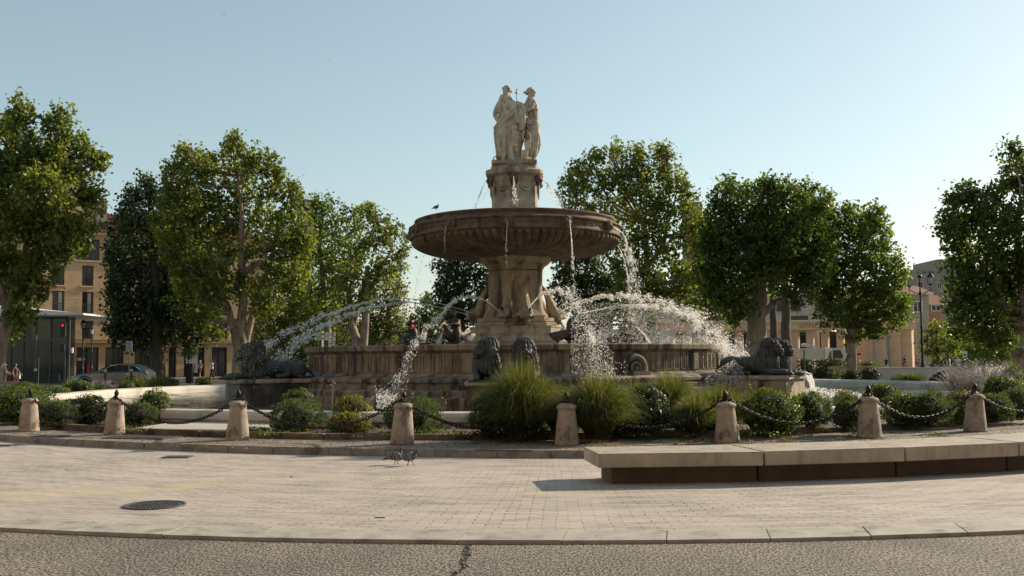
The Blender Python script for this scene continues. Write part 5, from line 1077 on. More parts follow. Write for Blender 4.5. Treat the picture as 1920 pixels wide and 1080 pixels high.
# ================================================================== SHRUBS
box_leaf = leafmat('pittosporum_leaves', [(.028, .045, .012), (.058, .088, .018), (.105, .14, .026), (.18, .205, .045)], .36, .5, spec=.4)
dkbox_leaf = leafmat('dark_shrub_leaves', [(.016, .028, .010), (.032, .050, .015), (.058, .085, .022), (.11, .14, .036)], .28, .48, spec=.4)
blue_leaf = leafmat('grey_green_sprigs', [(.038, .056, .032), (.070, .096, .054), (.105, .135, .074), (.145, .175, .095)], .32, .7)
yel_leaf = leafmat('yellowing_leaves', [(.06, .065, .016), (.12, .12, .028), (.20, .175, .04), (.27, .18, .055)], .4, .5)
twig = pm('twigs', (.022, .024, .012), (.012, .012, .008), 8, .9)
def shrub(kind, x, top, base, hw, label, z=.2, Y=None, leaf=None, n=None, group='clipped shrubs round the pool', seed=None, squash=1.0):
    global rng
    rng = np.random.default_rng(seed or int(x * 7 + top)); rr = random.Random(int(x + top))
    if Y is None: g = G(x, base, z); Yc = g.y + hw * g.y / FPX * .75
    else: Yc = Y
    k = Yc / FPX; c = AT(x, base, Yc); hor = AT(x, top, Yc).z; rx = hw * k; zb = z - .02
    H = max(hor - zb, .2); rz = H / 2 * 1.06; cz = zb + H - rz; e = empty('shrub', (c.x, Yc, zb), 0, label, 'shrub', group)
    mats = {'box': box_leaf, 'dark': dkbox_leaf, 'blue': blue_leaf, 'yellow': yel_leaf}; lm = leaf or mats[kind]
    q = MB(); ctr = Vector((0, 0, cz - zb))
    q.ell(ctr, (rx * .60, rx * .56, rz * .70), None, 16, 10)
    for v_i, v in enumerate(q.v): v = Vector(v); q.v[v_i] = tuple(v + (v - ctr) * .25 * noise.noise(v * 4))
    for i in range(7):
        a = 6.28 * i / 7; q.tube([(0.04 * math.cos(a), .04 * math.sin(a), 0), (rx * .35 * math.cos(a), rx * .35 * math.sin(a), H * .4)], [.015, .008], 5)
    q.build('stems', twig, e)
    px = k * FPX
    sz = {'box': .062, 'dark': .060, 'blue': .050, 'yellow': .060}[kind] * (1 if Yc < 26 else (Yc / 26) ** .6)
    area = 4 * math.pi * ((rx * rx + 2 * rx * rz) / 3); n = n or int(min(area / (sz * sz) * 4.2, 15000))
    d = rng.normal(0, 1, (n, 3)); d /= np.linalg.norm(d, axis=1)[:, None]; d[:, 2] = np.where(d[:, 2] < -.75, -d[:, 2], d[:, 2])
    if kind == 'blue':
        ncl = max(30, n // 22); dc = rng.normal(0, 1, (ncl, 3)); dc /= np.linalg.norm(dc, axis=1)[:, None]; ci = rng.integers(0, ncl, n)
        rr_ = rng.uniform(.82, 1.10, ncl)[ci] * rng.uniform(.86, 1.04, n); d = dc[ci] + rng.normal(0, .10, (n, 3)); d /= np.linalg.norm(d, axis=1)[:, None]
        lump = np.array([1 + .10 * noise.noise(Vector(v) * 2.5 + Vector((x, 0, 0))) for v in d]); C_ = d * (rr_ * lump)[:, None] * np.array([rx, rx * .95, rz]) + np.array([0, 0, cz - zb]); tone = rng.uniform(0, 1, ncl)[ci] * .55 + rng.uniform(0, .45, n)
        # narrow upright sprigs
        t = d * .8 + rng.normal(0, .35, (n, 3)) + np.array([0, 0, .5]); t /= np.linalg.norm(t, axis=1)[:, None]; s = rng.uniform(.6, 1.3, n)[:, None] * sz; b_ = np.cross(t, rng.normal(0, 1, (n, 3))); b_ /= np.linalg.norm(b_, axis=1)[:, None]
        V = np.empty((n, 4, 3)); V[:, 0] = C_ - t * s * .6; V[:, 1] = C_ + b_ * s * .20; V[:, 2] = C_ + t * s * .6; V[:, 3] = C_ - b_ * s * .20; V = V.reshape(-1, 3); Fq = np.arange(4 * n).reshape(n, 4)
    else:
        ncl = max(24, n // 26); dc = rng.normal(0, 1, (ncl, 3)); dc /= np.linalg.norm(dc, axis=1)[:, None]; ci = rng.integers(0, ncl, n); loose = .16 if kind != 'yellow' else .24
        d = dc[ci] + rng.normal(0, loose, (n, 3)); d /= np.linalg.norm(d, axis=1)[:, None]
        lump = np.array([1 + .13 * noise.noise(Vector(v) * 2.3 + Vector((x, top, 0))) for v in d]); rr_ = rng.uniform(.86, 1.08, ncl)[ci] * (1 - np.abs(rng.normal(0, .09 if kind != 'yellow' else .16, n)))
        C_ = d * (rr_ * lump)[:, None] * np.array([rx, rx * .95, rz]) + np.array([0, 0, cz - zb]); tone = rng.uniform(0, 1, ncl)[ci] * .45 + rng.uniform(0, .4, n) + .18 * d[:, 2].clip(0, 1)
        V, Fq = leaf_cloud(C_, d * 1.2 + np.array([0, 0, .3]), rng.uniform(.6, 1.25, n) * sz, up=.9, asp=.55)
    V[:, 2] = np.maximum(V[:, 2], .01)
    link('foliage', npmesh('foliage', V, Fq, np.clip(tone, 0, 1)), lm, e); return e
SH = [('box', 22, 724, 792, 62, 'large bright green shrub mass at the far left edge'), ('blue', 102, 750, 800, 42, 'low grey-green mound behind the first bollard from the left'), ('box', 62, 726, 782, 44, 'round green shrub behind the leftmost grey-green mound'),
      ('dark', 168, 739, 796, 34, 'dark leafy shrub left of the second bollard'), ('blue', 140, 748, 780, 36, 'grey-green mound filling behind the dark leaning stone block'), ('blue', 256, 750, 801, 38, 'grey-green mound right of the second bollard'), ('box', 290, 729, 792, 33, 'tall round shrub with shiny leaves standing against the left pool rim'),
      ('box', 559, 729, 785, 35, 'bright green shrub peeping out above the grey-green mound by the left lion'), ('blue', 558, 750, 809, 52, 'wide grey-green mound between third and fourth bollards'), ('yellow', 660, 740, 800, 39, 'loose yellow-green shrub beside the sprinkler pipe'), ('yellow', 655, 772, 812, 42, 'low straggly yellowish growth under the loose yellow-green shrub'),
      ('blue', 772, 746, 814, 54, 'grey-green mound behind the bollard with the pigeons'), ('dark', 922, 738, 822, 46, 'dark shrub at the left foot of the tallest grass clump'), ('dark', 985, 752, 822, 46, 'dark foliage under the tallest grass clump'),
      ('dark', 1212, 724, 816, 46, 'dark glossy shrub between the second and third grass clumps'), ('dark', 1150, 750, 818, 30, 'dark foliage hidden under the second grass clump'), ('dark', 1290, 752, 812, 34, 'dark foliage left of the bollard at the bench end'), ('box', 1447, 728, 814, 58, 'big round shrub with glossy leaves, largest one, right of the sixth bollard'),
      ('blue', 1518, 733, 806, 40, 'round grey-green shrub right of the big glossy one'), ('yellow', 1584, 729, 775, 22, 'small orange-tipped shrub against the pool water at the right'), ('blue', 1588, 742, 811, 44, 'grey-green mound left of the seventh bollard'), ('box', 1655, 717, 778, 38, 'dark round shrub behind the seventh bollard'),
      ('box', 1694, 736, 800, 42, 'leafy shrub with lit green tips right of the seventh bollard'), ('blue', 1746, 733, 800, 44, 'grey-green mound between the two rightmost bollards'), ('yellow', 1806, 728, 795, 36, 'yellowing shrub left of the last bollard'), ('blue', 1862, 738, 792, 42, 'grey-green mound right of the last bollard'),
      ('blue', 1912, 728, 788, 40, 'dark grey-green shrub at the right edge'), ('box', 1885, 704, 760, 40, 'leafy green shrub below the yellow grass at the right edge')]
for s in SH: shrub(*s[:5], s[5])
FSH = [('box', 48, 716, 736, 34, 38, 'lit green shrub beyond the pool at the far left'), ('box', 96, 722, 742, 36, 36, 'bright green shrub beyond the pool, second from the left edge'), ('box', 148, 712, 732, 26, 40, 'round shrub beyond the pool below the car bonnet'), ('blue', 190, 720, 730, 22, 41, 'low grey-green plant beyond the pool by the front wheel of the car'),
       ('box', 233, 713, 727, 20, 43, 'small green shrub beyond the pool under the car door'), ('box', 315, 705, 723, 20, 48, 'dense dark-centred shrub beyond the pool behind the car'), ('box', 281, 714, 726, 18, 46, 'low leafy shrub between grass tufts beyond the pool'), ('box', 383, 706, 720, 18, 52, 'isolated round shrub beyond the pool under the planter'),
       ('dark', 1630, 690, 712, 21, 55, 'dark round shrub beyond the pool, right of the dark statue'), ('dark', 1595, 693, 712, 18, 56, 'small dark shrub beyond the pool at the foot of the dark statue'), ('blue', 1690, 703, 714, 20, 53, 'low grey-green shrub beyond the pool left of the lamp base'), ('dark', 1777, 694, 718, 26, 47, 'dark shrub beyond the pool left of the purple flowers'),
       ('dark', 1757, 702, 716, 14, 48, 'tiny dark shrub beside the lamp base'), ('dark', 1545, 690, 712, 26, 58, 'dark shrub beyond the pool below the cream lorry'), ('box', 1625, 676, 694, 20, 68, 'yellow-green shrub on the plaza right of the dark statue'), ('dark', 1565, 672, 690, 34, 80, 'dark hedge in front of the cream lorry'), ('dark', 1515, 674, 700, 20, 75, 'dark hedge under the body of the cream lorry'),
       ('box', 1850, 712, 745, 34, 34, 'broad green shrub beyond the pool under the purple flowers'), ('dark', 1785, 668, 692, 40, 85, 'long dark hedge behind the white low wall at the right')]
for k_, x, t_, b_, hw, Y, lb in FSH: shrub(k_, x, t_, b_, hw, lb, z=.15 if Y < 60 else 0, Y=Y, group='shrubs beyond the pool')
# ================================================================== GRASSES
grass_m = leafmat('fountain_grass', [(.024, .036, .010), (.056, .078, .017), (.105, .122, .032), (.23, .205, .095)], .42, .55)
def tuft(x, top, base, hw, n, label, z=.2, Y=None, width=.011, mat=None, name='grass_clump', cat='grass clump', group='fountain grass clumps', droop=1.0, seed=None, r0=.22):
    global rng
    rng = np.random.default_rng(seed or int(x)); 
    if Y is None: g = G(x, base, z); Yc = g.y + hw * g.y / FPX * .4
    else: Yc = Y
    k = Yc / FPX; c = AT(x, base, Yc); H = AT(x, top, Yc).z - z; Wd = hw * k; e_ = None
    S_ = 7; th = rng.uniform(0, 6.283, n); lean = rng.uniform(0, 1, n) ** .75; L = H * rng.uniform(.40, 1.10, n) ** .9 * (1 + .12 * lean)
    b0 = np.stack([np.cos(th), np.sin(th), 0 * th], 1) * (rng.uniform(0, 1, n) ** .5 * r0 * Wd * 1.4)[:, None]; out = np.stack([np.cos(th + rng.normal(0, .35, n)), np.sin(th + rng.normal(0, .35, n)), 0 * th], 1)
    P = np.empty((n, S_, 3)); reach = Wd * lean * rng.uniform(.7, 1.25, n)
    for j in range(S_):
        t = j / (S_ - 1); hor = reach * (t ** 1.5); zz = L * (t * 1.0 - droop * lean * .62 * t ** 3.2 * rng.uniform(.85, 1.25, n)); P[:, j] = b0 + out * hor[:, None]; P[:, j, 2] = np.maximum(zz, .0)
    P[:, 1:-1] += rng.normal(0, .008, (n, S_ - 2, 3)); sidev = np.stack([-out[:, 1], out[:, 0], 0 * th], 1); sidev = sidev * .7 + rng.normal(0, .4, (n, 3)); sidev /= np.linalg.norm(sidev, axis=1)[:, None]
    wv_ = np.array([1, 1, .95, .85, .7, .45, .08]) * width * .5; V = np.empty((n, S_, 2, 3)); V[:, :, 0] = P - sidev[:, None, :] * wv_[None, :, None]; V[:, :, 1] = P + sidev[:, None, :] * wv_[None, :, None]
    idx = np.arange(n)[:, None] * S_ * 2 + np.arange(S_ - 1)[None, :] * 2; Fq = np.stack([idx, idx + 1, idx + 3, idx + 2], 2).reshape(-1, 4); tone = np.repeat(rng.uniform(0, .75, n)[:, None], S_ - 1, 1) + np.linspace(0, .28, S_ - 1)[None, :]
    me = npmesh(name, V.reshape(-1, 3), Fq, np.clip(tone, 0, 1).ravel()); o = link(name, me, mat or grass_m, None, loc=(c.x, Yc, z - .01)); return tag(o, label, cat, group)
tuft(978, 664, 822, 82, 6800, 'tallest fountain grass clump, in front of the middle lions', width=.010)
tuft(1122, 684, 822, 76, 5600, 'second largest fountain grass clump, between the fifth bollard and the dark glossy shrub', width=.010)
tuft(1256, 682, 806, 62, 3600, 'grass clump rising behind the dark glossy shrub', Y=20.4)
tuft(1345, 710, 808, 74, 4200, 'low wide grass clump left of the biggest round shrub')
tuft(1188, 704, 800, 52, 2400, 'soft grass clump filling between the second largest clump and the dark glossy shrub', Y=20.2)
tuft(1305, 728, 816, 50, 2400, 'fine arching grass left of the bollard at the bench end')
tuft(1050, 712, 815, 50, 1800, 'fine grass joining the two largest clumps behind the fifth bollard')
tuft(1072, 730, 818, 30, 700, 'thin wisps of grass behind the fifth bollard')
tuft(1897, 668, 716, 24, 900, 'yellow-green grass clump by the purple flowers at the right edge', Y=33, width=.02, z=.2)
tuft(1710, 692, 714, 34, 700, 'pale thin grass beyond the pool around the lamp base', Y=50, width=.022, group='grass beyond the pool')
for i, (x, t_, b_, hw, Y, lb) in enumerate(((258, 700, 724, 18, 44, 'spiky grass tuft beyond the pool below the car'), (293, 696, 724, 26, 47, 'yellow-green grass tuft beyond the pool at the tail of the car'), (130, 706, 730, 16, 42, 'thin grass beyond the pool in front of the glass pavilion'), (1560, 684, 706, 30, 62, 'long grass in front of the cream lorry'), (1640, 672, 690, 22, 70, 'grass on the plaza beside the small wooden fence'))):
    tuft(x, t_, b_, hw, 420, lb, Y=Y, z=.12, width=.03, group='grass beyond the pool')
# Russian sage : pale purple spikes
sage_m = leafmat('sage_spikes', [(.18, .16, .17), (.27, .235, .28), (.36, .31, .38), (.46, .41, .47)], .3, .8, tmul=(1, 1, 1))
def sage(x, top, base, hw, n, Y, label, group):
    o = tuft(x, top + 12, base, hw, n, label, Y=Y, width=.014, mat=box_leaf, name='flowering_sage', cat='flowers', group=group, droop=.35, r0=.55)
    V = np.empty(len(o.data.vertices) * 3, np.float32); o.data.vertices.foreach_get('co', V); V = V.reshape(-1, 7, 2, 3).mean(2)
    pts = []; 
    for j in (3, 4, 5, 6):
        for r_ in range(5): f = rng.uniform(0, 1, (len(V), 1)); pts.append(V[:, j - 1] * f + V[:, j] * (1 - f) + rng.normal(0, .018, (len(V), 3)))
    C_ = np.concatenate(pts); V2, Fq = leaf_cloud(C_, np.tile([0, 0, 1.], (len(C_), 1)), rng.uniform(.022, .05, len(C_)), up=.2)
    link('flower_spikes', npmesh('flower_spikes', V2, Fq, rng.uniform(.2, 1, len(C_))), sage_m, o)
sage(1832, 664, 735, 52, 520, 33, 'pale purple flowering sage beyond the pool near the right edge', None)
sage(1812, 672, 742, 30, 220, 31, 'smaller purple sage leaning over the pool rim at the right', None)
sage(185, 700, 728, 30, 120, 43, 'thin purple flower spikes beyond the pool in front of the car wheel', None)
# yellow-flowered stalks
for i, (x, t_, b_, Y, lb) in enumerate(((815, 730, 790, 20.3, 'leafy weed stalks with one yellow flower right of the fourth bollard'), (1400, 700, 760, 21.2, 'upright stalks with yellow flowers before the right plinth'), (1380, 712, 762, 21.0, 'short leafy stalks left of the yellow-flowered ones'))):
    k = Y / FPX; c = AT(x, b_, Y); e = empty('flower_stalks', (c.x, Y, .2), 0, lb, 'weeds', 'weed stalks in the bed'); H = AT(x, t_, Y).z - .2; q = MB(); rr = random.Random(i); P_ = []; fl = MB()
    for s in range(7):
        a = rr.uniform(0, 6.28); bx = rr.uniform(-.22, .22); h = H * rr.uniform(.6, 1.02); tip = Vector((bx + .08 * math.cos(a), .08 * math.sin(a), h)); q.tube([(bx, 0, 0), (bx * 1.05, 0, h * .5), tip], [.006, .005, .003], 4)
        for w in range(26): f = rr.uniform(.2, 1); P_.append(Vector((bx, 0, 0)).lerp(tip, f) + Vector((rr.gauss(0, .016), rr.gauss(0, .016), 0)))
        if i < 2 and s < (1 if i == 0 else 4): fl.ell(tip + Vector((0, 0, .01)), (.022, .022, .012), None, 8, 5)
    q.build('stalks', box_leaf, e); V2, Fq = leaf_cloud(np.array([tuple(p) for p in P_]), np.tile([0, 0, 1.], (len(P_), 1)), rng.uniform(.03, .07, len(P_)), up=.3, asp=.35)
    link('leaves', npmesh('leaves', V2, Fq, rng.uniform(.4, 1, len(P_))), box_leaf, e)
    if fl.v: fl.build('flowers', flat('yellow_petals', (.75, .45, .02), .6), e)
# ground cover, weeds at the kerbs and dry leaves
def scatter(name, label, kind_, n, pts_fn, sz, mat, z=.22, up=.4, asp=.4):
    P = []
    while len(P) < n: P.append(pts_fn())
    P = np.array(P); V2, Fq = leaf_cloud(P, np.tile([0, 0, 1.], (n, 1)), rng.uniform(.5, 1.3, n) * sz, up=up, asp=asp)
    tag(link(name, npmesh(name, V2, Fq, rng.uniform(0, 1, n)), mat), label, kind_, kind='stuff')
rr = random.Random(4); rng = np.random.default_rng(77)
patches = [(rr.uniform(440, 1480), rr.uniform(795, 818), rr.uniform(.05, .28)) for _ in range(70)] + [(230, 806, .25), (245, 808, .2)]
PG = [(G(x, y, .2), s) for x, y, s in patches]
def gp():
    p, s = rr.choice(PG); d = abs(rr.gauss(0, .5)); return (p.x + rr.gauss(0, s), p.y + rr.gauss(0, s * .5), .2 + rr.uniform(.0, .09))
scatter('ground_cover', 'low green weeds and ground cover over the soil of the front bed', 'ground cover', 5200, gp, .06, box_leaf)
wp = [(G(rr.uniform(860, 1500), rr.uniform(826, 834), .12), rr.uniform(.03, .12)) for _ in range(34)] + [(G(rr.uniform(1380, 1800), rr.uniform(812, 830), .12), .06) for _ in range(20)] + [(G(rr.uniform(215, 250), rr.uniform(812, 818), .12), .05) for _ in range(4)]
def wf():
    p, s = rr.choice(wp); return (p.x + rr.gauss(0, s), p.y + rr.gauss(0, s * .4), .125 + abs(rr.gauss(0, .03)))
scatter('kerb_weeds', 'tufts of short grass along the foot of the bed kerb', 'grass', 2600, wf, .045, grass_m, asp=.25)
def lf():
    x = rr.uniform(250, 1900); p = G(x, 812 + rr.uniform(0, 30) if x < 1200 else 806 + rr.uniform(0, 26), .12); return (p.x, p.y, .13)
dry = leafmat('dry_leaves', [(.12, .07, .03), (.22, .14, .07), (.33, .23, .12), (.40, .30, .18)], .2, .8)
scatter('dry_leaves', 'small dry brown leaves strewn on the cobbles', 'leaf litter', 1100, lf, .035, dry, up=2.5, asp=.7)
def lf2():
    p = G(rr.uniform(520, 1380), rr.uniform(798, 822), .2); return (p.x, p.y, .235)
scatter('dry_leaves', 'dry leaves scattered over the soil of the bed', 'leaf litter', 900, lf2, .045, dry, up=2, asp=.7)
# far belt of trees beyond the square
n_ = 30000; X_ = rng.uniform(-90, 95, n_); top_ = np.array([5.6 + 1.9 * noise.noise(Vector((x * .09, 0, 0))) + 1.2 * noise.noise(Vector((x * .4, 3, 0))) for x in X_]); Z_ = top_ * rng.uniform(.0, 1, n_) ** .7; Yb = 150 + rng.uniform(-3, 3, n_)
V2, Fq = leaf_cloud(np.stack([X_, Yb, Z_], 1), np.tile([0, -.5, .7], (n_, 1)), rng.uniform(.35, .75, n_), up=.5)
tag(link('far_trees', npmesh('far_trees', V2, Fq, rng.uniform(0, .8, n_)), plane_leaf), 'far belt of trees closing the view beyond the square', 'far trees', kind='stuff')
# agave-like spiky plant under the tall grass
p = G(925, 818, .2); q = MB(); rr = random.Random(2)
for i in range(26):
    a = rr.uniform(0, 6.28); t_ = rr.uniform(.15, .9); d = Vector((math.cos(a) * t_, math.sin(a) * t_, 1)).normalized(); s = Vector((-math.sin(a), math.cos(a), 0)) * .014; L = rr.uniform(.25, .42)
    q.add([-s, s, d * L * .6 + s, d * L * .6 - s, d * L], [(0, 1, 2, 3), (3, 2, 4)])
tag(q.build('spiky_plant', blue_leaf, None, loc=(p.x, p.y, .2)), 'small spiky plant at the front foot of the tallest grass clump', 'plant')
# ================================================================== BUILDINGS
ochre = pm('ochre_brick', (.50, .345, .195), (.40, .27, .15), 1.2, .9, .3, 12, stain=(.30, .20, .115), stscale=.5, ststretch=(1, 1, 3), stlo=.52, sthi=.7)
ochre_trim = pm('ochre_trim', (.56, .42, .26), (.46, .34, .20), 1.5, .85)
glass_d = flat('dark_glass', (.018, .022, .026), .08); shutter = flat('brown_shutter', (.10, .045, .03), .6); rail_m = flat('railing_metal', (.10, .095, .09), .5, .5)
tile = pm('roof_tiles', (.30, .135, .085), (.20, .085, .055), 3, .9, .4, 10, stretch=(1, 4, 1)); grey_wall = pm('grey_render', (.33, .28, .23), (.26, .22, .18), .8, .9); pink_stone = pm('colonnade_stone', (.60, .40, .26), (.48, .32, .21), 1.2, .85, .2, 12)
pale_m = pm('white_stone_far', (.60, .57, .53), (.50, .48, .45), 1, .8); curtain = flat('curtain', (.45, .42, .38), .8); black_m = flat('black_metal', (.02, .02, .022), .45, .3); white_m = flat('white_paint', (.72, .71, .68), .5)
class Wall:
    """vertical facade plane through (X, Y) running in direction ang; pixels are mapped on it by casting the pixel ray"""
    def __init__(s, X, Y, ang): s.o = Vector((X, Y, 0)); s.d = Vector((math.cos(ang), math.sin(ang), 0)); s.n = Vector((math.sin(ang), -math.cos(ang), 0)); s.ang = ang
    def uv(s, x, y):
        r = ray(x, y); t = (s.o - CAM).dot(s.n) / r.dot(s.n); p = CAM + r * t; return ((p - s.o).dot(s.d), p.z)
    def p(s, u, v, dep=0.0): return Vector((u, -dep, v))      # local: x along wall, -y towards the camera
    def rect(s, x0, y0, x1, y1): a = s.uv(x0, (y0 + y1) / 2)[0]; b_ = s.uv(x1, (y0 + y1) / 2)[0]; xm = (x0 + x1) / 2; return (a, b_, s.uv(xm, y1)[1], s.uv(xm, y0)[1])
def facade(w, e, u0, u1, v0, v1, rects, mat, depth=.35, name='wall'):
    us = sorted(set([u0, u1] + [r[0] for r in rects] + [r[1] for r in rects])); vs_ = sorted(set([v0, v1] + [r[2] for r in rects] + [r[3] for r in rects])); us = [u for u in us if u0 <= u <= u1]; vs_ = [v for v in vs_ if v0 <= v <= v1]
    q = MB()
    for i in range(len(us) - 1):
        for j in range(len(vs_) - 1):
            cu, cv = (us[i] + us[i + 1]) / 2, (vs_[j] + vs_[j + 1]) / 2
            if any(r[0] < cu < r[1] and r[2] < cv < r[3] for r in rects): continue
            q.add([(us[i], 0, vs_[j]), (us[i + 1], 0, vs_[j]), (us[i + 1], 0, vs_[j + 1]), (us[i], 0, vs_[j + 1])], [(0, 1, 2, 3)])
    for r in rects:
        a, b_, c, d = r[:4]; q.add([(a, 0, c), (b_, 0, c), (b_, 0, d), (a, 0, d), (a, depth, c), (b_, depth, c), (b_, depth, d), (a, depth, d)], [(0, 4, 5, 1), (1, 5, 6, 2), (2, 6, 7, 3), (3, 7, 4, 0)])
    return q.build(name, mat, e)
def window(e, r, depth=.35, kind='rail', bars=2):
    a, b_, c, d = r[:4]; w, h = b_ - a, d - c
    q = MB(); q.add([(a + .001, depth - .02, c + .001), (b_ - .001, depth - .02, c + .001), (b_ - .001, depth - .02, d - .001), (a + .001, depth - .02, d - .001)], [(0, 1, 2, 3)]); o = q.build('window', glass_d, e)
    q = MB(); f = .07
    for s in range(bars + 1): x = a + f / 2 + (w - f) * s / bars; q.box((x, depth - .06, (c + d) / 2), (f, .05, h - .01))
    for z in (c + f / 2, d - f / 2): q.box(((a + b_) / 2, depth - .0585, z), (w - .01, .047, f))
    q.build('frame', shutter if kind != 'shop' else black_m, o)
    if kind == 'rail':
        q = MB(); hz = c + min(1.0, h * .42); q.box(((a + b_) / 2, .06, hz), (w, .04, .05)); q.box(((a + b_) / 2, .06, c + .1), (w, .03, .03)); n = int(w / .13)
        for k in range(1, n): q.box((a + w * k / n, .061, (c + hz) / 2), (.02, .02, hz - c))
        q.build('railing', rail_m, o)
        q = MB(); q.box(((a + b_) / 2, -.06, c - .07), (w + .3, .20, .12)); q.build('sill', ochre_trim, o)
        if random.random() < .6: q = MB(); q.box((a + w * .16, depth - .10, (c + d) / 2), (w * .24, .03, h * .9)); q.build('shutter', shutter, o)
        if random.random() < .35: q = MB(); q.box((a + w * .7, depth - .045, (c + d) / 2), (w * .3, .01, h * .92)); q.build('curtain', curtain, o)
    return o
# ---- left ochre building
w1 = Wall(-41.5, 82.5, R(37)); e = empty('apartment_building', (w1.o.x, w1.o.y, 0), w1.ang, 'long ochre brick building with tiled roof, iron-railed windows and ground-floor shops, behind the left trees', 'building')
def XR(x): return w1.uv(x, 640)[0]
rects = []; rails = []; shops = []
cols_ = [(-10, 12), (38, 60), (98, 121), (154, 175.5), (206, 227), (258, 279), (308, 329), (358, 379), (407, 427)]
for (a, b_) in cols_:
    for (t_, bt) in ((498, 536), (547, 587), (598, 636)):
        r = w1.rect(a, t_, b_, bt); r = (r[0], r[1], w1.uv(165, bt)[1], w1.uv(165, t_)[1]); rects.append(r); rails.append(r)
for (a, b_) in ((84, 131), (143, 187), (197, 238), (250, 290), (300, 340), (352, 392), (404, 440)):
    r = w1.rect(a, 448, b_, 488); r = (r[0], r[1], w1.uv(165, 488)[1], w1.uv(165, 448)[1]); rects.append(r); rails.append(r)
for (a, b_) in ((86, 128), (143, 185), (197, 232), (252, 296), (316, 331), (345, 384), (397, 426), (440, 470)):
    r = w1.rect(a, 651, b_, 699); r = (r[0], r[1], .15, w1.uv(165, 651)[1]); rects.append(r); shops.append(r)
uL, uR = XR(-60), XR(500); top = w1.uv(165, 440)[1]
rects = [r for r in rects if r[0] > uL and r[1] < uR]
facade(w1, e, uL, uR, 0, top, rects, ochre)
random.seed(3)
for r in rails: window(e, r, bars=2 if r[1] - r[0] < 1.6 else 3)
for k, r in enumerate(shops):
    window(e, r, kind='shop', bars=2 if r[1] - r[0] < 2 else 3)
vc = w1.uv(165, 640)[1]
q = MB(); q.box(((uL + uR) / 2, -.16, vc), (uR - uL, .34, .28)); q.box(((uL + uR) / 2, -.20, vc + .17), (uR - uL, .44, .07)); q.box(((uL + uR) / 2, -.22, top + .10), (uR - uL + .6, .5, .2)); q.build('cornice', ochre_trim, e)
q = MB(); D = 9.0; rt = top + .2; q.add([(uL, -.5, rt), (uR, -.5, rt), (uR, D, rt + 3.0), (uL, D, rt + 3.0), (uL, 2 * D, rt), (uR, 2 * D, rt)], [(0, 1, 2, 3), (3, 2, 5, 4), (0, 3, 4), (1, 5, 2)])
for k in range(int((uR - uL) / .32)): q.tube([(uL + .16 + k * .32, -.52, rt + .03), (uL + .16 + k * .32, D, rt + 3.04)], .085, 5)
rf = q.build('roof', tile, e)
for (x, wd, h) in ((165, 2.2, 1.9), (206, .9, 1.7), (345, 2.0, 3.4)):
    u = w1.uv(x, 420)[0]; q = MB(); q.box((u, 3.2, rt + 1.0 + h / 2), (wd, 1.0, h + 1)); q.box((u, 3.2, rt + 1.55 + h), (wd + .2, 1.2, .12)); q.tube([(u + .2, 3.2, rt + 1.6 + h), (u + .2, 3.2, rt + 1.9 + h)], .14, 8); q.build('chimney', ochre_trim if wd > 1 else grey_wall, rf)
q = MB(); q.add([(uR, 0, 0), (uR, 2 * D, 0), (uR, 2 * D, top), (uR, 0, top), (uL, 0, 0), (uL, 2 * D, 0), (uL, 2 * D, top), (uL, 0, top)], [(0, 1, 2, 3), (4, 7, 6, 5), (5, 6, 2, 1)]); q.build('side_wall', ochre, e)
q = MB(); a, b_ = w1.rect(0, 660, 0, 700)[0], 0; q.box(((uL + uR) / 2, -3.3, -.0), (uR - uL, 6.4, .25)); tag(q.build('sidewalk', kerb_mat, None, loc=w1.o), kind='structure').rotation_euler.z = w1.ang
# illegible dark shop sign board and red display
for (x0, y0, x1, y1, m_, nm) in ((398, 649.5, 425, 658, black_m, 'shop_sign'), (146, 671, 160, 676, curtain, 'window_display'), (164, 684, 172, 699, flat('red_display', (.35, .02, .02), .5), 'red_display'), (350, 664, 372, 699, pale_m, 'window_display')):
    r = w1.rect(x0, y0, x1, y1); q = MB(); q.box(((r[0] + r[1]) / 2, .22, (r[2] + r[3]) / 2), (r[1] - r[0], .06, r[3] - r[2])); q.build(nm, m_, e)
# planter with olive tree
def prism_px(x0, y0, x1, y1, Y): a = AT(x0, y1, Y); b_ = AT(x1, y0, Y); return a, b_
a, b_ = prism_px(350, 684, 361, 716, 72); e2 = empty('planter', ((a.x + b_.x) / 2, 72, 0), 0, 'tall dark rust-coloured planter holding a small grey-green olive tree', 'planter'); h = b_.z
q = MB(); q.box((0, 0, h / 2), (.40, .40, h), taper=1.25); q.box((0, 0, h - .05), (.62, .62, .30)); q.build('pot', flat('rust_planter', (.035, .018, .012), .8), e2)
tree('olive_tree', 'small rounded olive tree growing from the rusty planter', 72, [[(355.5, 690, 1), (355, 675, 1), (355, 665, .6)]], [(355, 656, 12, 9), (347, 663, 9, 8), (364, 662, 9, 9), (356, 670, 9, 7)], blue_leaf, bark_dark, dens=1.0, lsize=.13, clump=.35, seed=40).location.z = 0
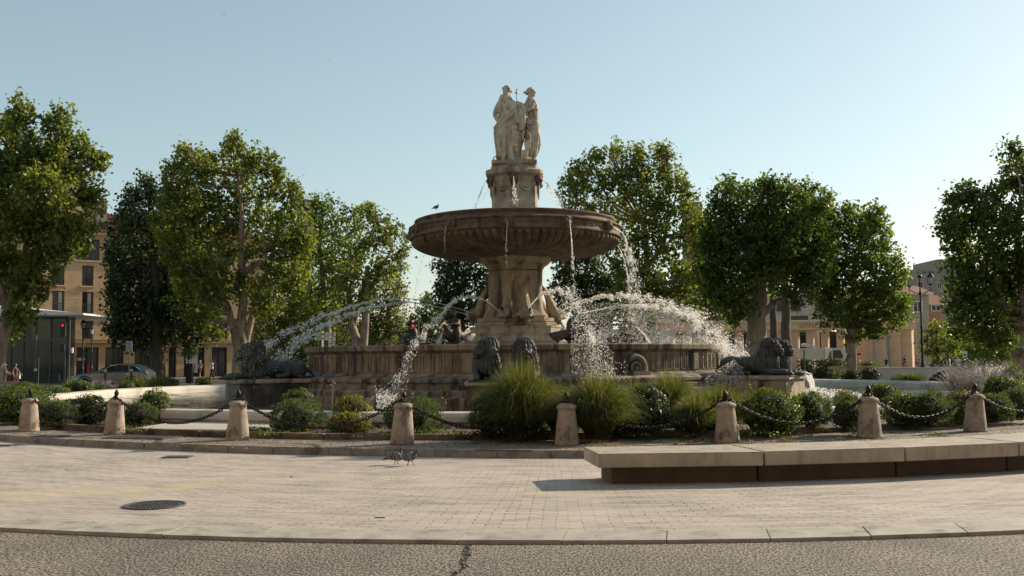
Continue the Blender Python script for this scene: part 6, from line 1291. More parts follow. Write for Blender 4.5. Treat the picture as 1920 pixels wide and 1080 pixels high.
# ---- glass pavilion
e = empty('glass_pavilion', (0, 0, 0), 0, 'glass-walled pavilion with a thin white pointed roof at the far left', 'pavilion'); YP = 74.0
g_tint = flat('tinted_glass', (.03, .045, .04), .05); m, nt, b, new, ln = nodes('pavilion_glass'); b.inputs['Base Color'].default_value = c4((.05, .07, .065)); b.inputs['Roughness'].default_value = .04
tr = new('ShaderNodeBsdfTransparent'); tr.inputs[0].default_value = c4((.55, .62, .58)); mx = new('ShaderNodeMixShader'); mx.inputs[0].default_value = .45; ln(b.outputs[0], mx.inputs[1]); ln(tr.outputs[0], mx.inputs[2]); ln(mx.outputs[0], nt.nodes['Material Output'].inputs[0]); pav_glass = m
L0, L1 = AT(-40, 640, YP), AT(125, 640, YP); zt_ = AT(100, 592, YP).z; zm = AT(100, 638, YP).z
q = MB(); q.box(((L0.x + L1.x) / 2, YP, (zt_ + .0) / 2), (L1.x - L0.x, .04, zt_)); q.build('glass_front', pav_glass, e)
q = MB(); q.box((L1.x, YP + .7, zt_ / 2), (.04, 1.3, zt_)); q.build('glass_side', pav_glass, e)
q = MB()
for x in (-30, -8, 22, 45, 68, 96, 124): X = AT(x, 640, YP).x; q.box((X, YP - .05, zt_ / 2), (.07, .10, zt_))
q.box(((L0.x + L1.x) / 2, YP - .06, zm), (L1.x - L0.x, .14, .14)); q.build('mullions', rail_m, e)
q = MB(); tip = AT(173, 591.5, YP - 1.5); z0 = tip.z
q.hexa([(AT(-60, 590, YP).x, YP - 3, z0 - .02), (tip.x, YP - 3, z0 - .02), (tip.x - .5, YP + 8, z0), (AT(-60, 590, YP).x, YP + 8, z0)], [(AT(-60, 590, YP).x, YP - 3, z0 + .9), (tip.x, YP - 3, z0 + .10), (tip.x - .5, YP + 8, z0 + .10), (AT(-60, 590, YP).x, YP + 8, z0 + 1.2)]); q.build('roof', white_m, e)
q = MB(); q.box(((L0.x + L1.x) / 2 - 1.5, YP + 5.6, zm / 2), (L1.x - L0.x - 3, .2, zm)); q.build('inner_wall', grey_wall, e)
q = MB()
for (x0, y0, x1, y1) in ((57, 650, 63, 692), (85, 650, 124, 700)): a, b_ = AT(x0, y1, YP + 2), AT(x1, y0, YP + 2); q.box(((a.x + b_.x) / 2, YP + 2, (a.z + b_.z) / 2), (b_.x - a.x, .1, b_.z - a.z))
q.build('interior', black_m, e)
# ---- colonnade on the right
YC = 108.0; e = empty('colonnade_building', (AT(1500, 690, YC).x, YC, 0), 0, 'long low building with square pinkish stone piers and lettered fascia behind the right trees', 'building'); O = Vector(e.location)
def LP(x, y, d=0.0): return AT(x, y, YC + d) - O
a, b_ = LP(1180, 618), LP(1716, 618)
zf0, zf1 = LP(1510, 618.5).z, LP(1510, 606).z
q = MB(); q.box(((a.x + b_.x) / 2, .5, (zf0 + zf1) / 2), (b_.x - a.x, 1.6, zf1 - zf0)); q.box(((a.x + b_.x) / 2, .45, zf1 + .10), (b_.x - a.x + .3, 1.9, .20)); q.box((b_.x - .8, 7, (zf0 + zf1) / 2), (1.6, 11.4, zf1 - zf0)); q.build('fascia', pink_stone, e)
q = MB(); q.box(((a.x + b_.x) / 2, .42, zf1 + .26), (b_.x - a.x + .5, 2.1, .12)); q.build('cornice', pale_m, e)
for i, x in enumerate((1202, 1230, 1260, 1290, 1320, 1352, 1388, 1412, 1440, 1467, 1494, 1522, 1550, 1579, 1607, 1632, 1653, 1682, 1706)):
    q = MB(); p = LP(x, 650); wd = .70 if x < 1645 else .95; q.box((p.x, .4, zf0 / 2), (wd, wd, zf0), R(-35)); q.box((p.x, .4, .12), (wd + .12, wd + .12, .24), R(-35)); q.build('pier', pink_stone, e)
q = MB()
for x in (1508, 1563, 1640, 1660): p = LP(x, 650); q.box((p.x, 6.5, zf0 / 2), (.8, .8, zf0), R(-35))
q.build('rear_piers', pink_stone, e)
us = [LP(1180, 650).x, LP(1640, 650).x]; q = MB(); q.box(((us[0] + us[1]) / 2, 9.5, zf0 / 2), (us[1] - us[0], .3, zf0)); q.build('back_wall', flat('shop_interior', (.045, .030, .022), .8), e)
for x0, x1 in ((1498, 1510), (1527, 1538), (1556, 1568), (1340, 1360), (1300, 1320), (1400, 1415)):
    a2, b2 = LP(x0, 690, 9), LP(x1, 624, 9); q = MB(); q.box(((a2.x + b2.x) / 2, 9.28, zf0 * .45), (b2.x - a2.x, .1, zf0 * .9)); q.build('doorway', glass_d, e)
# carved letters
tx = bpy.data.curves.new('letters', 'FONT'); tx.body = 'OFFICE DE TOURISME'; tx.size = 1.0; tx.extrude = .03; tx.space_character = 1.22; tmp = bpy.data.objects.new('t', tx); col.objects.link(tmp)
me = bpy.data.meshes.new_from_object(tmp.evaluated_get(bpy.context.evaluated_depsgraph_get())); bpy.data.objects.remove(tmp)
for v in me.vertices: v.co *= .66
o = link('letters', me, flat('letter_bronze', (.26, .165, .105), .6), e); o.rotation_euler = (math.pi / 2, 0, 0); p = LP(1497, 615.5); o.location = (p.x, -.335, p.z)
# upper set-back storey with railings
YU = 10.0; zu0, zu1 = zf1 + .3, LP(1330, 545, YU).z
q = MB(); a, b_ = LP(1190, 580, YU), LP(1640, 580, YU); q.box(((a.x + b_.x) / 2, YU + 3, (zu0 + zu1) / 2), (b_.x - a.x, 6, zu1 - zu0)); q.build('upper_wall', pm('cream_render', (.48, .42, .34), (.40, .35, .28), 1, .9), e)
for (x0, y0, x1, y1) in ((1270, 560, 1310, 584), (1324, 560, 1360, 584), (1375, 560, 1420, 584), (1222, 560, 1260, 584), (1325, 592, 1376, 603), (1450, 560, 1500, 584), (1480, 592, 1515, 601), (1530, 560, 1580, 584)):
    a2, b2 = LP(x0, y1, YU), LP(x1, y0, YU); q = MB(); q.box(((a2.x + b2.x) / 2, YU - .03, (a2.z + b2.z) / 2), (b2.x - a2.x, .1, b2.z - a2.z)); wdo = q.build('window', glass_d, e)
    if y0 < 580:
        q = MB()
        for k in range(14): q.box((a2.x + (b2.x - a2.x) * k / 13, YU - .3, (a2.z + b2.z) / 2), (.04, .04, b2.z - a2.z))
        for k in range(5): q.box(((a2.x + b2.x) / 2, YU - .302, a2.z + (b2.z - a2.z) * k / 4), (b2.x - a2.x, .03, .04))
        q.build('railing', rail_m, wdo)
q = MB(); a2, b2 = LP(1359, 606, .0), LP(1377, 596, .0); q.box(((a2.x + b2.x) / 2, -.2, (a2.z + b2.z) / 2 + .35), (b2.x - a2.x, .1, .55)); q.build('roof_sign', white_m, e)
# ---- grey corner building and tower behind
def block(name, label, cat, Y, x0, x1, ytop, mat, depth=8, wins=(), roof=None, extra=None):
    a, b_ = AT(x0, 660, Y), AT(x1, 660, Y); zt = AT((x0 + x1) / 2, ytop, Y).z; cx = (a.x + b_.x) / 2; e = empty(name, (cx, Y, 0), 0, label, cat, 'distant buildings'); w = b_.x - a.x
    q = MB(); q.box((0, depth / 2, zt / 2), (w, depth, zt)); q.build('wall', mat, e)
    for (wx0, wy0, wx1, wy1) in wins:
        p, r = AT(wx0, wy1, Y), AT(wx1, wy0, Y); q = MB(); q.box(((p.x + r.x) / 2 - cx, -.02, (p.z + r.z) / 2), (r.x - p.x, .1, r.z - p.z)); wo_ = q.build('window', glass_d, e)
        q = MB(); ww, hh = r.x - p.x, r.z - p.z
        for s in (-1, 1): q.box(((p.x + r.x) / 2 - cx + s * ww / 2, -.06, (p.z + r.z) / 2), (.12, .16, hh + .12)); q.box(((p.x + r.x) / 2 - cx, -.0605, (p.z + r.z) / 2 + s * hh / 2), (ww, .155, .12))
        q.box(((p.x + r.x) / 2 - cx, -.07, (p.z + r.z) / 2), (.08, .1, hh)); q.build('frame', pale_m, wo_)
    if roof:
        zr = AT((x0 + x1) / 2, roof, Y + depth / 2).z; o_ = .5; q = MB(); q.add([(-w / 2 - o_, -o_, zt), (w / 2 + o_, -o_, zt), (w / 2 + o_, depth / 2, zr), (-w / 2 - o_, depth / 2, zr), (w / 2 + o_, depth + o_, zt), (-w / 2 - o_, depth + o_, zt)], [(0, 1, 2, 3), (3, 2, 4, 5), (0, 3, 5), (1, 4, 2)])
        q.build('roof', tile, e); q = MB(); q.box((0, -.35, zt - .08), (w + 1, .5, .16)); q.build('eaves', pale_m, e)
    return e, cx, zt
block('corner_building', 'grey-brown building with low red tiled roof behind the street lamp', 'building', 128, 1690, 1745, 550, grey_wall, 10, ((1712, 565, 1728, 585), (1700, 592, 1706, 602)), roof=536)
block('brick_building', 'small building with reddish upper wall and wide window right of the street lamp', 'building', 134, 1744, 1772, 569, pm('red_brick', (.36, .19, .13), (.28, .15, .10), 2, .9), 8, ((1746, 572, 1763, 583),), roof=550)
block('apartment_block', 'pale concrete apartment block far behind the street lamp', 'building', 190, 1705, 1800, 512, grey_wall, 14, ((1757, 530, 1765, 542), (1772, 530, 1780, 542), (1720, 528, 1730, 540)))
e_, cx_, zt_2 = block('tower_block', 'tall plain tower block half hidden by the right edge tree', 'building', 200, 1763, 1820, 486, pm('tower_render', (.36, .29, .23), (.30, .24, .19), .5, .9), 12, ((1790, 500, 1796, 510),))
p = AT(1748, 506, 196); q = MB(); q.lathe([(2.9, 0), (2.9, 1.1), (3.0, 1.1), (3.0, 1.5), (0, 1.55)], 32)
e = empty('round_rooftop_turret', (p.x, 199, p.z - 1.2), 0, 'low round turret on the roof of the far apartment block', 'turret'); q.build('drum', grey_wall, e)
q = MB()
for k in range(12): a = 2 * math.pi * k / 12; q.box((2.9 * math.cos(a), 2.9 * math.sin(a), .6), (.1, .7, .6), a)
q.build('openings', glass_d, e)
block('far_building', 'low red-roofed building glimpsed under the right side of the bowl', 'building', 112, 1085, 1150, 552, grey_wall, 8, ((1100, 560, 1112, 572),), roof=542)
block('far_building', 'cream wall of a building glimpsed through the spray right of the shaft', 'building', 96, 1125, 1262, 617, pm('cream_render2', (.46, .42, .35), (.38, .34, .28), 1, .9), 8, ((1150, 626, 1170, 645),))
block('far_building', 'brown tall building top with chimney between the two right plane tree crowns', 'building', 150, 1296, 1322, 378, pm('brown_render', (.30, .22, .16), (.24, .18, .13), 1, .9), 6, ((1304, 368, 1310, 376),))
# ================================================================== STREET THINGS
# silver-blue hatchback, built facing -x
def car():
    Yc = 62.0; a, b_ = AT(144, 705, Yc), AT(284, 705, Yc); Lc = b_.x - a.x; sc = Lc / 4.4
    e = empty('parked_car', ((a.x + b_.x) / 2, Yc, -.05), R(3), 'silver-blue hatchback car facing left on the road behind the far pool rim', 'car', sc=sc)
    paint = flat('car_paint', (.16, .21, .235), .22, .75); cglass = flat('car_glass', (.02, .028, .032), .04); tyre = flat('tyre', (.015, .015, .015), .9); rim = flat('alloy', (.45, .45, .46), .3, .9); chrome = flat('chrome', (.7, .7, .7), .15, 1)
    st = [(-2.2, .38, .60, .70), (-2.12, .28, .72, .82), (-1.8, .22, .82, .87), (-1.2, .20, .90, .90), (-.85, .20, .96, .90), (-.3, .20, .98, .90), (.6, .20, 1.00, .90), (1.3, .20, 1.02, .90), (1.8, .22, 1.02, .88), (2.1, .28, .98, .84), (2.2, .42, .90, .74)]
    q = MB(); vs = []; n = 12
    for (x, zb, zt3, w) in st:
        ring = [(x, -w, zb + .12), (x, -w * 1.0, zb + .35), (x, -w * .985, zt3 - .10), (x, -w * .90, zt3), (x, -w * .5, zt3 + .03), (x, 0, zt3 + .04), (x, w * .5, zt3 + .03), (x, w * .90, zt3), (x, w * .985, zt3 - .10), (x, w, zb + .35), (x, w, zb + .12), (x, 0, zb)]
        vs += ring
    fs = [(i * n + k, i * n + (k + 1) % n, (i + 1) * n + (k + 1) % n, (i + 1) * n + k) for i in range(len(st) - 1) for k in range(n)] + [tuple(range(n)), tuple(range((len(st) - 1) * n, len(st) * n))]
    q.add(vs, fs)
    roof = [(-.62, 1.02, .80), (-.05, 1.34, .66), (.45, 1.43, .63), (1.1, 1.42, .63), (1.65, 1.30, .62), (2.02, 1.06, .70)]; vs = []
    for (x, z, w) in roof: vs += [(x, -.84, .97), (x, -w - .02, z - .03), (x, -w * .8, z + .015), (x, 0, z + .03), (x, w * .8, z + .015), (x, w + .02, z - .03), (x, .84, .97)]
    n = 7; fs = [(i * n + k, i * n + k + 1, (i + 1) * n + k + 1, (i + 1) * n + k) for i in range(len(roof) - 1) for k in range(n - 1)] + [tuple(range(n)), tuple(range((len(roof) - 1) * n, len(roof) * n))]
    q.add(vs, fs); body = q.build('body', paint, e, 'auto')
    for s in (-1, 1):
        for (pts, nm) in (([(-.48, 1.02), (.02, 1.30), (.34, 1.355), (.34, 1.02)], 'side_window'), ([(.40, 1.02), (.40, 1.36), (1.05, 1.35), (1.20, 1.02)], 'side_window'), ([(1.26, 1.02), (1.11, 1.335), (1.45, 1.26), (1.74, 1.06)], 'side_window')):
            def yy(z): return s * (.86 - (z - .97) * .46)
            q = MB(); q.add([(x, yy(z) + s * .015, z) for x, z in pts] + [(x, yy(z) - s * .02, z) for x, z in pts], [(0, 1, 2, 3), (7, 6, 5, 4), (0, 4, 5, 1), (1, 5, 6, 2), (2, 6, 7, 3), (3, 7, 4, 0)]); q.build(nm, cglass, e)
        q = MB(); q.tube([(-.52, s * .865, 1.0), (.02, s * .735, 1.33), (.4, s * .70, 1.385), (1.1, s * .71, 1.375), (1.5, s * .75, 1.27), (1.8, s * .85, 1.05)], .014, 5); q.build('window_trim', chrome, e)
        for x in (.38, 1.22): q = MB(); q.box((x - .15, s * .915, .84), (.16, .03, .03)); q.build('door_handle', chrome, e)
        q = MB(); q.ell((-.42, s * .99, 1.03), (.11, .09, .07)); q.build('mirror', paint, e, True)
        for x in (-1.38, 1.32):
            q = MB(); q.lathe([(.20, -.10), (.30, -.10), (.325, -.07), (.325, .07), (.30, .10), (.20, .10)], 28); o = q.build('wheel', tyre, e, True); o.rotation_euler = (math.pi / 2, 0, 0); o.location = (x, s * .82, .325)
            q = MB(); q.lathe([(0, .06), (.06, .075), (.19, .06), (.21, .04)], 20)
            for k in range(5): a_ = 2 * math.pi * k / 5; q.box((.12 * math.cos(a_), .12 * math.sin(a_), .08), (.18, .045, .03), a_)
            r_ = q.build('rim', rim, o); r_.rotation_euler = (math.pi if s > 0 else 0, 0, 0)
            q = MB(); q.tube([(x + .40 * math.cos(t_), s * .905, .33 + .40 * math.sin(t_)) for t_ in [R(k * 10) for k in range(0, 19)]], .03, 5); q.build('wheel_arch', tyre, e)
        q = MB(); q.ell((-2.08, s * .66, .70), (.12, .16, .06)); q.build('headlight', chrome, e, True); q = MB(); q.ell((2.13, s * .66, .86), (.08, .16, .07)); q.build('tail_light', flat('tail_red', (.4, .02, .02), .3), e, True)
    q = MB(); q.add([(-.72, -.72, 1.00), (-.72, .72, 1.00), (-.13, .60, 1.325), (-.13, -.60, 1.325)], [(0, 1, 2, 3)]); 
    for i_, v in enumerate(q.v): q.v[i_] = (v[0] - .03, v[1], v[2] + .02)
    q.build('windscreen', cglass, e)
car()
# cream lorry with skip body
YT = 92.0; def_ = None; e = empty('lorry', (AT(1545, 690, YT).x, YT, 0), 0, 'cream flatbed lorry with a tipping bin and small cab parked before the colonnade', 'lorry'); O2 = Vector(e.location)
def TP(x, y, d=0.0): p = AT(x, y, YT + d) - O2; return (p.x, d, p.z)
cream = pm('cream_paint', (.46, .42, .33), (.38, .35, .27), 1.5, .6); lor = lambda pts, d0, d1, nm, mt: (lambda q: (q.add([TP(x, y, d0) for x, y in pts] + [(TP(x, y, d0)[0], d1, TP(x, y, d0)[2]) for x, y in pts], [tuple(range(len(pts))), tuple(range(2 * len(pts) - 1, len(pts) - 1, -1))] + [(i, len(pts) + i, len(pts) + (i + 1) % len(pts), (i + 1) % len(pts)) for i in range(len(pts))]), q.build(nm, mt, e)))(MB())
lor([(1501, 653), (1556, 652), (1548, 674), (1510, 674), (1502, 664)], 0, 2.0, 'tipping_bin', cream); lor([(1547, 652.5), (1557, 651.5), (1552, 674), (1547, 674)], -.12, 2.1, 'bin_end', pale_m)
lor([(1506, 645), (1512, 643.5), (1532, 649), (1530, 651.5), (1508, 650)], .6, 1.4, 'bin_lid', pale_m); lor([(1559, 655), (1562, 652.5), (1583, 652.5), (1588, 667), (1590, 674), (1560, 675)], 0, 2.0, 'cab', cream)
lor([(1562, 657), (1576, 656.5), (1581, 668), (1579, 672), (1562, 672)], -.04, 2.04, 'side_window', glass_d); lor([(1577, 654), (1583, 654), (1588, 667), (1582, 668)], .1, 1.9, 'windscreen', curtain); lor([(1504, 676), (1590, 676), (1590, 680), (1504, 680)], .2, 1.8, 'chassis', black_m)
for x in (1517, 1538, 1576):
    q = MB(); p = TP(x, 684, .1); q.tube([(p[0], -.05, .42), (p[0], .25, .42)], .42, 20); q.build('wheel', black_m, e, 'auto')
# street lamps
def lamp_post(x, ytop, ybot, Y, arms, label, lanterns_px=None, scale=1.0, z0=0):
    b0 = AT(x, ybot, Y); H = AT(x, ytop, Y).z; e = empty('street_lamp', (b0.x, Y, 0), 0, label, 'street lamp')
    q = MB(); s = scale; q.lathe([(.16 * s, 0), (.16 * s, .3), (.12 * s, .4), (.10 * s, 1.0), (.12 * s, 1.05), (.07 * s, 1.2), (.055 * s, H * .5), (.08 * s, H * .5 + .06), (.05 * s, H * .5 + .15), (.045 * s, H - 1.1 * s), (.09 * s, H - 1.05 * s), (.04 * s, H - .9 * s), (.03 * s, H - .3 * s)], 14); q.build('post', black_m, e, 'auto')
    def lantern(px, pz):
        q = MB(); q.lathe([(.05, 0), (.13, .06), (.15, .10)], 6, (px, 0, pz)); q.lathe([(.15, .50), (.24, .50), (.22, .56), (.10, .70), (.06, .78), (.07, .84), (0, .92)], 6, (px, 0, pz))
        for k in range(6): a = 2 * math.pi * k / 6; q.tube([(px + .14 * math.cos(a), .14 * math.sin(a), pz + .08), (px + .22 * math.cos(a), .22 * math.sin(a), pz + .52)], .012, 4)
        o = q.build('lantern', black_m, e); q = MB(); q.lathe([(.0, .09), (.125, .09), (.20, .50), (0, .50)], 6, (px, 0, pz)); q.build('glass', flat('lantern_glass', (.62, .60, .55), .15), o)
    if arms:
        za = H - 1.0 * s
        for sd_ in (-1, 1):
            q = MB(); q.tube(catmull([(0, 0, za - .1), (sd_ * .25, 0, za - .02), (sd_ * .55, 0, za + .12), (sd_ * .68, 0, za + .10), (sd_ * .66, 0, za + .35)], 4), .03, 6); q.ell((sd_ * .66, 0, za + .32), .05); q.tube([(sd_ * .2, 0, za - .25), (sd_ * .4, 0, za - .02)], .02, 5); q.build('arm', black_m, e, True); lantern(sd_ * .66, za + .34 + (0 if sd_ < 0 else .1))
        q = MB(); q.ell((0, 0, H - .15), (.14, .14, .12)); q.tube([(0, 0, H - .4), (0, 0, H - .2)], .03, 6); q.build('finial', black_m, e, True)
    else: lantern(0, H - .92)
    return e
lamp_post(1731, 514, 702, 62, True, 'tall black street lamp with two lanterns on curved arms at the right', scale=1.15)
lamp_post(154, 596, 706, 80, False, 'slender lamp post with one lantern before the ochre building, left of its twin'); lamp_post(171, 609, 706, 86, False, 'slender lamp post with one lantern before the ochre building, right of its twin')
# traffic lights
red_on = flat('red_light', (.6, .02, .02), .4, emit=((1, .03, .03), .9)); off_l = flat('signal_off', (.03, .04, .03), .3)
def traffic_light(x, yred, ybot, Y, label, post_dx=.28, cab=True):
    p = AT(x, yred, Y); e = empty('traffic_light', (p.x + post_dx, Y, 0), 0, label, 'traffic light'); q = MB(); q.tube([(0, 0, 0), (0, 0, p.z + .55)], .055, 8); q.tube([(0, 0, p.z + .1), (-post_dx, 0, p.z + .1)], .03, 5); q.build('post', rail_m, e)
    q = MB(); q.box((-post_dx, 0, p.z - .28), (.30, .22, .92)); hb = q.build('signal_head', black_m, e, bevel=.03)
    for k in range(3):
        q = MB(); q.tube([(-post_dx, -.112, p.z - .28 * k), (-post_dx, -.125, p.z - .28 * k)], .075, 14); q.build('lamp', red_on if k == 0 else off_l, hb); q = MB(); q.tube([(-post_dx, -.11, p.z + .11 - .28 * k), (-post_dx, -.24, p.z + .11 - .28 * k)], .03, 5); q.box((-post_dx, -.18, p.z + .10 - .28 * k), (.22, .14, .015)); q.build('visor', black_m, hb)
    if cab: q = MB(); q.box((-post_dx, 0, p.z - 1.5), (.24, .2, .5)); q.build('pedestrian_signal', black_m, e); q = MB(); q.box((.16, 0, p.z - 1.65), (.18, .14, .34)); q.build('white_box', white_m, e)
traffic_light(119, 610, 706, 66, 'traffic light showing red in front of the glass pavilion', .42); traffic_light(775, 611, 700, 62, 'traffic light showing red, seen past the far left swan rider', .3, False); traffic_light(1206, 619, 700, 80, 'distant traffic light showing red through the spray', .3, False)
# thin poles and short posts at the left
for (x, y0, y1, Y, r, lb) in ((66, 627, 712, 60, .045, 'plain grey metal pole in front of the glass pavilion'), (120.5, 652, 722, 56, .04, 'thin pale pole left of the traffic light post'), (72, 669, 700, 70, .03, 'short thin pole beside the plain grey one'), (395, 630, 705, 86, .03, 'thin pole before the shop arcade of the ochre building'), (1509, 655, 705, 66, .05, 'dark thin post in front of the lorry')):
    a, b_ = AT(x, y1, Y), AT(x, y0, Y); q = MB(); q.tube([(0, 0, 0), (0, 0, b_.z)], r, 8); q.lathe([(r * 2.2, 0), (r * 2.2, .04), (r, .06)], 10); o = q.build('metal_pole', rail_m, None, loc=(a.x, Y, -.03)); tag(o, lb, 'pole')
for i, (x, y0, y1, Y) in enumerate(((66, 691, 722, 50), (197, 693, 722, 54), (246, 692, 716, 57))):
    a, b_ = AT(x, y1, Y), AT(x, y0, Y); e = empty('short_post', (a.x, Y, 0), 0, ['short dark post with pale cap below the grey pole at the left', 'short dark post with pale cap in front of the car wheel', 'short dark post with pale cap in front of the car doors'][i], 'post', 'dark posts with pale caps'); q = MB(); q.tube([(0, 0, 0), (0, 0, b_.z - .12)], .06, 10); q.build('post', black_m, e); q = MB(); q.ell((0, 0, b_.z - .08), (.085, .085, .09)); q.build('cap', curtain, e, True)
# blue pictogram sign
p = AT(242, 648.5, 60); e = empty('information_sign', (p.x, 60, 0), 0, 'white-edged blue sign with two rows of pictograms on a thin pole above the car', 'sign'); k_ = 60 / FPX
q = MB(); q.tube([(0, .04, 0), (0, .04, p.z)], .025, 6); q.build('pole', rail_m, e); q = MB(); q.box((0, 0, p.z), (12.2 * k_, .03, 16 * k_)); q.build('board', white_m, e, bevel=.012)
q = MB()
for r_ in (-1, 1): q.box((0, -.022, p.z + r_ * 3.7 * k_), (10 * k_, .012, 5.8 * k_))
q.build('blue_panels', flat('sign_blue', (.02, .16, .42), .5), e); q = MB()
for r_ in (-1, 1):
    for c_ in (-1, 0, 1): q.box((c_ * 3.1 * k_, -.032, p.z + r_ * 3.7 * k_ - .5 * k_), (1.0 * k_, .008, 2.8 * k_)); q.ell((c_ * 3.1 * k_, -.032, p.z + r_ * 3.7 * k_ + 1.7 * k_), (.6 * k_, .008, .6 * k_), None, 8, 5)
q.build('pictograms', white_m, e)
# direction signs
p = AT(604, 640, 58); k_ = 58 / FPX; e = empty('direction_sign', (p.x, 58, 0), 0, 'cluster of white arrow-shaped direction boards on a pole behind the basin, left of the fountain', 'sign')
q = MB(); q.tube([(0, .05, 0), (0, .05, AT(604, 621, 58).z)], .055, 8); q.build('pole', white_m, e); p2 = AT(618, 640, 58); 
def SP(x, y): v = AT(x, y, 58) - Vector((p.x, 58, 0)); return (v.x, v.z)
cream_b = flat('sign_cream', (.66, .63, .55), .6)
for (pts, mt) in (([(588, 627), (590, 624), (613.5, 623.5), (613.5, 630), (590, 630)], cream_b), ([(588.5, 634), (590.5, 631.5), (613.5, 631), (613.5, 637.5), (590.5, 638)], cream_b), ([(615.5, 624), (629, 624), (629, 630), (615.5, 630)], cream_b), ([(615.5, 631.5), (628.5, 631.5), (628.5, 638.5), (615.5, 638.5)], white_m), ([(615.5, 640), (628, 640), (628, 648), (615.5, 648)], flat('sign_grey', (.5, .53, .56), .6))):
    q = MB(); P_ = [SP(x, y) for x, y in pts]; n = len(P_); q.add([(x, -.02, z) for x, z in P_] + [(x, .01, z) for x, z in P_], [tuple(range(n)), tuple(range(2 * n - 1, n - 1, -1))] + [(i, n + i, n + (i + 1) % n, (i + 1) % n) for i in range(n)]); bd = q.build('sign_board', mt, e)
    q = MB(); xs_ = [v[0] for v in P_]; zs_ = [v[1] for v in P_]; zc = (max(zs_) + min(zs_)) / 2; x_ = min(xs_) + .16
    while x_ < max(xs_) - .08: w_ = random.uniform(.02, .05); q.box((x_, -.024, zc), (w_, .006, .075)); x_ += w_ + .022
    q.build('lettering', flat('sign_ink', (.12, .13, .16), .7), bd)
# second small pole of the right boards
# low walls, fence, sculpture at the right
for (x0, x1, yt, Y, h, m_, lb) in ((1558, 1640, 689, 66, .45, pm('pinkish_low_wall', (.45, .36, .30), (.38, .30, .25), 1, .9), 'long low pinkish stone wall beyond the pool at the foot of the dark statue'), (1640, 1790, 691, 62, .5, pale_m, 'long low whitish stone wall beyond the pool, behind the lamp base'), (-20, 32, 718, 50, .5, pm('pinkish_low_wall', (.45, .36, .30)), 'low pinkish wall beyond the pool at the far left edge')):
    a, b_ = AT(x0, yt, Y), AT(x1, yt, Y); q = MB(); q.box((0, 0, a.z / 2), (b_.x - a.x, .5, max(a.z, .3))); q.box((0, 0, max(a.z, .3) / 2 + a.z / 2 + .03), (b_.x - a.x + .06, .56, .06)); o = q.build('low_wall', m_, None, bevel=.02, loc=((a.x + b_.x) / 2, Y, 0)); tag(o, lb, 'low wall')
for (x0, x1, Y, lb) in ((1638, 1680, 72, 'low wooden rail fence beside the man in the navy shirt'), (1716, 1730, 78, 'short wooden fence left of the street lamp post')):
    a, b_ = AT(x0, 684, Y), AT(x1, 684, Y); e = empty('wooden_fence', ((a.x + b_.x) / 2, Y, 0), 0, lb, 'fence'); w = b_.x - a.x; q = MB(); [q.box((-w / 2 + w * k / 8, 0, .28), (.07, .07, .56)) for k in range(9)]; q.build('posts', ochre_trim, e); q = MB(); q.box((0, -.04, .52), (w, .04, .08)); q.box((0, -.04, .25), (w, .04, .06)); q.build('rails', ochre_trim, e)
p = AT(1777, 655, 70); e = empty('wing_sculpture', (p.x, 70, 0), 0, 'teal wing-shaped sculpture with a white tip on a dark stand at the right', 'sculpture'); z1 = AT(1777, 632, 70).z; z0_ = AT(1777, 660, 70).z
q = MB()
for k in range(7):
    a = -1.0 + 2.0 * k / 6; q.hexa([(-.05 + a * .1, -.10, z0_), (.05 + a * .1, -.10, z0_), (.05 + a * .1, .10, z0_), (-.05 + a * .1, .10, z0_)], [(a * .75 - .10, -.04, z1 - abs(a) * .12), (a * .75 + .10, -.04, z1 - abs(a) * .12), (a * .75 + .10, .04, z1 - abs(a) * .12), (a * .75 - .10, .04, z1 - abs(a) * .12)])
q.build('wings', flat('teal_paint', (.03, .10, .115), .6), e); q = MB(); q.tube([(-.75, -.1, z1 - .10), (-.95, -.1, z1 + .15)], [.06, .04], 6); q.build('white_tip', white_m, e); q = MB(); q.tube([(0, 0, 0), (0, 0, z0_ + .1)], .06, 8); q.box((0, 0, .1), (.7, .7, .2)); q.build('stand', black_m, e)
p = AT(1809, 664, 66); q = MB(); q.box((0, 0, p.z), (.30, .05, .40)); e = empty('notice_board', (p.x, 66, 0), 0, 'small white notice board on legs by the hedge at the right', 'notice board'); q.build('board', white_m, e); q = MB(); [q.box((s * .11, .03, p.z / 2), (.04, .04, p.z)) for s in (-1, 1)]; q.box((0, -.03, p.z - .05), (.16, .01, .12)); q.build('legs', rail_m, e)
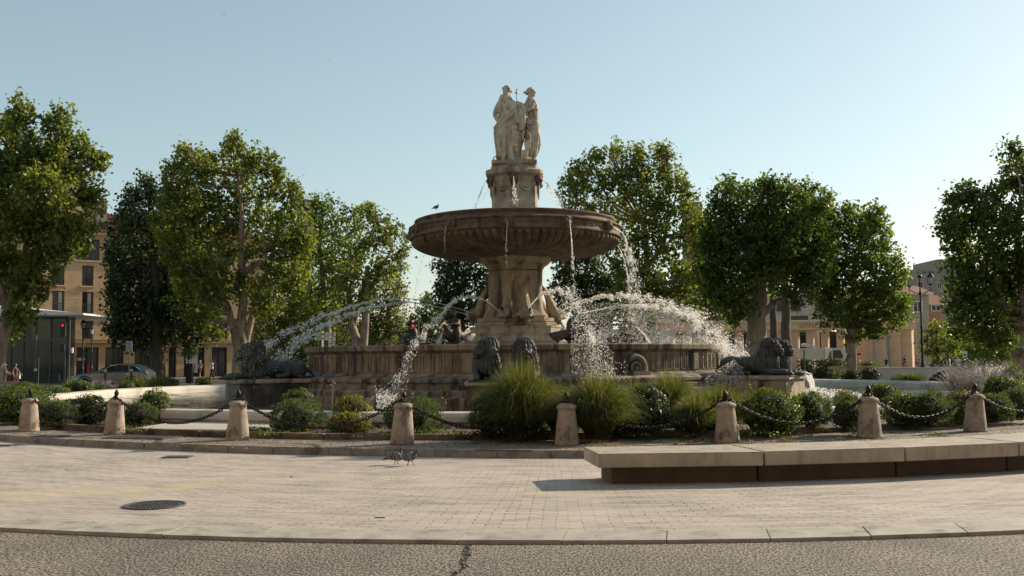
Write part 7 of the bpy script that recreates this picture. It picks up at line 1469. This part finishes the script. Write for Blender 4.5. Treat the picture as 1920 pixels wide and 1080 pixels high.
# ================================================================== PEOPLE
skin = pm('skin', (.42, .26, .18), (.36, .22, .15), 8, .6)
def person(x, ytop, ybot, Y, yaw, stride, top_c, leg_c, hair_c, label, arm=(0, 0), shorts=False, sit=False, bag=None, dress=False, mat_all=None, hat=False):
    b0 = AT(x, ybot, Y); H = max(1.55, min(1.85, (ybot - ytop) * Y / FPX)); e = empty('person', (b0.x, Y, 0.10 if Y > 76 and x < 480 else -.03), yaw, label, 'person', sc=H / 1.75)
    q = MB(); C = catmull; hipz = .92 if not sit else .50
    q.tube(C([(0, 0, hipz - .05), (0, 0, hipz + .12), (.01, 0, hipz + .32), (0, 0, hipz + .50), (0, 0, hipz + .58), (.01, 0, hipz + .66)], 3), [.12, .135, .14, .13, .12, .118, .125, .135, .145, .15, .14, .10, .065, .055, .052, .05], 12)
    q.ell((.02, 0, hipz + .74), (.095, .075, .115)); q.ell((.105, 0, hipz + .73), (.022, .014, .025)); q.ell((0, 0, hipz + .47), (.09, .19, .07))
    for s in (-1, 1):
        q.ell((.01, s * .075, hipz + .74), (.018, .014, .028)); f = stride * s
        if sit: q.tube(C([(0, s * .09, .50), (.22, s * .11, .52), (.42, s * .12, .48), (.44, s * .12, .25), (.43, s * .12, .06)], 3), [.09, .088, .085, .08, .075, .07, .062, .058, .055, .05, .045, .04, .038], 9); fx = .43
        else: q.tube(C([(0, s * .085, .90), (f * .35, s * .09, .68), (f * .62 + .03, s * .09, .48), (f * .85, s * .09, .26), (f - .02, s * .09, .07)], 3), [.095, .092, .088, .082, .074, .066, .058, .056, .055, .052, .046, .04, .038], 9); fx = f - .02
        q.tube([(fx - .05, s * .09, .05), (fx + .06, s * .095, .045), (fx + .16, s * .10, .03)], [.042, .04, .028], 8)
        ax, az = (arm[0] if s > 0 else arm[1]), 0
        sh = Vector((0, s * .20, hipz + .50)); el = sh + Vector((ax * .28, s * .05, -.29 + abs(ax) * .05)); ha = el + Vector((ax * .30 + .05, -s * .02, -.25 + abs(ax) * .25))
        q.tube(C([tuple(sh), tuple(el), tuple(ha)], 4), [.052, .05, .047, .044, .04, .037, .034, .031, .028], 8)
        q.ell(ha + Vector((.01, 0, -.03)), (.03, .016, .035))
        for k in range(4): q.tube([ha + Vector((-.02 + .014 * k, 0, -.05)), ha + Vector((-.014 + .014 * k, 0, -.085 + .006 * abs(k - 1.5)))], [.008, .006], 5)
        q.tube([ha + Vector((.025, 0, -.02)), ha + Vector((.045, 0, -.05))], [.009, .007], 5)
    sculpt('body', q, mat_all or skin, e, .017, 1)
    if mat_all: return e
    q = MB(); q.tube(C([(0, 0, hipz - (.42 if dress else .06)), (0, 0, hipz + .12), (.01, 0, hipz + .32), (0, 0, hipz + .50), (0, 0, hipz + .56)], 3), [.20 if dress else .145, .155, .152, .155, .145, .142, .15, .158, .165, .172, .165, .14, .09], 14); q.ell((0, 0, hipz + .46), (.105, .205, .085))
    for s in (-1, 1): ax = (arm[0] if s > 0 else arm[1]); sh = Vector((0, s * .20, hipz + .50)); q.tube([sh, sh + Vector((ax * .15, s * .03, -.17))], [.068, .062], 8)
    sculpt('shirt' if not dress else 'dress', q, flat('cloth_%d' % x, top_c, .85), e, .025, 2)
    if not dress:
        q = MB(); q.ell((0, 0, hipz), (.13, .165, .12))
        for s in (-1, 1):
            f = stride * s
            if sit: q.tube(C([(0, s * .09, .50), (.22, s * .11, .52), (.42, s * .12, .48), (.44, s * .12, .25), (.43, s * .12, .12)], 3), [.105] * 7 + [.08] * 6, 9)
            else:
                P_ = C([(0, s * .085, .90), (f * .35, s * .09, .68), (f * .62 + .03, s * .09, .48), (f * .85, s * .09, .26), (f - .02, s * .09, .10)], 3); P_ = P_[:7] if shorts else P_; q.tube(P_, [.108 - .0035 * i for i in range(len(P_))], 9)
        sculpt('trousers', q, flat('legs_%d' % x, leg_c, .9), e, .022, 1)
    q = MB(); q.ell((-.015, 0, hipz + .775), (.10, .085, .10)); q.ell((-.055, 0, hipz + .70), (.06, .075, .10 if hair_c[0] > .02 or True else .05)); sculpt('hair', q, flat('hair_%d' % x, hair_c, .8), e, .02, 1)
    if bag:
        q = MB(); q.box((bag[0], bag[1], hipz + bag[2]), bag[4], 0); q.tube([(bag[0], bag[1], hipz + bag[2] + bag[4][2] / 2), (0, .02, hipz + .5)], .01, 4); q.build('bag', flat('bag_%d' % x, bag[3], .7), e, bevel=.03)
    return e
BK = (.02, .018, .016)
person(8, 672, 709, 58, R(20), .05, (.04, .035, .035), (.05, .045, .05), BK, 'person in dark clothes standing at the far left edge', (.8, .6)); person(28, 675, 714, 56, R(-15), .12, (.10, .055, .045), (.12, .045, .04), BK, 'person in brownish top with a white bag near the left edge', (.5, .2), bag=(.05, .22, .05, (.75, .73, .70), (.26, .12, .34)))
person(104, 674, 708, 88, R(200), .22, (.62, .60, .57), (.03, .03, .035), BK, 'person in white vest and dark trousers walking past the glass pavilion', (-.1, .3)); person(207, 669, 702, 92, R(250), .12, (.30, .34, .38), (.05, .05, .06), BK, 'person with a dark backpack behind the roof of the car', bag=(-.22, 0, .28, (.02, .02, .02), (.16, .30, .42)))
person(243, 669, 704, 90, R(30), .05, (.45, .22, .14), (.2, .1, .08), (.35, .24, .13), 'blond person in a reddish top just above the car roof by the blue sign'); person(375, 669, 695, 92, R(250), .16, (.17, .18, .22), (.10, .06, .05), (.28, .25, .22), 'grey-haired person in grey shirt and shorts before the shop window', shorts=True)
person(397, 671, 704, 84, R(230), .20, (.62, .60, .58), (.025, .025, .03), BK, 'person in white top and black trousers walking by the shops', (.3, -.2)); person(404, 674, 707, 81, R(200), .16, (.14, .08, .12), (.16, .14, .22), BK, 'person in a purple dress walking beside the one in black trousers', dress=True)
person(1663, 663, 697, 84, R(200), .06, (.018, .022, .045), (.40, .42, .46), (.20, .14, .10), 'man in a navy shirt standing by the wooden fence', (.2, .1)); person(1697, 656.5, 685, 106, R(190), .22, (.02, .018, .018), (.02, .02, .02), BK, 'woman in a short black dress with a red bag crossing the plaza', (.5, .2), dress=True, bag=(.18, -.22, -.12, (.45, .03, .04), (.20, .10, .24)))
person(1779, 659, 690, 76, R(170), .05, (.62, .62, .60), (.03, .03, .03), (.12, .08, .05), 'person in a white shirt seen from behind by the hedge'); person(1796, 665, 692, 80, R(90), .05, (.30, .36, .40), (.1, .1, .1), (.3, .2, .12), 'person in a pale blue top beside the white notice board')
person(1718, 661, 686, 116, R(150), .05, (.05, .05, .07), (.2, .2, .25), BK, 'seated person in dark clothes under the colonnade, left one', sit=True); person(1724, 661, 686, 116, R(60), .05, (.25, .12, .10), (.1, .12, .2), BK, 'seated person in reddish top under the colonnade, right one', sit=True)
# dark life-size statue on the plaza
a = AT(1597, 700, 66); e = empty('bronze_figure', (a.x, 66, 0), R(10), 'dark bronze standing figure in a hat with one arm stretched out to the right', 'statue')
H = AT(1597, 649, 66).z; s_ = H / 1.95; q = MB(); q.tube([(0, 0, .0), (0, 0, .35), (0, 0, .8), (0, 0, 1.2), (0, 0, 1.5), (0, 0, 1.62)], [.20, .17, .20, .21, .22, .08], 12); q.ell((0, 0, 1.75), (.11, .10, .13)); q.ell((0, 0, 1.84), (.19, .19, .03)); q.ell((0, 0, 1.90), (.11, .11, .08))
q.tube(catmull([(.12, 0, 1.5), (.34, -.05, 1.48), (.58, -.08, 1.50)], 4), .05, 8); q.tube(catmull([(-.16, 0, 1.5), (-.30, 0, 1.2), (-.20, -.12, .98)], 4), .055, 8); q.tube([(-.10, 0, .5), (-.12, 0, 0)], .09, 8); q.tube([(.10, 0, .5), (.12, 0, 0)], .09, 8)
for k in range(4): q.tube([(.58, -.10 + .02 * k, 1.50), (.68, -.10 + .02 * k, 1.50 - .01 * k)], .011, 5)
o = sculpt('figure', q, iron, e, .025, 1, disp=lambda c, n: .012 * math.sin(18 * math.atan2(c.y, c.x)) * (1 if c.z < 1.5 else 0)); o.scale = (s_, s_, s_)

# ---- unseen stand-ins for the near square, added to keep the fill warm and dim
for nm, lb, X, Y, rz, w, nw in (('fill_blocker', 'long unseen ochre stand-in building behind the viewer, added to dim the fill light', 0, -24, 0, 120, 19), ('fill_blocker', 'unseen ochre stand-in building at the near left, added to dim the fill light', -34, -6, R(-62), 44, 7), ('fill_blocker', 'unseen ochre stand-in building at the near right, added to dim the fill light', 36, -10, R(66), 36, 5)):
    e = empty(nm, (X, Y, 0), rz, lb, 'building'); q = MB(); q.box((0, -6, 11), (w, 12, 22)); q.build('wall', ochre, e)
    q = MB(); h = w / 2 + .5; q.add([(-h, .5, 22), (h, .5, 22), (h, -6, 25), (-h, -6, 25), (-h, -12.5, 22), (h, -12.5, 22)], [(0, 1, 2, 3), (3, 2, 5, 4), (0, 3, 4), (1, 5, 2)]); q.build('roof', tile, e)
    for i in range(nw):
        for j in range(5): q = MB(); q.box(((i - (nw - 1) / 2) * 6, .02, 3 + 4 * j), (1.6, .1, 2.4)); q.build('window', glass_d, e)
